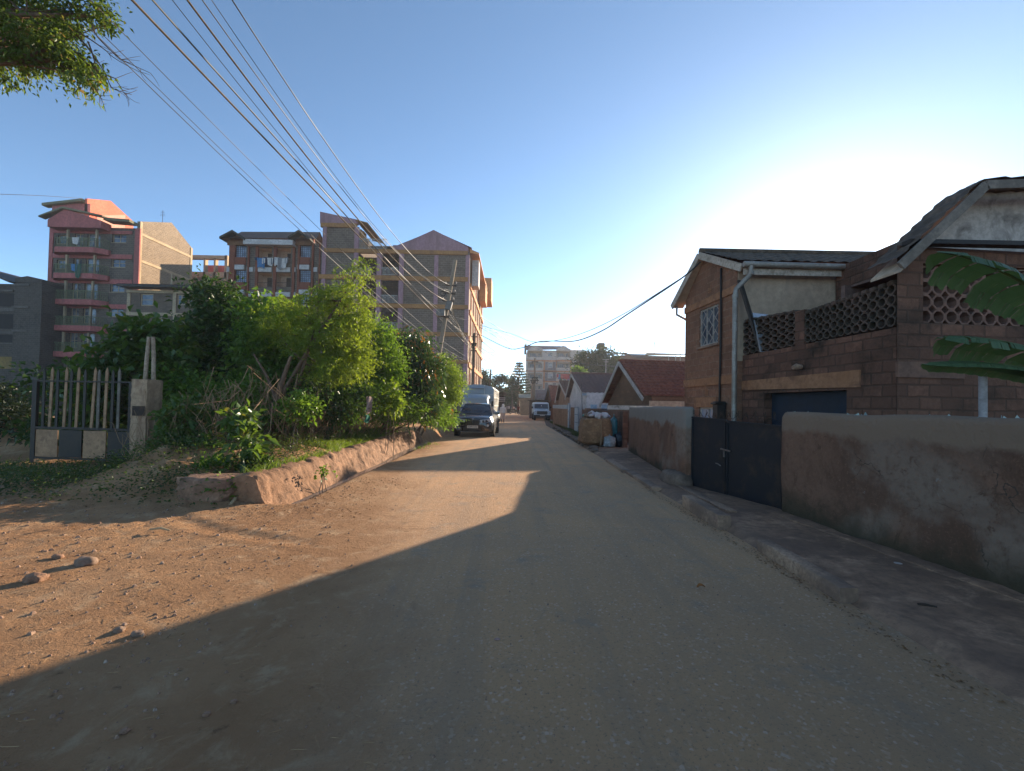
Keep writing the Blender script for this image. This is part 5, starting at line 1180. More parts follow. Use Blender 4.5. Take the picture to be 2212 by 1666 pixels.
# fence line pieces
def fence_wall(name, label, x0, y0, x1, y1, h, m, cap=None, th=.18):
    t = thing(name, label, 'wall', (x0, y0, 0)); d = V(x1 - x0, y1 - y0, 0).normalized(); n = V(-d.y, d.x, 0) * th
    mb = MB(); mb.prism([V(x0, y0, -.1), V(x1, y1, -.1), V(x1, y1, h), V(x0, y0, h)], n); mb.build('wall_body', m, t)
    if cap: c = MB(); c.prism([V(x0, y0, h + .002) - n * .2, V(x1, y1, h + .002) - n * .2, V(x1, y1, h + .3) - n * .2, V(x0, y0, h + .3) - n * .2], n * 1.4); c.build('sheet_top', cap, t)
    return t
fence_wall('compound_wall', 'tan stone compound wall topped with light blue sheet, right of the white jeep', 3.7, 40, 3.95, 31.6, 1.42, TAN, LBL)
fence_wall('compound_wall', 'short brown wall stretch with rubble on top beside the light blue door', 4.05, 30.6, 4.05, 28.6, 1.55, BWS)
fence_wall('compound_wall', 'dark low wall behind the rubbish sack', 4.2, 26.6, 4.25, 17.0, 1.45, BRD)
def sheet_door(label, x, y0, y1, h, m):
    t = thing('sheet_door', label, 'door', (x, y0, 0)); mb = MB(); mb.box((x, y1, .02), (x + .04, y0, h)); d = mb.build('door_leaf', m, t)
    mb = MB()
    for z in (.05, h * .38, h * .68, h - .08): mb.box((x - .025, y1, z), (x - .002, y0, z + .05))
    mb.build('door_rail', mat('blue_rail', (.17, .23, .28), (.13, .17, .2)), t); return t
sheet_door('narrow light blue steel door between two posts', 3.95, 31.4, 30.75, 1.85, LBL)
sheet_door('wider light blue steel door left of the rubbish sack', 4.0, 28.4, 26.9, 1.6, LBL)
fence_wall('sheet_fence', 'dark slate blue sheet panel above the rubbish sack', 4.6, 22.9, 5.6, 22.4, 1.5, mat('slate_sheet', (.08, .1, .125), (.06, .07, .085), None, 1, 6, bm=.1))
for (px, pm, lb) in ((1343, 1365, 'plain light blue shutter of a window in the stone base'), (1398 + 0, 1416, 'light blue window with pale frame at the cottage side')):
    a = at(1335 if pm == 1365 else 1395, 871, 33); 
    q = c5 = (948.8 + .2451 * (1335 if pm == 1365 else 1432), 0); x0 = 948.8 + .2451 * (1335 if pm == 1365 else 1432); x1 = x0 + 13.5
    a = at(x0, 874, 33.2); b = at(x1, 883, 33.2); mb = MB(); mb.box((a.x, 33.2, b.z), (b.x, 33.26, a.z)); o = mb.build('blue_shutter', mat('sky_blue', (.28, .42, .55), (.22, .34, .45), None, 1, 6)); tag(o, lb, 'shutter')
# sheds and kiosks at the far end
def shed(name, label, x0, y0, x1, y1, h0, h1, wm_, rm, ov=.3, corr=True):
    t = thing(name, label, 'shed', ((x0 + x1) / 2, y0, 0)); mb = MB(); mb.box((x0, y0, 0), (x1, y1, min(h0, h1) - .02)); mb.build('wall', wm_, t)
    s = MB(); s.grid(lambda u, v: V(x0 - ov + (x1 - x0 + 2 * ov) * u, y0 - ov + (y1 - y0 + 2 * ov) * v, h0 + (h1 - h0) * v + (.03 * math.sin(u * (x1 - x0) * 35) if corr else 0)), 60, 2); s.build('roof', rm, t, fixn=False)
    return t
shed('roadside_shed', 'grey corrugated shed roof rising behind the white jeep', 3.0, 62, 5.2, 66, 2.5, 4.0, BWS, GSH)
shed('roadside_shed', 'low flat dark roofed stall just behind the white jeep', 2.3, 56.5, 4.4, 60, 2.35, 2.3, mat('stall_brown', (.13, .09, .06), (.08, .06, .045)), BLK)
shed('kiosk', 'pale green fronted kiosk behind the far crowd', 1.4, 74, 3.2, 77, 2.9, 3.6, mat('kiosk_cream', (.32, .28, .2), (.22, .2, .15)), mat('sage_sheet', (.3, .36, .3), (.22, .27, .24)))
t = shed('kiosk', 'dark kiosk with striped awning just past the parked truck', -3.4, 58, -1.1, 61.5, 3.3, 2.9, mat('kiosk_dark', (.07, .05, .045), (.05, .04, .035)), mat('rust_sheet', (.16, .1, .08), (.1, .07, .06)))
mb = MB()
for k in range(3): mb.cbox((-1.9, 57.6 - .25 * k, 2.55 - .22 * k), (2.0, .28, .03), rx=R(-20))
mb.build('awning', WHB, t)
mb = MB(); mb.box((-6, 104, 0), (14, 104.3, 2.1)); tag(mb.build('end_wall', mat('hazy_wall', (.1, .09, .1), (.07, .065, .07), None, .5, 4)), 'long grey wall closing the far end of the road', 'wall')
# distant apartment building
c5 = lambda x, y: (948.8 + .2451 * x, 677.8 + .2451 * y)
t = thing('cream_block', 'distant cream and orange apartment building with maroon roof and stacked balconies', 'building', (10, 122, 0))
f = Fac(119, c5, t); CRW = mat('cream_wall', (.5, .48, .44), (.42, .4, .37), None, .3, 3); ORB = mat('orange_trim', (.5, .25, .13), (.42, .2, .11), None, .4, 3); GRP = mat('grey_panel', (.2, .195, .21), (.16, .155, .165), None, .4, 3)
MRF = mat('maroon_tile', (.2, .13, .13), (.16, .1, .1), None, .4, 3)
X0, _, X1, Z1 = f.R(772, 325, 1300, 900); mb = MB(); hs = []
for k in range(5):
    y = 95 * k
    for (x0, x1) in ((785, 905), (1035, 1152)): a = f.R(x0, 335 + y, x1, 385 + y); hs.append((a[0] - X0, a[1], a[2] - X0, a[3], 1))
    for (x0, x1) in ((960, 998), (1205, 1245)): a = f.R(x0, 338 + y, x1, 378 + y); hs.append((a[0] - X0, a[1], a[2] - X0, a[3], 0))
P5 = wallh(mb, (X0, 119, 0), U_, X1 - X0, Z1, hs, 1.2); mb.box((X0, 120.5, 0), (X1, 132, Z1)); mb.build('wall', CRW, t)
for i, h_ in enumerate(hs):
    if h_[4] == 0: window(t, P5, h_[:4], 3, 2, WHR, G1, .2, .12)
    else:
        mb = MB(); w_ = h_[2] - h_[0]; mb.prism([P5(h_[0], h_[1], 1.19), P5(h_[2], h_[1], 1.19), P5(h_[2], h_[3], 1.19), P5(h_[0], h_[3], 1.19)], V(0, .1, 0)); mb.build('balcony_back', CRW, t)
        window(t, P5, (h_[0] + w_ * .12, h_[1] + .1, h_[0] + w_ * .58, h_[3] - .3), 3, 1, WHR, G2, 1.1, .1); window(t, P5, (h_[0] + w_ * .75, h_[3] - 1.3, h_[0] + w_ * .88, h_[3] - .4), 1, 1, WHR, G2, 1.1, .08)
        mb = MB(); mb.prism([P5(h_[0] - .1, h_[1] - .7, -.35), P5(h_[2] + .1, h_[1] - .7, -.35), P5(h_[2] + .1, h_[1] + .1, -.35), P5(h_[0] - .1, h_[1] + .1, -.35)], V(0, .34, 0)); mb.build('parapet', CRW if i < 8 else mat('pale_cream', (.55, .5, .43), (.45, .41, .36)), t)
        railing(t, [P5(h_[0], 0, -.2), P5(h_[2], 0, -.2)], h_[1] + .1, h_[1] + .95, BLR, .35, .025)
mb = MB()
for (x0, y0, x1, y1) in ((905, 410, 1035, 422), (765, 410, 910, 418), (1030, 410, 1160, 422), (915, 500, 1035, 515), (765, 504, 1160, 512), (915, 595, 1150, 606), (918, 415, 930, 660), (1028, 415, 1036, 520), (1155, 415, 1165, 620)): f.box(mb, x0, y0, x1, y1, .14, .05)
mb.build('orange_trim', ORB, t)
mb = MB()
for (y0, y1) in ((425, 498), (518, 592), (610, 690)): f.box(mb, 932, y0, 957, y1, .05, .05); f.box(mb, 1000, y0, 1027, y1, .05, .05); f.box(mb, 958, y0 + 52, 999, y1, .05, .05)
mb.build('grey_panel', GRP, t)
mb = MB()
for (x0, ax, x1) in ((782, 850, 912), (1032, 1090, 1155)):
    l = f.pt(x0, 330, -.6); r = f.pt(x1, 330, -.6); a = f.pt(ax, 283, -.6); mb.prism([l, r, V(r.x, r.y, r.z + .4), a, V(l.x, l.y, l.z + .4)], V(0, 1, 0))
mb.build('gable_front', CRW, t)
s = MB(); a = f.pt(757, 258, 5); b = f.pt(1133, 265, 5); c = f.pt(1145, 318, -.6); d = f.pt(750, 325, -.6); s.poly([d, c, b, a]); a2 = f.pt(1135, 295, 5); b2_ = f.pt(1290, 298, 5); c2_ = f.pt(1300, 330, -.3); d2 = f.pt(1146, 328, -.3); s.poly([d2, c2_, b2_, a2]); s.poly([d, a, V(a.x, 134, a.z - 3), V(d.x, 134, d.z - 3)]); s.build('roof', MRF, t, fixn=False)
mb = MB(); f.box(mb, 750, 270, 768, 360, .5, .1); mb.build('roof_edge', mat('green_grey', (.13, .16, .14), (.1, .12, .11)), t)
for k in range(9): c = f.pt(1045 + k * 12, 535, -.5); cloth(t, c, .8, .9 + .5 * (k % 3), CLM[(k * 3 + 4) % 7], 'garment')
c = f.pt(1110, 533, -.55); cloth(t, c, 2.4, 1.4, CLM[4], 'garment')
# low metal roofed building at right, water tower, aerials
t = thing('blue_roof_block', 'low red walled building with blue grey metal roof and open canopy beyond the tiled cottage', 'building', (26, 90, 0))
f = Fac(90, c5, t); mb = MB(); f.box(mb, 1595, 372, 2250, 900, 0, 10); mb.build('wall', mat('dull_red_wall', (.22, .1, .08), (.16, .08, .065), None, .3, 3), t)
a = f.pt(1590, 335, 3); b = f.pt(1860, 342, 3); c = f.pt(1850, 385, -.5); d = f.pt(1720, 385, -.5); e = f.pt(1640, 345, -.5); s = MB(); s.poly([e, d, c, b, a]); s.build('roof', mat('blue_sheet_roof', (.2, .25, .3), (.16, .2, .24), None, .3, 3), t)
a = f.pt(1850, 340, 2); b = f.pt(2150, 352, 2); c = f.pt(2190, 372, -2); d = f.pt(1790, 380, -2); s = MB(); s.prism([a, b, c, d], V(0, 0, .15)); s.build('canopy', mat('olive_sheet', (.1, .1, .075), (.08, .08, .06)), t)
mb = MB()
for x in (2000, 2060, 2100, 2145): q = f.pt(x, 370, -1.5); mb.tube([q + V(0, 0, .3), q - V(0, 0, 4)], .07, 6)
mb.build('canopy_post', BWD, t)
t = thing('water_tower', 'dark square water tank on a stub tower above the big round tree', 'tank', (18, 100, 0))
f = Fac(100, c5, t); mb = MB(); f.box(mb, 1405, 256, 1460, 300, 0, 3); mb.build('tank', mat('tank_brown', (.09, .085, .07), (.07, .065, .055)), t, bevel=.15); mb = MB(); f.box(mb, 1412, 300, 1452, 900, -.2, 2); f.box(mb, 1460, 290, 1485, 300, -.2, 2); mb.build('tower', MATS['tank_brown'], t)
for (px, y0, y1, D, lb) in ((1413, 739, 765, 91, 'thin tall aerial on the blue roofed building'), (1308.5, 777, 812, 40, 'wooden aerial pole rising over the white cottage')):
    a = at(px, y1, D); b = at(px + .5, y0, D); mb = MB(); r_ = .04 if D < 50 else .07; mb.tube([a, b], r_, 6); mb.tube([b + V(-r_ * 8, 0, 0), b + V(r_ * 8, 0, 0)], r_ * .7, 5); mb.tube([b + V(-r_ * 5, 0, -r_ * 5), b + V(r_ * 5, 0, -r_ * 5)], r_ * .6, 5)
    tag(mb.build('aerial', WHR, smooth=60), lb, 'aerial')
# ================================================================ VEHICLES
BK_P = paint('black_blue_paint', (.003, .005, .011), .22, 0, .5, .03); WH_P = paint('white_paint', (.42, .45, .5), .35, 0, .5, .2); SV_P = paint('silver_paint', (.3, .3, .29), .35, .5, .6, .2)
TRK_P = paint('pale_grey_paint', (.26, .29, .31), .45, 0, .2, .2); TRW_P = paint('truck_cream', (.55, .52, .45), .5, 0, .1, .35)
TYR = mat('tyre', (.018, .017, .016), (.03, .026, .022), None, 6, 20, rough=.9); RIM = mat('rim', (.16, .16, .17), (.1, .1, .1), None, 6, 20, rough=.35, metal=.7, bm=0)
CHR = mat('chrome', (.6, .6, .62), (.5, .5, .5), None, 6, 20, rough=.15, metal=.9, bm=0); LAMP = glass('lamp_glass', (.45, .46, .46), .12); PLB = mat('black_plastic', (.012, .012, .013), (.02, .018, .016), None, 6, 20, rough=.6, bm=.1)
VGL = glass('car_glass', (.012, .018, .032), .05, (.03, .035, .045)); PLT = mat('plate_white', (.6, .6, .57), (.5, .5, .47), None, 6, 30, bm=0)
def text(s, size, m, parent, loc, rot=(R(90), 0, 0), ext=.002, name='lettering'):
    cu = bpy.data.curves.new('t', 'FONT'); cu.body = s; cu.size = size; cu.extrude = ext; cu.align_x = 'CENTER'; cu.align_y = 'CENTER'
    ob = bpy.data.objects.new('t', cu); C.objects.link(ob); bpy.context.view_layer.update()
    me = bpy.data.meshes.new_from_object(ob.evaluated_get(bpy.context.evaluated_depsgraph_get())); bpy.data.objects.remove(ob)
    me.materials.clear(); me.materials.append(m); o = bpy.data.objects.new(name, me); C.objects.link(o); o.parent = parent; o.location = loc; o.rotation_euler = rot; return o
def wheel(par, x, y, r, w):
    s = 1 if x > 0 else -1; e = bpy.data.objects.new('wheel', None)
    mb = MB(); rings = []
    for a, b in ((-.5, .62), (-.5, .92), (-.38, 1), (.38, 1), (.5, .92), (.5, .62), (.3, .58)):
        rings.append([(x + a * w, y + math.cos(q) * r * b, r + math.sin(q) * r * b) for q in [2 * math.pi * k / 24 for k in range(24)]])
    mb.loft(rings); wo = mb.build('wheel', TYR, par, local=True, smooth=40)
    mb = MB(); mb.disc((x + s * w * .36, y, r), (1, 0, 0), r * .6, w * .12, 20)
    for k in range(5):
        q = 2 * math.pi * k / 5; mb.beam((x + s * w * .45, y, r), (x + s * w * .45, y + math.cos(q) * r * .56, r + math.sin(q) * r * .56), .05, .05)
    mb.build('rim', RIM, wo, local=True, smooth=40); return wo
def sect(y, pts): return [(x, y, z) for x, z in pts] + [(-x, y, z) for x, z in reversed(pts[:-1] if pts[-1][0] == 0 else pts)]
def plate(t, x, y, z, w, h, s):
    mb = MB(); mb.box((x - w / 2, y - .012, z - h / 2), (x + w / 2, y, z + h / 2)); p = mb.build('number_plate', PLT, t, local=True); text(s, h * .82, PLB, p, (x, y - .015, z)); return p
# ---- dark coupe-backed SUV
t = thing('parked_car', 'glossy dark blue-black sloping-roof SUV with white number plate, parked facing the camera in front of the truck', 'car', (-1.9, 21.7, 0), R(-2)); t['label'] = 'glossy dark blue-black SUV with white number plate parked facing the camera'
mb = MB(); st = [(.02, .62, .42, .55, .78), (.07, .82, .30, .62, .90), (.22, .93, .26, .72, .98), (.5, .985, .25, .8, 1.03), (.95, 1.0, .25, .85, 1.08), (1.35, 1.0, .25, .88, 1.13), (2.2, 1.0, .26, .92, 1.1), (3.2, 1.0, .26, .95, 1.1), (4.1, .99, .28, 1.0, 1.16), (4.6, .95, .34, 1.02, 1.2), (4.88, .86, .42, .95, 1.12)]
mb.loft([sect(y, [(w * .55, zb), (w * .93, zb + .02), (w, zb + .14), (w * .985, (zb + zs) / 2), (w, zs - .05), (w * .96, zs + .03), (w * .88, zt - .02), (w * .5, zt + .025)]) for y, w, zb, zs, zt in st]); bd = mb.build('body', BK_P, t, local=True, smooth=38)
mb = MB()
W_ = lambda u, v: V((.80 - .17 * v) * (2 * u - 1), 1.28 + .74 * v - .10 * (1 - (2 * u - 1) ** 2), 1.115 + .50 * v + .02 * math.sin(v * 3))
mb.grid(W_, 12, 6); mb.build('windscreen', VGL, t, local=True, smooth=60, fixn=False)
mb = MB(); rf = [(1.98, .64, 1.60, 1.655), (2.4, .64, 1.63, 1.70), (3.0, .62, 1.6, 1.69), (3.7, .59, 1.45, 1.56), (4.3, .56, 1.25, 1.36), (4.62, .55, 1.15, 1.22)]
mb.loft([sect(y, [(w, z0), (w - .02, z1 - .02), (w * .6, z1)]) for y, w, z0, z1 in rf]); mb.build('roof', BK_P, t, local=True, smooth=40)
for s in (1, -1):
    mb = MB(); mb.poly([(s * .87, 1.45, 1.1), (s * .9, 3.9, 1.13), (s * .62, 3.5, 1.47), (s * .645, 2.4, 1.62), (s * .65, 2.0, 1.59)]); mb.build('side_window', VGL, t, local=True, fixn=False)
    mb = MB(); mb.tube([(s * .82, 1.3, 1.11), (s * .645, 2.0, 1.615)], .035, 6); mb.tube([(s * .9, 3.9, 1.14), (s * .6, 3.6, 1.45)], .05, 6); mb.build('pillar', BK_P, t, local=True, smooth=60)
    mb = MB(); mb.loft([[(s * (.95 + .26 * a), 1.55 - .1 * b + .02, 1.1 + .16 * c) for b, c in ((0, 0), (1, .15), (1, .85), (0, 1), (-.5, .5))] for a in (0, .15, .85, 1)]); mb.build('wing_mirror', BK_P, t, local=True, smooth=60)
    q = lambda dx, z, y: (s * dx, y, z)
    mb = MB(); mb.prism([q(.36, .86, .03), q(.40, .73, .0), q(.72, .74, .03), q(.91, .80, .17), q(.89, .90, .2), q(.7, .90, .06)], (0, -.03, 0)); hl = mb.build('headlight', LAMP, t, local=True)
    mb = MB(); mb.disc(q(.52, .80, -.03), (0, 1, 0), .055, .03, 14); mb.disc(q(.67, .81, -.01), (0, 1, 0), .055, .03, 14); mb.build('lamp_ring', PLB, hl, local=True)
    mb = MB(); mb.prism([q(.03, .84, .0), q(.03, .60, .0), q(.28, .58, .02), q(.34, .68, .03), q(.32, .84, .03)], (0, -.02, 0)); gr = mb.build('grille', PLB, t, local=True)
    mb = MB()
    for k in range(7): x = .06 + .038 * k; mb.box((min(s * x, s * (x + .012)), -.035, .62), (max(s * x, s * (x + .012)), -.018, .82))
    mb.build('grille_slats', mat('dark_chrome', (.06, .06, .065), (.05, .05, .05), None, 6, 20, rough=.3, metal=.8, bm=0), gr, local=True)
    mb = MB(); mb.prism([q(.5, .50, .02), q(.56, .34, .03), q(.82, .36, .08), q(.86, .50, .10)], (0, -.04, 0)); mb.build('air_intake', PLB, t, local=True)
    mb = MB(); mb.tube([q(.60, .47, -.03), q(.63, .38, -.03), q(.80, .39, .03), q(.82, .47, .04), q(.60, .47, -.03)], .014, 5); mb.build('intake_trim', CHR, t, local=True)
    mb = MB(); mb.disc(q(.74, .59, .02), (0, 1, 0), .055, .06, 14); mb.build('fog_light', LAMP, t, local=True)
    mb = MB(); mb.prism([q(.78, .0 + .3, .04), q(.95, .32, .22), q(1.0, .5, .3), q(.95, .66, .25)], (0, .02, 0)); 
    for y in (.98, 3.9):
        mb = MB(); mb.disc((s * 1.0, y, .4), (1, 0, 0), .46, .02, 24); mb.build('arch_shade_disc', PLB, t, local=True); wheel(t, s * .885, y, .385, .275)  # black disc stands in for the shaded hollow of an uncut arch
mb = MB(); mb.box((-.45, -.02, .34), (.45, .03, .54)); mb.build('lower_grille', PLB, t, local=True)
mb = MB(); mb.tube([(-.62, .05, .30), (-.4, -.01, .27), (.4, -.01, .27), (.62, .05, .30)], .02, 6); mb.build('skid_trim', mat('skid_silver', (.3, .3, .31), (.22, .22, .22), None, 5, 20, rough=.4, metal=.6, bm=0), t, local=True)
mb = MB(); mb.disc((0, .03, .895), (0, 1, .5), .045, .02, 18); e_m = mb.build('emblem', CHR, t, local=True); mb = MB(); mb.disc((0, .018, .888), (0, 1, .5), .028, .012, 14); mb.build('emblem_centre', mat('emblem_blue', (.1, .25, .5), (.1, .2, .4), None, 5, 5, bm=0), e_m, local=True)
plate(t, 0, -.03, .52, .54, .13, 'KBM 700J')
mb = MB(); mb.box((-.6, 1.0, .22), (.6, 4.6, .3)); mb.build('underbody', PLB, t, local=True)
mb = MB(); mb.tube([(.1, 1.14, 1.13), (-.55, 1.2, 1.15)], .012, 5); mb.tube([(.6, 1.2, 1.13), (0, 1.14, 1.15)], .012, 5); mb.build('wiper', PLB, t, local=True)
# ---- truck
t = thing('box_truck', 'pale grey box bodied lorry with cream slatted side, parked behind the dark SUV', 'truck', (-2.46, 29.3, 0), R(-1.2))
mb = MB(); mb.loft([sect(y, [(w, .55), (w, 1.35), (w - .04, 1.5), (wt, zt - .1), (wt - .12, zt)]) for y, w, wt, zt in ((.0, .93, .80, 2.05), (.35, .97, .86, 2.28), (1.6, .97, .88, 2.32))]); mb.build('cab', TRK_P, t, local=True, smooth=40)
mb = MB(); mb.grid(lambda u, v: V((.9 - .08 * v) * (2 * u - 1), -.035 + .22 * v - .02 * (1 - (2 * u - 1) ** 2), 1.34 + .72 * v), 8, 3); mb.build('windscreen', VGL, t, local=True, smooth=60, fixn=False)
for s in (1, -1):
    mb = MB(); mb.poly([(s * .985, .3, 1.4), (s * .985, 1.3, 1.4), (s * .93, 1.3, 2.05), (s * .93, .5, 2.05)]); mb.build('side_window', VGL, t, local=True, fixn=False)
    mb = MB(); mb.tube([(s * .95, .1, 2.0), (s * 1.15, -.05, 1.95), (s * 1.17, -.05, 1.6)], .012, 5); mb.box((min(s * 1.1, s * 1.24), -.09, 1.5), (max(s * 1.1, s * 1.24), -.04, 1.85)); mb.build('wing_mirror', PLB, t, local=True)
    mb = MB(); mb.box((min(s * .55, s * .85), -.05, .75), (max(s * .55, s * .85), .0, .92)); mb.build('headlight', LAMP, t, local=True)
    for y in (.75, 4.6): wheel(t, s * .86, y, .4, .26)
mb = MB(); mb.box((-.45, -.03, .95), (.45, .01, 1.12)); mb.box((-.95, -.1, .45), (.95, .02, .68)); mb.build('bumper', PLB, t, local=True)
mb = MB(); arch = [(1.1, .85), (1.1, 2.72), (1.02, 2.88), (.6, 2.97), (.3, 3.03)]
mb.loft([sect(y, arch) for y in (2.0, 2.02, 8.6)]); bx = mb.build('box_body', TRK_P, t, local=True, smooth=25)
mb = MB(); mb.prism([(-.42, 1.98, 2.42), (.42, 1.98, 2.42), (.42, 1.98, 2.78), (-.42, 1.98, 2.78)], (0, -.03, 0)); mb.prism([(-.5, 2.0, 2.9), (.5, 2.0, 2.9), (.5, 1.78, 2.76), (-.5, 1.78, 2.76)], (0, 0, .03)); mb.build('front_hatch', TRK_P, t, local=True)
mb = MB(); mb.tube([(.47, 1.97, 2.35), (.47, 1.97, 3.0)], .02, 5); mb.box((-1.08, 1.975, 2.32), (1.08, 1.995, 2.35)); mb.build('seam', TRW_P, t, local=True)
mb = MB()
for k in range(17):
    y = 2.1 + k * .4; mb.box((1.10, y, .9), (1.135, y + .2, 2.72))
for z in (.88, 1.5, 2.1, 2.68): mb.box((1.136, 2.0, z), (1.16, 8.6, z + .09))
mb.build('side_slats', TRW_P, t, local=True)
random.seed(3); mb = MB()
for k in range(60):
    y = 2.15 + (k % 17) * .4; z = 1.0 + random.random() * 1.6; mb.box((1.162, y, z), (1.168, y + .12, z + random.uniform(.06, .2)))
mb.build('painted_marks', PLB, t, local=True)
# ---- small saloon behind
t = thing('parked_car', 'light coloured car mostly hidden behind the parked lorry', 'car', (-2.02, 41.5, 0))
mb = MB(); st = [(0, .7, .3, .5, .62), (.2, .84, .22, .6, .75), (1.0, .87, .22, .72, .92), (2.5, .87, .22, .76, .92), (3.8, .86, .24, .78, .95), (4.3, .78, .3, .7, .85)]
mb.loft([sect(y, [(w * .55, zb), (w, zb + .1), (w, zs), (w * .9, zt), (w * .5, zt + .02)]) for y, w, zb, zs, zt in st]); mb.build('body', SV_P, t, local=True, smooth=40)
mb = MB(); mb.loft([sect(y, [(w, z0), (w * .85, z1), (w * .5, z1 + .02)]) for y, w, z0, z1 in ((1.1, .8, .9, .94), (1.7, .72, .92, 1.38), (2.9, .72, .92, 1.42), (3.7, .76, .9, 1.0))]); mb.build('glasshouse', VGL, t, local=True, smooth=40)
mb = MB(); mb.loft([sect(y, [(w, z0), (w * .6, z1)]) for y, w, z0, z1 in ((1.65, .6, 1.39, 1.42), (2.3, .63, 1.42, 1.47), (3.0, .6, 1.41, 1.44))]); mb.build('roof', SV_P, t, local=True, smooth=40)
for s in (1, -1):
    for y in (.8, 3.5): wheel(t, s * .78, y, .3, .2)
    mb = MB(); mb.box((min(s * .5, s * .78), -.01, .55), (max(s * .5, s * .78), .06, .68)); mb.build('headlight', LAMP, t, local=True)
    mb = MB(); mb.cbox((s * .95, 1.25, 1.0), (.2, .1, .14)); mb.build('wing_mirror', SV_P, t, local=True, bevel=.03)
# ---- boxy 4x4
t = thing('jeep', 'boxy white off-road jeep with round headlights parked half on the verge', 'car', (3.32, 48.6, .0), R(1.0))
mb = MB(); B_ = lambda x0, y0, z0, x1, y1, z1: mb.box((x0, y0, z0), (x1, y1, z1))
mb.loft([sect(y, [(w, .62), (w, 1.02), (w - .06, 1.1), (w * .7, zt)]) for y, w, zt in ((.0, .76, 1.12), (.05, .8, 1.16), (1.25, .82, 1.22))]); mb.build('bonnet', WH_P, t, local=True, smooth=30, bevel=.01)
mb = MB(); B_(-.88, 1.25, .62, .88, 4.4, 1.28); mb.build('body', WH_P, t, local=True, bevel=.04)
mb = MB(); mb.loft([sect(y, [(.84, 1.84), (.80, 1.98), (.6, 2.02)]) for y in (1.45, 1.5, 4.35)]); mb.build('roof', paint('white_roof', (.62, .64, .66), .4, 0, .3, .1), t, local=True, smooth=30)
mb = MB(); mb.poly([(-.74, 1.27, 1.3), (.74, 1.27, 1.3), (.72, 1.46, 1.82), (-.72, 1.46, 1.82)]); mb.build('windscreen', VGL, t, local=True, fixn=False)
mb = MB(); mb.beam((-.82, 1.28, 1.25), (-.8, 1.5, 1.86), .07, .06); mb.beam((.82, 1.28, 1.25), (.8, 1.5, 1.86), .07, .06); mb.box((-.84, 1.26, 1.24), (.84, 1.33, 1.31)); mb.beam((-.84, 4.3, 1.25), (-.82, 4.3, 1.86), .1, .1); mb.beam((.84, 4.3, 1.25), (.82, 4.3, 1.86), .1, .1); mb.beam((-.85, 2.5, 1.25), (-.83, 2.5, 1.86), .08, .08); mb.beam((.85, 2.5, 1.25), (.83, 2.5, 1.86), .08, .08); mb.build('window_frame', WH_P, t, local=True)
for s in (1, -1):
    mb = MB(); mb.poly([(s * .84, 1.5, 1.3), (s * .84, 4.25, 1.3), (s * .82, 4.25, 1.83), (s * .82, 1.5, 1.83)]); mb.build('side_window', VGL, t, local=True, fixn=False)
    mb = MB(); mb.prism([(s * .58, -.03, .62), (s * .92, -.03, .62), (s * .92, -.03, 1.03), (s * .9, .0, 1.08), (s * .58, .0, 1.08)], (0, 1.1, 0)); mb.build('front_wing', WH_P, t, local=True, bevel=.02)
    mb = MB(); mb.disc((s * .72, -.05, .88), (0, 1, 0), .105, .04, 20); h = mb.build('headlight', LAMP, t, local=True); mb = MB(); mb.tube([(s * .72 + math.cos(a) * .115, -.06, .88 + math.sin(a) * .115) for a in [k * math.pi / 8 for k in range(17)]], .014, 5); mb.build('lamp_ring', PLB, h, local=True)
    mb = MB(); mb.cbox((s * 1.02, 1.2, 1.42), (.16, .06, .22)); mb.tube([(s * .86, 1.3, 1.3), (s * 1.0, 1.2, 1.35)], .015, 5); mb.build('wing_mirror', PLB, t, local=True)
    mb = MB(); mb.tube([(s * .93, .0 + .1, .62), (s * .94, .3, .92), (s * .94, .85, .92), (s * .93, 1.1, .62)], .045, 6); mb.build('arch_trim', PLB, t, local=True, smooth=60)
    for y in (.55, 3.3): wheel(t, s * .78, y, .4, .24)
mb = MB(); B_(-.57, -.02, .66, .57, .05, 1.04); gr = mb.build('grille', PLB, t, local=True); mb = MB()
for k in range(6): B_(-.54, -.035, .70 + .055 * k, .54, -.021, .715 + .055 * k)
mb.build('grille_slats', mat('dark_chrome', (.06, .06, .065)), gr, local=True)
mb = MB(); B_(-.9, -.16, .44, .9, -.04, .62); mb.build('bumper', PLB, t, local=True, bevel=.01); mb = MB(); B_(-.92, -.045, .60, .92, -.035, .67); mb.build('front_panel', WH_P, t, local=True)
plate(t, 0, -.165, .60, .5, .12, 'KBA 147H')
mb = MB(); mb.disc((0, 1.36, 1.62), (0, -.93, .34), .05, .02, 12); mb.build('windscreen_sticker', PLT, t, local=True); mb = MB(); B_(-.45, 1.0, 1.215, .45, 1.2, 1.235); mb.build('bonnet_vent', PLB, t, local=True)
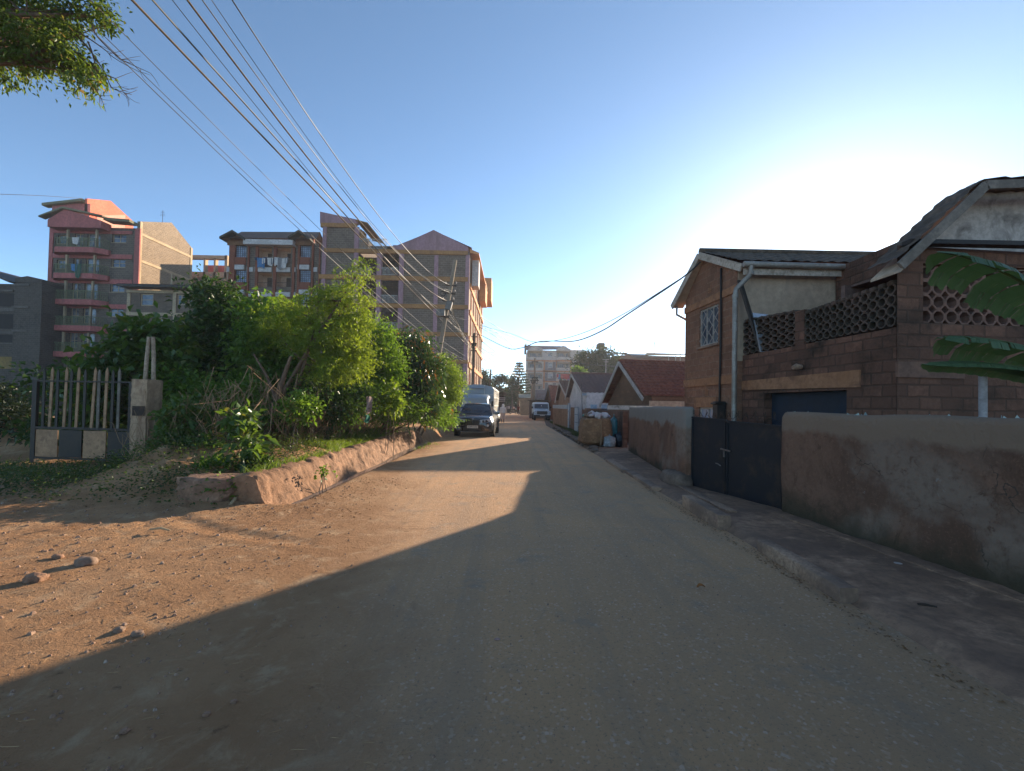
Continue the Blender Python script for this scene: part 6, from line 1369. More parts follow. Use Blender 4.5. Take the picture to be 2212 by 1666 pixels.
# ================================================================ RUBBISH SACKS
def bag(name, label, c, s, m, seed, cat='rubbish bag', n=26, amp=.12, sq=2.6, neck=0, group=None, rz=0):
    """slumped sack: superellipse body with creases, optional gathered neck"""
    mb = MB(); rings = []
    for k in range(n + 1):
        v = k / n; z = v; r = min(1, (v * 7) ** .5) * (1 - .16 * (v > .5) * (v - .5) * 2); 
        if neck and v > .82: r *= max(.12, 1 - (v - .82) / .1)
        elif not neck and v > .93: r *= max(0.0, 1 - ((v - .93) / .07) ** 2)
        ring = []
        for j in range(40):
            q = 2 * math.pi * j / 40; cx = abs(math.cos(q)) ** (2 / sq) * (1 if math.cos(q) > 0 else -1); cy = abs(math.sin(q)) ** (2 / sq) * (1 if math.sin(q) > 0 else -1)
            p = V(cx * r, cy * r, z); w_ = noise.fractal(V(cx * 1.3 + seed, cy * 1.3, z * 3.5), 1, 2.1, 4) * amp + abs(noise.noise(V(cx * 3 + seed, cy * 3, z * 9))) * amp * .6
            ring.append((p.x * s[0] * (1 + w_), p.y * s[1] * (1 + w_), z * s[2] + noise.noise(V(cx * 2, cy * 2, z * 4 + seed)) * .02))
        rings.append(ring)
    mb.loft(rings); o = mb.build(name, m, local=True, smooth=70); o.location = c; o.rotation_euler = (0, 0, rz); return tag(o, label, cat, group)
SACK = mat('woven_sack', (.25, .155, .08), (.17, .1, .055), (.33, .22, .13), 3.2, 16, bm=.6, bsc=18, dist=.03)
q = gnd(1289, 966, .05)
t = thing('bulk_bag', 'huge square brown bulk sack heaped with rubbish on the pavement edge', 'sack', (q.x + .05, q.y + .6, .05))
o = bag('sack_body', None, (0, 0, 0), (.62, .6, 1.16), SACK, 3, amp=.07, sq=6); o.parent = t
for k in ('label', 'category'):
    if k in o: del o[k]
mb = MB(); mb.tube([(.08, -.66, .05), (.12, -.7, .5), (.1, -.67, .9), (.14, -.66, 1.1)], .035, 6); mb.build('strap', mat('strap_tan', (.3, .2, .12), (.22, .15, .09)), t, local=True, smooth=60)
random.seed(12)
RUB = [mat('trash_%d' % i, c, None, None, 5, 20, bm=.4, rough=.5) for i, c in enumerate(((.5, .5, .52), (.3, .24, .18), (.38, .36, .45), (.2, .14, .1), (.1, .3, .32)))]
for i in range(34):
    mb = MB(); s = random.uniform(.07, .16); rings = [[(math.cos(a) * s * max(.08, math.sin(b)) * (1 + .5 * noise.noise(V(a, b, i))), math.sin(a) * s * max(.08, math.sin(b)) * (1 + .5 * noise.noise(V(a, b + 3, i))), -math.cos(b) * s * .6) for a in [j * math.pi / 5 for j in range(10)]] for b in [k * math.pi / 6 for k in range(7)]]
    mb.loft(rings); o = mb.build('rubbish_piece', RUB[i % 5 if i % 3 else 0], t, local=True, smooth=50); a = random.random() * 6.28; rr = random.random() ** .5 * .52; o.location = (math.cos(a) * rr, math.sin(a) * rr, 1.14 + .13 * (1 - rr)); o.rotation_euler = (random.random(), random.random(), a)
PB = lambda n, c, r=.35: mat(n, c, tuple(x * .6 for x in c), None, 5, 18, bm=.6, bsc=12, rough=r, dist=.03, spec=.5)
g_ = gnd(1343, 965, .05)
bag('rubbish_bag', 'tall turquoise plastic bag standing behind the big brown sack', (q.x + .82, q.y + .75, .05), (.17, .17, 1.28), PB('turquoise_bag', (.07, .26, .3)), 5, neck=1, amp=.14)
bag('rubbish_bag', 'tall black rubbish bag leaning against the grey-capped wall', (q.x + 1.12, q.y + .85, .05), (.2, .24, 1.22), PB('black_bag', (.016, .015, .022)), 8, amp=.16)
bag('rubbish_bag', 'clear plastic bag of mixed rubbish in front of the big brown sack', (q.x + .45, q.y - .18, .05), (.22, .19, .5), PB('clear_bag', (.3, .36, .4), .25), 11, neck=1, amp=.2)
bag('rubbish_bag', 'squat black rubbish bag with tied neck beside the clear bag', (q.x + .92, q.y + .1, .05), (.24, .24, .62), PB('black_bag', (.016, .015, .022)), 14, neck=1, amp=.2)
# ================================================================ PEOPLE
SKIN = mat('dark_skin', (.07, .035, .022), (.055, .028, .018), None, 5, 20, bm=0, rough=.5)
def person(label, px, py, hgt, face, top, legs, pose='stand', head=None, hood=None, robe=None, group=None, D=None, vest=None):
    """one continuous skinned body; clothes are child meshes that follow the limbs"""
    g0 = gnd(px, py) if D is None else V(at(px, 880, D).x, D, 0); k = hgt / 1.75
    t = thing('person', label, 'person', (g0.x, g0.y, 0), face, group)
    st = .16 if pose == 'walk' else .0; sit = pose == 'sit'
    J = {'pel': (0, 0, .93), 'sp': (0, .0, 1.15), 'ch': (0, .01, 1.38), 'nk': (0, 0, 1.50), 'hd': (0, -.02, 1.60), 'tp': (0, -.01, 1.72)}
    for s, n in ((1, 'r'), (-1, 'l')):
        f = st * s
        if sit: J['h' + n] = (s * .1, 0, .88); J['k' + n] = (s * .2, -.42, .82); J['a' + n] = (s * .22, -.38, .38); J['t' + n] = (s * .22, -.55, .34)
        else: J['h' + n] = (s * .09, 0, .88); J['k' + n] = (s * .1, -.05 - f * .7, .49); J['a' + n] = (s * .1, .03 - f, .08); J['t' + n] = (s * .11, -.15 - f, .03)
        J['s' + n] = (s * .19, 0, 1.42); 
        if pose == 'hold' or sit: J['e' + n] = (s * .25, -.1, 1.16); J['w' + n] = (s * .17, -.34, 1.14); J['f' + n] = (s * .15, -.44, 1.15)
        else: J['e' + n] = (s * .25, .04 + f * .3, 1.13); J['w' + n] = (s * .27, -.06 + f * .5, .89); J['f' + n] = (s * .27, -.1 + f * .5, .79)
    if sit:
        for a in J: J[a] = (J[a][0], J[a][1], J[a][2] - .08 if a in ('pel', 'sp', 'ch', 'nk', 'hd', 'tp') else J[a][2] - .05)
    rad = dict(pel=.13, sp=.115, ch=.135, nk=.055, hd=.085, tp=.07, h=.085, k=.055, a=.036, t=.03, s=.06, e=.042, w=.028, f=.022)
    names = list(J); idx = {n: i for i, n in enumerate(names)}; ed = [('pel', 'sp'), ('sp', 'ch'), ('ch', 'nk'), ('nk', 'hd'), ('hd', 'tp')]
    for n in 'rl': ed += [('pel', 'h' + n), ('h' + n, 'k' + n), ('k' + n, 'a' + n), ('a' + n, 't' + n), ('ch', 's' + n), ('s' + n, 'e' + n), ('e' + n, 'w' + n), ('w' + n, 'f' + n)]
    me = bpy.data.meshes.new('body'); me.from_pydata([Vector(J[n]) * k for n in names], [(idx[a], idx[b]) for a, b in ed], []); me.materials.append(SKIN)
    o = bpy.data.objects.new('body', me); C.objects.link(o); o.parent = t
    sk = o.modifiers.new('skin', 'SKIN'); me.skin_vertices[0]
    for i, n in enumerate(names):
        r = rad.get(n, rad.get(n[0], .05)) * k; me.skin_vertices[0].data[i].radius = (r, r * (.78 if n in ('pel', 'sp', 'ch') else 1)); me.skin_vertices[0].data[i].use_root = (i == 0)
    o.modifiers.new('sub', 'SUBSURF').levels = 1; o.modifiers['sub'].render_levels = 2
    def T(pts, rs, nm, m, sc_=(1, .78)):
        mb = MB(); mb.tube([Vector(J[p] if isinstance(p, str) else p) * k for p in pts], [r * k for r in rs], 12); c = mb.build(nm, m, t, local=True, smooth=70); return c
    if not robe:
        T(['pel', 'sp', 'ch', (0, 0, J['nk'][2] - .02)], [.155, .145, .165, .08], 'shirt', top)
        for n in 'rl': T(['s' + n, 'e' + n, 'w' + n], [.075, .058, .042], 'sleeve', top); T(['h' + n, 'k' + n, tuple(Vector(J['a' + n]) + V(0, 0, .03))], [.11, .08, .065], 'trouser_leg', legs); T(['a' + n, 't' + n], [.05, .042], 'shoe', PLB)
    else:
        mb = MB(); rings = []
        for z, rx, ry in ((.34, .22, .2), (.6, .21, .19), (.9, .2, .17), (1.1, .19, .16), (1.35, .23, .16), (1.47, .16, .12), (1.5, .08, .07)): rings.append([(math.cos(a) * rx * (1 + .06 * math.sin(a * 7)) * k, math.sin(a) * ry * (1 + .06 * math.sin(a * 7)) * k, z * k) for a in [j * math.pi / 12 for j in range(24)]])
        mb.loft(rings[:3]); mb.build('skirt', legs, t, local=True, smooth=60); mb = MB(); mb.loft(rings[2:]); mb.build('robe', robe, t, local=True, smooth=60)
        for n in 'rl': T(['s' + n, 'e' + n, 'w' + n], [.08, .07, .06], 'sleeve', robe); T(['a' + n, 't' + n], [.05, .042], 'shoe', PLB)
    if vest: T([(0, 0, J['pel'][2] + .02), 'sp', 'ch', (0, 0, J['ch'][2] + .08)], [.165, .157, .178, .13], 'vest', vest)
    if hood: 
        mb = MB(); z0 = J['hd'][2]; mb.loft([[(math.cos(a) * r * k, (.01 + math.sin(a) * r * 1.1) * k, z * k) for a in [j * math.pi / 8 for j in range(16)]] for z, r in ((z0 - .25, .2), (z0 - .14, .13), (z0 - .02, .118), (z0 + .07, .11), (z0 + .14, .07), (z0 + .16, .02))]); mb.build('headscarf' if robe else 'helmet', hood, t, local=True, smooth=70)
    elif head:
        mb = MB(); z0 = J['hd'][2]; mb.loft([[(math.cos(a) * r * k, (.015 + math.sin(a) * r) * k, z * k) for a in [j * math.pi / 6 for j in range(12)]] for z, r in ((z0 + .03, .098), (z0 + .1, .092), (z0 + .15, .05))]); mb.build('hair', head, t, local=True, smooth=70)
    return t
HAIR = mat('black_hair', (.01, .009, .008), (.015, .012, .01)); TW = lambda n, c: mat('cloth_' + n, c, None, None, 6, 20, bm=.3)
person('person in white headscarf and long pale robe walking away along the road', 1086, 913, 1.72, R(180), None, TW('blush', (.5, .36, .3)), 'walk', hood=TW('veil', (.6, .58, .58)), robe=TW('veil', (.6, .58, .58)))
DN = TW('denim', (.04, .05, .08)); DK = TW('dark', (.025, .022, .02))
crowd = [(1120.5, 78, 'person in dark clothes standing left of the yellow vested rider', TW('maroon', (.12, .03, .03)), DN, 'stand', R(160), None),
         (1126, 80, 'person in orange brown shirt beside the motorcycles', TW('rust', (.3, .1, .04)), DK, 'hold', R(30), None),
         (1131.5, 76, 'person in yellow vest and pale helmet sitting on a motorcycle', TW('black', (.02, .02, .02)), DK, 'sit', R(180), 'v'),
         (1136.5, 78, 'person in black jacket right of the yellow vested rider', DK, DK, 'stand', R(-100), None),
         (1096, 86, 'person in grey top at the left end of the far crowd', TW('greyish', (.2, .2, .22)), DN, 'stand', R(20), None),
         (1099.5, 90, 'person in white top in the far crowd left of the motorcycles', TW('white', (.5, .5, .5)), DK, 'stand', R(0), None),
         (1102.5, 86, 'person in dark blue shirt in the far crowd', TW('navy', (.03, .04, .08)), DK, 'stand', R(90), None),
         (1109, 83, 'person in pale pink shirt sitting on a motorcycle at the road end', TW('pinkish', (.45, .3, .3)), DK, 'sit', R(60), None)]
for px, D, lb, tp_, lg, ps, fc, v in crowd:
    person(lb, px, 0, 1.72, fc, tp_, lg, ps, D=D, head=None if v else HAIR, hood=TW('helmet', (.5, .5, .48)) if v else None, vest=TW('vest', (.6, .55, .12)) if v else None, group='people gathered at the far end of the road')
def moto(label, px, D, rz, col):
    p = at(px, 880, D); t = thing('motorcycle', label, 'motorcycle', (p.x, D, 0), rz, 'motorcycles at the far end of the road')
    for y in (-.65, .65):
        mb = MB(); mb.tube([(0, y + math.cos(a) * .3, .32 + math.sin(a) * .3) for a in [k * math.pi / 8 for k in range(17)]], .045, 6); w_ = mb.build('wheel', TYR, t, local=True, smooth=60); mb = MB(); mb.disc((0, y, .32), (1, 0, 0), .08, .12, 10)
        for k in range(8): mb.tube([(0, y, .32), (0, y + math.cos(k * .785) * .27, .32 + math.sin(k * .785) * .27)], .006, 4)
        mb.build('hub', RIM, w_, local=True)
    mb = MB(); mb.loft([[(math.cos(a) * .12 * r, y, .85 + math.sin(a) * .1 * r) for a in [j * math.pi / 5 for j in range(10)]] for y, r in ((-.35, .4), (-.2, 1), (.05, 1), (.15, .5))]); mb.build('fuel_tank', col, t, local=True, smooth=60)
    mb = MB(); mb.box((-.12, .05, .78), (.12, .75, .88)); mb.build('seat', PLB, t, local=True, bevel=.04)
    mb = MB(); mb.tube([(-.35, -.25, 1.12), (0, -.42, 1.05), (.35, -.25, 1.12)], .015, 5); mb.tube([(0, -.42, 1.05), (0, -.65, .32)], .03, 6); mb.tube([(0, -.2, .75), (0, .1, .35), (0, .65, .32)], .03, 6); mb.tube([(0, .1, .78), (0, .65, .32)], .02, 5); mb.build('frame', CHR, t, local=True)
    mb = MB(); mb.cbox((0, -.02, .45), (.26, .34, .3)); mb.build('engine', RIM, t, local=True, bevel=.04); mb = MB(); mb.disc((0, -.55, .95), (0, 1, 0), .09, .08, 12); mb.build('headlight', LAMP, t, local=True)
    return t
moto('motorcycle under the yellow vested rider', 1131.5, 76, R(180), mat('moto_red', (.3, .03, .02), None)); moto('motorcycle turned side on at the road end', 1109, 83, R(60), PLB); moto('dark motorcycle just left of the rider group', 1125, 79, R(150), mat('moto_blue', (.03, .06, .2), None))
# ================================================================ POLES AND WIRES
PW = mat('creosote_pole', (.1, .075, .055), (.06, .045, .035), (.16, .13, .1), 2.5, 16, bm=.4, streak=True); PWL = mat('grey_pole', (.3, .26, .2), (.2, .17, .13), None, 2.5, 16, bm=.4, streak=True)
def pole(label, top, bot, D, r=.13, m=PW, arms=True, group='utility poles'):
    a = at(bot[0], bot[1], D); b = at(top[0], top[1], D); s = (b - a) / (b.z - a.z); a = a - s * a.z
    t = thing('utility_pole', label, 'pole', (a.x, a.y, 0), group=group); mb = MB(); mb.tube([a - s * .3, a.lerp(b, .5), b], [r, r * .85, r * .7], 10); mb.build('post', m, t, smooth=60)
    return t, a, b
INS = mat('insulator', (.12, .06, .035), (.3, .28, .25), None, 5, 9, rough=.3, bm=0); XF = mat('box_grey', (.2, .21, .2), (.13, .13, .125), None, 2, 9, rough=.6, bm=.1)
t, a, b = pole('leaning weathered pole with switch boxes rising out of the hedge before the mauve block', (983.7, 562), (947, 772), 26, .15, PWL)
ax = (b - a).normalized()
def onp(py):
    p = at(983.7 - (py - 562) * .175, py, 26); return p
for i, y in enumerate((617, 634, 651)):
    mb = MB(); c = onp(y); mb.cbox(c + V(0, -.05, 0), (.7, .09, .08), rz=.3); mb.build('crossarm', PW, t)
for y in (617, 634, 651):
    for dx in (-.3, .3): c = onp(y) + V(dx, -.05, .1); mb = MB(); mb.tube([c, c + V(0, 0, .12)], [.05, .03], 8); mb.build('insulator', INS, t, smooth=50)
c = onp(676); mb = MB(); mb.cbox(c + V(-.28, -.18, -.05), (.5, .35, .4)); mb.build('switch_box', XF, t, bevel=.02)
c = onp(662); mb = MB(); mb.cbox(c + V(.12, -.2, 0), (.34, .22, .5), ry=.25); mb.build('fuse_box', XF, t, bevel=.02)
c = onp(686); mb = MB(); mb.tube([c + V(.1 + .16 * math.cos(k * .9), -.2 + .1 * math.sin(k * 1.7), .08 * math.sin(k * 2.3)) for k in range(22)], .018, 5); mb.build('cable_coil', PLB, t, smooth=60)
c = onp(636); mb = MB(); mb.tube([c + V(-.34 + .16 * math.cos(k * .8), -.18 + .05 * math.sin(k), .14 * math.sin(k * .8)) for k in range(26)], .02, 5); mb.build('cable_coil', PLB, t, smooth=60)
t, a2p, b2p = pole('dark wooden pole standing against the sunlit side of the mauve block', (1024.5, 720), (1021, 838), 38, .14, PW)
for z in (.3, .9, 1.5): mb = MB(); mb.cbox(b2p - V(0, 0, z), (.5, .1, .09), rz=.4); mb.build('crossarm', PW, t)
mb = MB(); mb.tube([b2p + V(.2 * math.cos(k), -.15, -1.1 + .25 * math.sin(k * 1.3)) for k in range(24)], .03, 5); mb.build('cable_coil', PLB, t, smooth=60)
t, a3p, b3p = pole('short dark pole rising over the parked lorry', (1060.3, 798), (1058, 834), 55, .16, PW)
mb = MB(); mb.tube([b3p - V(.1, 0, .6), b3p - V(.6, 0, 2.2), b3p - V(1.6, 0, 2.9), b3p - V(3.2, 0, 2.6)], .05, 5); mb.build('drooping_cable', PLB, t, smooth=60)
t, a4p, b4p = pole('tall pale pole behind the white jeep, left of a second shorter pole', (1155.5, 774), (1154, 866), 60, .17, PWL)
t4, a5p, b5p = pole('shorter pole strapped beside the tall pale pole behind the white jeep', (1151, 823), (1148.5, 866), 60, .2, PWL)
mb = MB(); mb.cbox(b4p - V(0, .1, .5), (.9, .12, .12)); mb.build('crossarm', PW, t); mb = MB(); mb.cbox(b4p - V(0, .1, 3.0), (1.2, .12, .12)); mb.build('crossarm', PW, t); mb = MB(); mb.tube([b4p + V(.45 * math.cos(k), -.2, -3.0 + .5 * math.sin(k * 1.3)) for k in range(26)], .035, 5); mb.build('cable_coil', PLB, t, smooth=60)
WIRE = mat('wire_tan', (.2, .165, .11), (.13, .105, .07), None, 3, 9, rough=.5, bm=0); WDK = mat('wire_dark', (.03, .03, .035), (.05, .05, .05), None, 3, 9, rough=.5, bm=0)
def wire(pts, r, m, label, group, n=40, ext=0, cat='cable'):
    """cable through measured points (px, py, distance); a parabola or smooth chain in space"""
    P = [p if isinstance(p, Vector) else at(*p) for p in pts]
    if ext: P = P + [P[-1] + (P[-1] - P[-2]) * ext]
    out = []; k = len(P)
    for i in range(k - 1):
        p0, p1, p2, p3 = P[max(i - 1, 0)], P[i], P[i + 1], P[min(i + 2, k - 1)]
        for j in range(n // (k - 1)):
            u = j / (n // (k - 1)); out.append(.5 * ((2 * p1) + (p2 - p0) * u + (2 * p0 - 5 * p1 + 4 * p2 - p3) * u * u + (3 * p1 - p0 - 3 * p2 + p3) * u ** 3))
    out.append(P[-1]); mb = MB(); mb.tube(out, r, 6); return tag(mb.build('cable', m, smooth=60, uv=False, fixn=False), label, cat, group)
G_ = 'cables fanning from the leaning pole over the road'
def span_wire(E, T, zT, mids, r, m, label):
    """overhead cable in the upright plane through its far fixing E and the point T where it leaves the frame, sagging smoothly"""
    E = at(*E); d = ray(*T); T_ = V(0, 0, 1.6) + d * ((zT - 1.6) / d.z); h = V(T_.x - E.x, T_.y - E.y, 0); L = h.length; h.normalize(); n = V(-h.y, h.x, 0)
    S = [0, L]; Z = [E.z, zT]; W = [6, 6]
    for q in mids:
        d = ray(*q); t_ = E.dot(n) / d.dot(n); p = V(0, 0, 1.6) + d * t_; S.append((p - E).dot(h)); Z.append(p.z); W.append(1)
    c = np.polyfit(S, Z, 2, w=W); pts = []
    for i in range(61):
        u = (L + 14) * i / 60; z = np.polyval(c, min(u, L + 1)); 
        if u > L + 1: z += np.polyval(np.polyder(c), L + 1) * (u - L - 1)
        pts.append(V(E.x, E.y, 0) + h * u + V(0, 0, float(z)))
    mb = MB(); mb.tube(pts, r, 6); return tag(mb.build('cable', m, smooth=60, uv=False, fixn=False), label, 'cable', G_)
for a_ in [((975, 617, 26), (501.5, 0), 7.6, [(796, 434), (637, 219)], .011, WDK, 'rightmost cable of the bundle fanning to the top of the frame'),
 ((974, 628, 26), (457, 0), 7.5, [(766, 434), (596, 207)], .006, WDK, 'thin cable second from the right in the overhead bundle'),
 ((972, 632, 26), (436.8, 0), 7.4, [(760, 434), (596, 223)], .009, WDK, 'dark cable third from the right in the overhead bundle'),
 ((968, 651, 26), (404.5, 0), 7.2, [(740, 434), (596, 254)], .016, WIRE, 'thick tan cable at the middle of the overhead bundle'),
 ((1008, 690, 37), (372, 0), 7.2, [(721, 434), (596, 283)], .006, WDK, 'hair thin cable just left of the thick middle one'),
 ((1009, 726, 37), (330, 0), 7.0, [(893, 613), (703, 434), (596, 314)], .014, WDK, 'thick dark cable crossing over the feathery tree'),
 ((1009, 745, 37), (285.8, 0), 6.8, [(870, 600), (685, 434), (596, 336)], .017, WIRE, 'thickest tan cable, leftmost of the thick ones overhead'),
 ((1010, 772, 37), (195, 0), 7.0, [(800, 600), (628.5, 434), (596, 405)], .006, WDK, 'thin cable rightmost of the three faint ones by the overhanging branch'),
 ((1008, 779, 37), (145, 0), 7.0, [(780, 610), (596, 434), (460, 295)], .006, WDK, 'thin cable in the middle of the three faint ones by the branch'),
 ((1008, 783, 37), (130, 0), 7.0, [(770, 612), (580.6, 434), (450, 292)], .007, WDK, 'thin cable leftmost of the three faint ones by the branch')]: span_wire(*a_)
wire([(1024, 722, 38), (1035.8, 723, 36), (1093.4, 751, 28), (1125, 752, 25), (1159.6, 739.5, 22), (1190, 737, 20), (1243, 736.6, 17.5), (1300, 715, 15.5), (1357, 678, 14.2), (1470, 603, 13.5), (1513, 566, 13.4)], .022, WDK, 'thick black cable sagging across the road to the stone house', 'cables to the stone house', 90)
wire([(1024, 700, 38), (1100, 720, 27), (1145, 737, 22.5), (1190, 737.5, 20), (1258, 720, 16.8), (1348, 678, 14.4), (1470, 602, 13.5)], .012, WDK, 'thinner upper cable joining the thick one over the road', 'cables to the stone house', 90)
W2 = [((1036, 683, 37), (1135, 742, 48), (1230, 783, 55)), ((1037, 699, 37), (1085, 727, 42), (1135, 781, 56)), ((1037, 706, 37), (1080, 722, 42), (1136, 745, 52)), ((1035, 732, 37), (1090, 775, 47), (1152, 815, 60)), ((1035, 749, 37), (1095, 786, 48), (1152, 814, 60)), ((1035, 769, 37), (1092, 805, 48), (1152, 822, 60)), ((1035, 755, 37), (1090, 798, 48), (1152, 826, 60)), ((1036, 707, 37), (1078, 733, 42), (1137, 784, 56)), ((1033, 790, 40), (1060, 805, 55), (1130, 822, 60)), ((1037, 760, 40), (1090, 764, 60), (1134, 772, 90)), ((1037, 763, 40), (1090, 769, 60), (1134, 776, 90)), ((1150, 836, 60), (1120, 832, 58), (1061, 803, 55)), ((1230, 783, 55), (1290, 789, 45), (1334, 792, 30))]
ON_ = 'first second third fourth fifth sixth seventh eighth ninth tenth eleventh twelfth thirteenth'.split()
for i, p_ in enumerate(sorted(W2, key=lambda q: q[0][1])): wire(p_, .02 if p_[0][1] < 800 else .016, WDK, 'thin far cable, %s from the top where they leave the mauve block' % ON_[i], 'cables between the far poles', 24)
for k in range(7): wire([onp(650 + 6 * k) + V(.1, 0, 0), (988 + k * 5, 700 + k * 9, 29), (1005 + k * 2, 735 + k * 9, 35), b2p - V(.1, 0, .2 + k * .35)], .012, WDK if k % 2 else WIRE, 'slack cable between the leaning pole and the dark pole, %s from the top' % ON_[k], 'slack cables by the mauve block', 30)
wire([(-60, 418, 30), (90, 423, 40), (178, 429, 51)], .02, WDK, 'lone cable reaching the pink block from the left edge', 'lone left cable', 20)
# ================================================================ VEGETATION
def Bl(px, py, D, rx, ry, rd=None):
    p = at(px, py, D); k = D / F; return (p.x, p.y, p.z, rx * k, rd or rx * k * .9, ry * k)
BARK = mat('brown_bark', (.17, .11, .07), (.1, .065, .045), (.24, .17, .11), 5, 20, bm=.5, streak=True); BARKG = mat('grey_bark', (.2, .17, .13), (.13, .11, .085), None, 5, 20, bm=.4)
LB = leafm('leaf_broad', (0.0592, 0.112, 0.0237), (0.0988, 0.1581, 0.0395), .4, .35, (.16, .15, .03)); LD = leafm('leaf_dark', (0.033, 0.0725, 0.0184), (0.0592, 0.1054, 0.0263), .35, .38)
LF = leafm('leaf_feathery', (0.1318, 0.1976, 0.029), (0.1976, 0.2503, 0.0395), .5, .5); LM = leafm('leaf_bright', (0.079, 0.1581, 0.0237), (0.1318, 0.2174, 0.0395), .45, .4); LG = leafm('leaf_glossy', (0.0369, 0.0725, 0.0263), (0.0592, 0.1054, 0.0395), .28, .24, (.3, .12, .03))
LY = leafm('leaf_yellow_green', (0.112, 0.1845, 0.0263), (0.1713, 0.2372, 0.0462), .5, .42); LFAR = leafm('leaf_far', (.035, .055, .022), (.05, .07, .03), .25, .6); LBK = leafm('leaf_black_green', (.014, .026, .009), (.024, .04, .013), .25, .45)
HG = 'shrubs and trees of the roadside hedge'
def G0(x, y): return (x, y, hL(x, y) - .05)
rng = np.random.default_rng(11); random.seed(11)
plant('broadleaf_shrub', 'large-leaved shrub behind the concrete gate pier', 'shrub', G0(-9.3, 12.4), [Bl(325, 745, 12.6, 62, 55), Bl(260, 790, 12.6, 60, 40), Bl(370, 800, 12.3, 45, 70), Bl(240, 880, 12.4, 55, 60)], 3400, .26, .17, LB, BARKG, HG, .05, .3, 9, jit=.5, stems=4)
plant('broadleaf_shrub', 'leafy shrub filling the space behind the black and cream gate', 'shrub', G0(-11.3, 12.8), [Bl(165, 830, 13, 75, 26), Bl(230, 850, 12.8, 50, 50), Bl(170, 930, 12.6, 95, 45)], 2800, .2, .13, LD, BARKG, HG, .04, .3, 9, jit=.5, stems=4)
plant('hedge_tree', 'dark leafy tree with sunlit right side, tallest at the left of the hedge', 'tree', G0(-9.4, 14.6), [Bl(462, 650, 14.6, 48, 46), Bl(500, 700, 14.4, 62, 60), Bl(430, 745, 14.6, 55, 60), Bl(520, 790, 14.2, 60, 60), Bl(430, 830, 14.2, 60, 50)], 9000, .2, .11, LD, BARK, HG, .09, .3, 10, jit=.5)
plant('hedge_shrub', 'dark green shrub between the tall left tree and the feathery tree', 'shrub', G0(-7.4, 13.6), [Bl(590, 690, 13.8, 60, 42), Bl(575, 760, 13.5, 62, 60), Bl(640, 790, 13.6, 55, 60), Bl(560, 840, 13.2, 60, 45)], 8200, .19, .10, LM, BARK, HG, .06, .28, 10, jit=.5)
plant('feathery_tree', 'yellow-green feathery tree with leaning forked trunk in the middle of the hedge', 'tree', G0(-6.3, 11.6), [Bl(745, 660, 12.6, 52, 60), Bl(768, 598, 12.6, 24, 34), Bl(690, 650, 12.4, 48, 35), Bl(700, 730, 12.2, 75, 55), Bl(770, 760, 12.6, 40, 50), Bl(650, 690, 12.2, 40, 32), Bl(720, 800, 12.0, 60, 40), Bl(625, 672, 12.6, 45, 26), Bl(590, 715, 12.5, 40, 30), Bl(775, 700, 12.6, 34, 45), Bl(790, 575, 12.7, 9, 20)], 30000, .1, .03, LF, BARK, HG, .07, .22, 24, shell=.3, frond=.55, jit=.3, fold=.1, limbs=22)
plant('hedge_shrub', 'bright green shrub right of the feathery tree', 'shrub', G0(-5.4, 14.8), [Bl(810, 730, 15.2, 42, 42), Bl(830, 790, 15, 45, 55), Bl(770, 800, 14.6, 50, 50), Bl(800, 860, 14.4, 55, 35)], 11000, .12, .06, LM, BARK, HG, .06, .22, 13)
plant('glossy_tree', 'dark glossy-leaved rounded tree with drooping leaves, near the right end of the hedge', 'tree', G0(-5.0, 17.4), [Bl(885, 755, 17.4, 48, 48), Bl(910, 810, 17, 45, 55), Bl(860, 820, 17, 48, 55), Bl(900, 870, 16.8, 48, 32)], 6500, .24, .07, LG, BARK, HG, .09, .25, 10, pend=.9)
plant('hedge_shrub', 'light green shrub at the right end of the hedge beside the dark SUV', 'shrub', G0(-4.3, 20.6), [Bl(958, 800, 20.6, 26, 32), Bl(975, 835, 20.2, 26, 40), Bl(945, 860, 20, 34, 36), Bl(985, 815, 20.6, 12, 16)], 9000, .11, .055, LY, BARK, HG, .05, .2, 13)
plant('hedge_shrub', 'thick dark bush at the far left edge beyond the gate', 'shrub', (-14.2, 13.6, 0), [Bl(25, 930, 13.4, 75, 55), Bl(-40, 880, 13.4, 80, 50), Bl(60, 970, 12.8, 45, 28)], 7000, .12, .07, LBK, BARK, HG, .05, .25, 12)  # the bush's shade is put into its near-black leaf colour
plant('hedge_shrub', 'leafy growth low at the front of the hedge left of the leaning trunk', 'shrub', G0(-6.9, 11.2), [Bl(455, 880, 11.6, 60, 45), Bl(520, 850, 11.8, 50, 40), Bl(400, 850, 11.9, 45, 50), Bl(560, 900, 11.2, 40, 26)], 4200, .15, .09, LM, BARK, HG, .04, .24, 9, jit=.5)
plant('hedge_shrub', 'ragged shaded shrub right of the leaning trunk among dry stems', 'shrub', G0(-5.5, 12.2), [Bl(680, 850, 12.2, 60, 30), Bl(740, 885, 12.4, 45, 26), Bl(640, 895, 11.6, 40, 22), Bl(770, 850, 13, 40, 30)], 4200, .12, .06, LD, BARK, HG, .04, .22, 9, jit=.5)
plant('hedge_shrub', 'low bright bush under the glossy tree reaching over the drain', 'shrub', G0(-4.7, 16.6), [Bl(870, 885, 15.8, 45, 26), Bl(930, 890, 17.5, 40, 26), Bl(835, 900, 15, 30, 18), Bl(960, 905, 19.5, 30, 16)], 5200, .12, .06, LM, BARK, HG, .04, .2, 11)
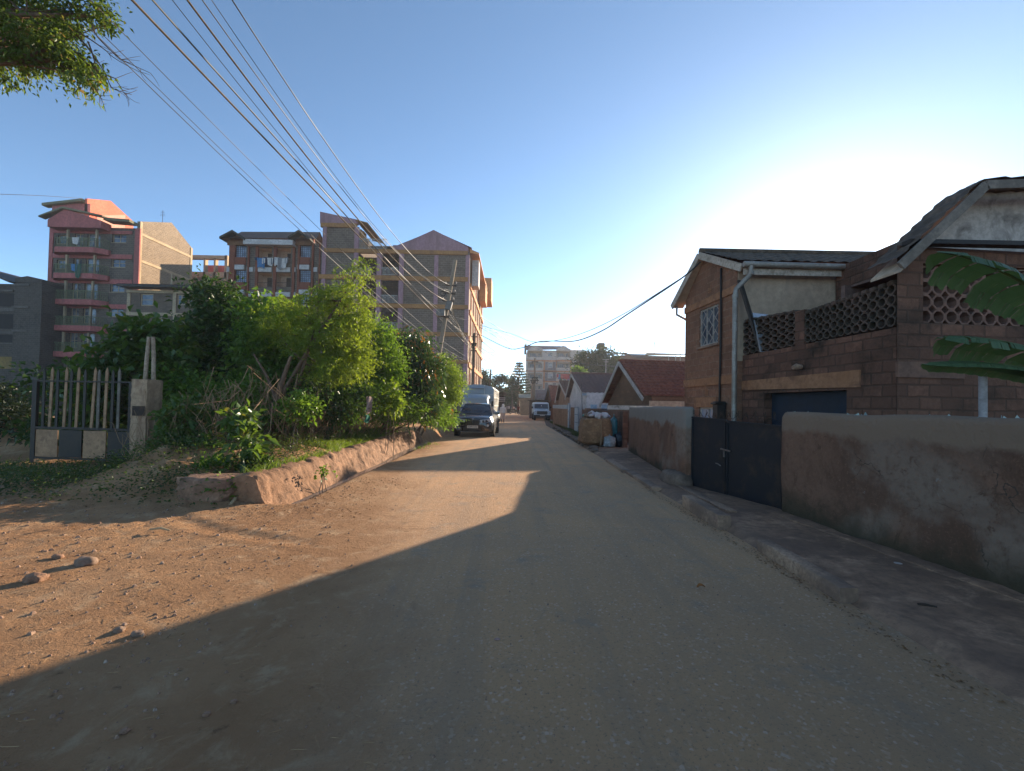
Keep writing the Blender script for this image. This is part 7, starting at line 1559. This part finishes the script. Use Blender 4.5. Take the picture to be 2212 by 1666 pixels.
# low plants at the front of the bank
rng = np.random.default_rng(21); WG = 'weeds along the foot of the hedge'
def weed(label, px, py, D, rx, ry, n, L, W, m, blobs=None, st=3):
    g0 = at(px, py + ry, D); z = hL(g0.x, g0.y); plant('weed', label, 'weed', (g0.x, g0.y, z - .02), [Bl(px, py, D, rx, ry)] + (blobs or []), n, L, W, m, BARKG, WG, .012, .1, 5, stems=st, limbs=8, jit=.5, partn='stem')
weed('bushy bright weed right behind the gate pier', 392, 912, 9.6, 42, 48, 900, .16, .1, LB, [Bl(370, 960, 9.4, 35, 30)])
weed('tall weed with large drooping pale leaves at the front of the bank', 527, 955, 8.3, 36, 55, 300, .21, .12, LB, [Bl(520, 900, 8.4, 28, 18)], 4)
weed('low leafy weed between the gate pier and the masonry block', 400, 1005, 8.9, 46, 30, 1100, .1, .06, LD)
weed('low broad weed just behind the masonry block', 462, 1025, 8.1, 44, 30, 1000, .1, .06, LM)
weed('low weed on the bank above the near end of the drain', 565, 1010, 8.4, 32, 26, 600, .09, .055, LD)
weed('small bright weed at the foot of the gate pier', 265, 1022, 9.0, 14, 12, 90, .1, .05, LY)
weed('leafy weed below the feathery tree trunk', 650, 880, 10.8, 40, 35, 700, .12, .07, LM)
weed('yellow-green weed under the bright green shrub', 848, 860, 14.0, 20, 38, 500, .15, .09, LY)
weed('leafy weed in the gap between the masonry block and the drain', 492, 1062, 7.1, 22, 26, 260, .1, .055, LM)
weed('small weed with round leaf growing from the drain masonry', 700, 1020, 8.6, 9, 9, 40, .09, .06, LM)
weed('leafy weed low in front of the left tree', 445, 985, 9.0, 40, 40, 900, .11, .06, LB)
rng = np.random.default_rng(5)
def scatter(name, label, regions, kind_fn):
    pass
def ground_leaves(n, xr, yr, fn, h):
    x = rng.uniform(*xr, n); y = rng.uniform(*yr, n); k = [i for i in range(n) if fn(x[i], y[i]) > rng.random()]; x = x[k]; y = y[k]
    z = np.array([hL(float(a), float(b)) for a, b in zip(x, y)]) + rng.uniform(0, 1, len(x)) ** 1.5 * h; return np.stack([x, y, z], 1)
# creeping ground cover on the bank
dens = lambda x, y: sm(-4.0, -4.5, x) * sm(6.4, 7.2, y) * (.12 + .88 * (noise.noise(V(x * .8, y * .8, 4)) > -.1))
P = ground_leaves(46000, (-9.3, -4.1), (6.6, 20), lambda x, y: dens(x, y) * (1 if y < 11 else .55), .35)
P2 = ground_leaves(5200, (-13.5, -7.2), (7.9, 10.4), lambda x, y: sm(7.9, 8.7, y) * (noise.noise(V(x * 1.2, y * 1.2, 2)) > -.15), .14)
P = np.concatenate([P, P2]); D_ = rng.normal(0, 1, P.shape); D_[:, 2] = np.abs(D_[:, 2]) * .6
co, fa = leaves(P, D_, .06, .032, .2, .3); tag(raw('ground_cover', co, fa, leafm('leaf_ground', (.045, .075, .018), (.085, .12, .03), .35, .45)), kind='stuff')
# grass on the drain wall top and tufts
pts = []
for i in range(9000):
    y = rng.uniform(11.2, 17.5); x = -4.35 - rng.uniform(0, 1) ** 1.3 * 1.0 - .022 * max(0, y - 9); pts.append((x, y, hL(x, y) - .02))
for i in range(700):
    y = rng.uniform(7.2, 11); x = -4.15 - abs(rng.normal(0, .1)); pts.append((x, y, .38 + rng.uniform(-.03, .04)))
for cx, cy, n, s in ((-3.75, 15.8, 500, .3), (-3.6, 17.3, 300, .3), (-4.9, 8.6, 300, .3), (-3.6, 8.1, 50, .12), (-8.9, 9.5, 350, .8), (-11, 9.4, 700, 1.2), (-13, 9.5, 800, 1.2)):
    for i in range(n): x, y = cx + rng.normal(0, s), cy + rng.normal(0, s * .6); pts.append((x, y, hL(x, y) - .02))
co, fa = blades('g', pts, .16, .012, None, .35); tag(raw('grass', co, fa, leafm('grass_blade', (.09, .15, .02), (.14, .19, .04), .45, .5)), kind='stuff')
pts = []
for i in range(5200):
    y = rng.uniform(17.5, 44); x = 3.35 + abs(rng.normal(0, .28)) + (.4 if y > 26 else .1); pts.append((min(x, 4.1), y, 0.0))
co, fa = blades('g', pts, .17, .02, None, .4); tag(raw('verge_grass', co, fa, leafm('grass_dull', (.05, .075, .02), (.08, .09, .03), .35, .6)), kind='stuff')
# dry stems, vines and brushwood in the shaded lower part of the hedge
random.seed(5); mb = MB()
for i in range(520):
    u = random.random(); y = 9.2 + 10.5 * u; x = -5.0 - random.random() * 2.2 - (1.0 if y < 11 else 0) + .02 * (y - 9); z = hL(x, y); h = random.uniform(.5, 1.5)
    a = V(x, y, z); b = a + V(random.gauss(0, .35), random.gauss(0, .3), h); m_ = a.lerp(b, .5) + V(random.gauss(0, .12), random.gauss(0, .12), random.gauss(0, .1)); c_ = b + V(random.gauss(0, .2), random.gauss(0, .2), random.gauss(-.15, .2)); mb.tube([a, m_, b, c_], [.009, .007, .005, .002], 4)
for i in range(160):
    u = random.random(); y = 9.4 + 9 * u; x = -5.2 - random.random() * 1.4; a = V(x, y, hL(x, y) + random.uniform(.7, 1.8)); b = a + V(random.gauss(0, .2), random.gauss(0, .5), -random.uniform(.3, 1.2)); mb.tube([a, a.lerp(b, .5) + V(.1, random.gauss(0, .2), random.gauss(0, .1)), b], [.009, .007, .004], 4)
tag(mb.build('brushwood', mat('dry_stem', (.34, .24, .14), (.22, .15, .09), (.42, .31, .2), 5, 20, bm=0), smooth=60, uv=False, fixn=False), kind='stuff')
# leaning trunk in front
mb = MB(); a = at(572, 935, 11.2); pp = [V(a.x, a.y, hL(a.x, a.y) - .05), at(598, 865, 11.2), at(606, 835, 11.2), at(628, 770, 11.4)]; mb.tube(pp, [.11, .085, .07, .035], 9); mb.tube([pp[1], at(575, 810, 11.4), at(548, 765, 11.6)], [.05, .035, .02], 7)
tag(mb.build('bare_tree', BARK, smooth=60), 'bare leaning trunk at the front of the hedge, left of centre', 'trunk')
mb = MB(); pp = [gnd(498, 1090), gnd(515, 1080) + V(0, .1, .14), gnd(552, 1062) + V(0, .3, .22)]; mb.tube(pp, [.025, .03, .02], 7); tag(mb.build('cut_stem', mat('pale_stem', (.45, .36, .22), (.35, .28, .17))), 'pale cut stem bending out of the drain by the masonry block', 'stem')
for (px, py, D, m_, lb, s) in ((797, 875, 12.2, mat('pale_rag', (.42, .34, .32), (.3, .22, .2)), 'torn pale plastic bag hanging in the dry stems of the hedge', (.16, .42)), (793, 905, 12, mat('green_rag', (.02, .2, .13), (.02, .15, .1)), 'small green plastic scrap caught below the pale bag', (.12, .18))):
    mb = MB(); c = at(px, py, D); mb.grid(lambda u, v: c + V(s[0] * (u - .5) * (1 + .3 * v), .08 * math.sin(u * 8 + v * 3), -s[1] * (v - .5) + .03 * math.sin(u * 11)), 12, 10); tag(mb.build('plastic_scrap', m_, smooth=70, fixn=False), lb, 'plastic bag')
# overhanging branch, tree standing outside the frame on the left
rng = np.random.default_rng(3); random.seed(9)
LO = leafm('leaf_overhang', (.06, .1, .018), (.12, .165, .035), .5, .4, (.2, .13, .06))
t = thing('roadside_tree', 'tree reaching a leafy branch with bare twig ends over the top left corner', 'tree', (-10.5, 4.2, 0))
bl = [Bl(20, 30, 6.2, 95, 60, .6), Bl(80, 95, 6.0, 85, 48, .5), Bl(150, 120, 6.0, 45, 26, .35), Bl(205, 25, 6.2, 40, 24, .3), Bl(225, 45, 6.1, 18, 18, .15), Bl(120, 20, 6.1, 70, 30, .4), Bl(60, 140, 6.0, 40, 18, .3), Bl(190, 165, 6.0, 38, 15, .2), Bl(205, 205, 5.9, 16, 10, .1), Bl(150, 190, 6.0, 28, 12, .15), Bl(-10, 165, 6, 20, 14, .2), Bl(155, 65, 6, 18, 14, .15), Bl(-60, 60, 6.5, 90, 90, .9)]
P, D_, c = crown_pts(bl, 15000, .085, 15, .35); D_[:, 2] -= .6; co, fa = leaves(P, D_, .075, .034, .2, .35); raw('crown', co - np.array((-10.5, 4.2, 0)), fa, LO, t)
mb = MB(); tk = limb(mb, (-10.5, 4.2, 0), (-9.9, 4.8, 6.2), .22, .15, .03); 
for p_ in ((20, 60), (90, 100), (190, 30), (160, 130)): q = limb(mb, tk[-2], at(*p_, 6.1), .08, .02, .06, 6, 6); [limb(mb, q[random.randrange(3, 6)], V(*c[random.randrange(len(c))]), .018, .004, .12, 4, 4) for _ in range(22)]
for (s_, e_, e2) in (((150, 60), (230, 110), (300, 155)), ((165, 75), (240, 190), (285, 205)), ((190, 90), (210, 200), (225, 232)), ((160, 110), (250, 170), (270, 205)), ((200, 55), (262, 130), (325, 158))):
    q = limb(mb, at(*s_, 6.05), at(*e_, 6.0), .012, .006, .08, 5, 4); q2 = limb(mb, q[-1], at(*e2, 6.0), .006, .003, .12, 5, 4)
    for k in range(6): b_ = random.choice(q[2:] + q2); limb(mb, b_, b_ + V(random.uniform(0, .28), 0, random.uniform(-.22, .1)), .004, .002, .15, 3, 3)
mb.build('trunk', BARK, t, smooth=60, uv=False, fixn=False)
# distant trees
rng = np.random.default_rng(8); random.seed(2); FG = 'trees in the distance'
def ftree(lb, base_, blobs, n, L, m=LFAR, nm='tree', tr=.3, cl=.5, per=12): plant(nm, lb, 'tree', base_, blobs, n, L, L * .55, m, BARKG, FG, tr, cl, per, stems=1, limbs=8)
p = at(1290, 880, 78); ftree('big dark round tree over the white and tiled cottages', (p.x, 78, 0), [Bl(1275, 785, 78, 32, 26), Bl(1305, 778, 78, 28, 24), Bl(1320, 800, 78, 20, 22), Bl(1258, 800, 78, 18, 22), Bl(1290, 815, 78, 40, 22)], 9000, .5, tr=.4, cl=.8)
p = at(1078, 880, 85); ftree('sparse tree with open crown right of the short dark pole', (p.x, 85, 0), [Bl(1072, 822, 85, 11, 8), Bl(1085, 815, 85, 8, 7), Bl(1092, 820, 85, 6, 6), Bl(1068, 838, 85, 10, 8), Bl(1086, 840, 85, 8, 7)], 1500, .45, tr=.25)
p = at(1108, 880, 95); ftree('sparse pale tree just left of the layered conifer', (p.x, 95, 0), [Bl(1106, 822, 95, 8, 8), Bl(1114, 832, 95, 7, 9), Bl(1103, 845, 95, 7, 8)], 1100, .45, tr=.22)
p = at(1105, 880, 100); ftree('dense green trees closing the end of the road', (p.x, 100, 0), [Bl(1100, 855, 100, 14, 12), Bl(1115, 852, 102, 12, 14), Bl(1090, 862, 100, 14, 10), Bl(1124, 862, 100, 10, 10)], 6000, .5, m=leafm('leaf_far_green', (.04, .07, .025), (.055, .085, .03), .3, .6), tr=.3, cl=.7)
p = at(1043, 880, 80); ftree('rounded tree just past the end of the mauve block', (p.x, 80, 0), [Bl(1041, 815, 80, 10, 13), Bl(1050, 832, 80, 10, 10)], 1800, .45, tr=.25)
p = at(1247, 880, 60); ftree('pale leafy bush below the big round tree', (p.x, 62, 0), [Bl(1246, 800, 62, 8, 8), Bl(1256, 806, 62, 10, 6)], 900, .3, m=LM, tr=.1, cl=.3)
# layered conifer
CD = 92
p = at(1120, 880, CD); t = thing('conifer', 'dark layered conifer left of the cream apartment building', 'tree', (p.x, CD, 0), group=FG); cc, dd = [], []; mb = MB(); topz = at(1119, 782, CD).z
mb.tube([(p.x, CD, 0), (p.x, CD, topz)], [.3, .05], 8)
for k in range(14):
    z = topz - .4 - k * .58; rr = .4 + .24 * k if k < 11 else 2.3 + .15 * (k % 3)
    for j in range(9):
        a = j * 2 * math.pi / 9 + k * .4; mb.tube([(p.x, CD, z), (p.x + math.cos(a) * rr, CD + math.sin(a) * rr, z + .12 * rr)], [.04, .015], 4)
        for i in range(64): u = random.random() ** .7; cc.append((p.x + math.cos(a) * rr * u + random.gauss(0, .07), CD + math.sin(a) * rr * u + random.gauss(0, .07), z + .12 * rr * u)); dd.append((math.cos(a), math.sin(a), .4))
co, fa = leaves(np.array(cc), np.array(dd), .42, .13, .2, .5); raw('crown', co - np.array((p.x, CD, 0)), fa, LFAR, t); mb.build('trunk', BARK, t, smooth=60, uv=False)
# far left low hedge and town edge behind the blocks
p = at(60, 870, 40); ftree('line of bushes in the field behind the gate', (p.x, 40, -.1), [Bl(40, 850, 40, 70, 14), Bl(-60, 845, 40, 80, 18)], 4000, .3, m=LBK, tr=.05, cl=.4)
# pebbles, straw and leaf litter on the ground
rng = np.random.default_rng(4); random.seed(4)
mb = MB()
def peb(x, y, s, z=0):
    b0 = len(mb.v); h = s * random.uniform(.5, .8); a0 = random.random() * 6
    ring = [V(x + math.cos(a0 + k * 1.2566) * s * random.uniform(.7, 1.1), y + math.sin(a0 + k * 1.2566) * s * random.uniform(.6, 1), z - .003) for k in range(5)]; mb.v += ring + [V(v.x * .35 + x * .65, v.y * .35 + y * .65, z + h) for v in ring]
    for k in range(5): q = (k + 1) % 5; mb.f.append((b0 + k, b0 + q, b0 + 5 + q, b0 + 5 + k)); mb.m.append(0)
    mb.f.append(tuple(b0 + 5 + k for k in range(5))); mb.m.append(0)
for i in range(2600):
    y = 1.7 + random.random() ** 1.5 * 9; x = random.uniform(-1, 1) * (y * 1.2) - 1.2
    if x > 2.7: continue
    if x > -1.2 - .2 * y and random.random() < .72: continue
    peb(x, y, random.uniform(.004, .013) * (1 if x > -1.5 else 1.5), hL(x, y))
for i in range(420):
    y = 3 + random.random() * 6; x = -2.2 - random.random() ** .8 * y * 1.1; peb(x, y, random.uniform(.012, .035), hL(x, y) - .004)
tag(mb.build('gravel', mat('pebble', (.3, .22, .16), (.2, .13, .09), (.42, .36, .3), 6, 30, bm=0), uv=False, fixn=False), kind='stuff')
mb = MB()
for i in range(420):
    y = 1.7 + random.random() ** 1.4 * 6; x = random.uniform(-1, .35) * (y * 1.2) - .6; z = hL(x, y) + .004; a = random.gauss(.6, .7); L = random.uniform(.02, .11); mb.tube([(x, y, z), (x + math.cos(a) * L, y + math.sin(a) * L, z + .004)], .0012, 3)
tag(mb.build('straw', mat('straw', (.5, .38, .22), (.36, .25, .14)), uv=False, fixn=False), kind='stuff')
P = []
for i in range(2300):
    if i % 2: y = rng.uniform(6.2, 9.5); x = rng.normal(-3.4, .8)
    else: y = rng.uniform(3, 8); x = rng.uniform(-8, -2)
    if x > -2.1: continue
    P.append((x, y, hL(x, y) + .006))
for i in range(500):
    y = rng.uniform(2.5, 9); P.append((2.72 + rng.normal(0, .05), y, .004))
P = np.array(P); D_ = rng.normal(0, 1, P.shape); D_[:, 2] = .1; co, fa = leaves(P, D_, .032, .014, .1, .2); tag(raw('leaf_litter', co, fa, mat('dead_leaf', (.14, .085, .045), (.22, .13, .06), (.3, .2, .1), 8, 30, bm=0)), kind='stuff')
def small(name, label, cat, px, py, fn, z=0.0):
    g = gnd(px, py, z); mb = MB(); m = fn(mb, g); tag(mb.build(name, m, smooth=50), label, cat)
ORL = mat('orange_leaf', (.42, .2, .04), (.25, .1, .03))
small('fallen_leaf', 'single curled orange leaf on the tarmac right of centre', 'leaf', 1514, 1273, lambda mb, g: (mb.grid(lambda u, v: g + V((u - .5) * .075, (v - .5) * .05 * (1 - (2 * u - 1) ** 2), .012 + .02 * math.sin(u * 3) + .012 * (2 * v - 1) ** 2), 8, 6), ORL)[1])
small('fallen_leaf', 'pale heart-shaped leaf lying near the middle of the road', 'leaf', 1074, 1382, lambda mb, g: (mb.grid(lambda u, v: g + V((u - .5) * .05, (v - .5) * .035 * (1 - (2 * u - 1) ** 2), .004), 6, 4), mat('pinkish_leaf', (.38, .25, .22), (.3, .2, .17)))[1])
small('cap', 'clear plastic lid lying on the pavement by the near wall', 'lid', 1940, 1220, lambda mb, g: (mb.disc(g + V(0, 0, .01), (0, 0, 1), .035, .012, 18), mat('clear_plastic', (.5, .5, .5), (.4, .4, .4), rough=.3))[1], .05)
small('stick', 'short dark charred stick on the pavement', 'stick', 2000, 1310, lambda mb, g: (mb.tube([g + V(-.05, .02, .01), g + V(0, 0, .014), g + V(.06, -.03, .01)], [.008, .01, .006], 7), BLK)[1], .05)
for i, (px, py, s, lb) in enumerate(((258, 1364, .035, 'pale flat stone at the edge of the shadow on the dirt'), (296, 1372, .035, 'pale grey stone right of the flat one on the dirt'), (270, 1582, .022, 'dark stone low in the left foreground'), (447, 1545, .02, 'small round stone in the left foreground'), (505, 1518, .018, 'small dark stone near the middle of the foreground'), (185, 1218, .09, 'grey rock half sunk in the sunlit dirt'), (75, 1255, .08, 'brown clod in the sunlit dirt at the far left'), (125, 1205, .05, 'reddish clod above the grey rock'))):
    g = gnd(px, py); boulder((g.x, g.y, hL(g.x, g.y) + s * .25), (s, s * .8, s * .55), 20 + i, mat('pale_stone', (.26, .2, .15), (.17, .12, .09)) if i in (0, 1, 5) else OLDM, 'stone', -.0 + .32, .25, 12); tag(bpy.context.scene.collection.objects[-1], lb, 'stone')
small('stick', 'dry stick lying on the sunlit dirt at left', 'stick', 345, 1150, lambda mb, g: (mb.tube([g + V(-.12, .0, .03), g + V(0, .02, .045), g + V(.14, -.02, .03)], [.012, .016, .008], 6), mat('pale_stem', (.45, .36, .22)))[1])
# ================================================================ AIR
hz = bpy.data.materials.new('air'); hz.use_nodes = True; nt = hz.node_tree; nt.nodes.remove(nt.nodes['Principled BSDF'])
pv = nt.nodes.new('ShaderNodeVolumePrincipled'); pv.inputs['Color'].default_value = (.92, .95, 1, 1); pv.inputs['Density'].default_value = .00065; pv.inputs['Anisotropy'].default_value = .3
nt.links.new(pv.outputs[0], nt.nodes['Material Output'].inputs['Volume'])
mb = MB(); mb.box((-230, -60, -1.6), (240, 330, 27)); tag(mb.build('haze', hz, uv=False), kind='stuff')
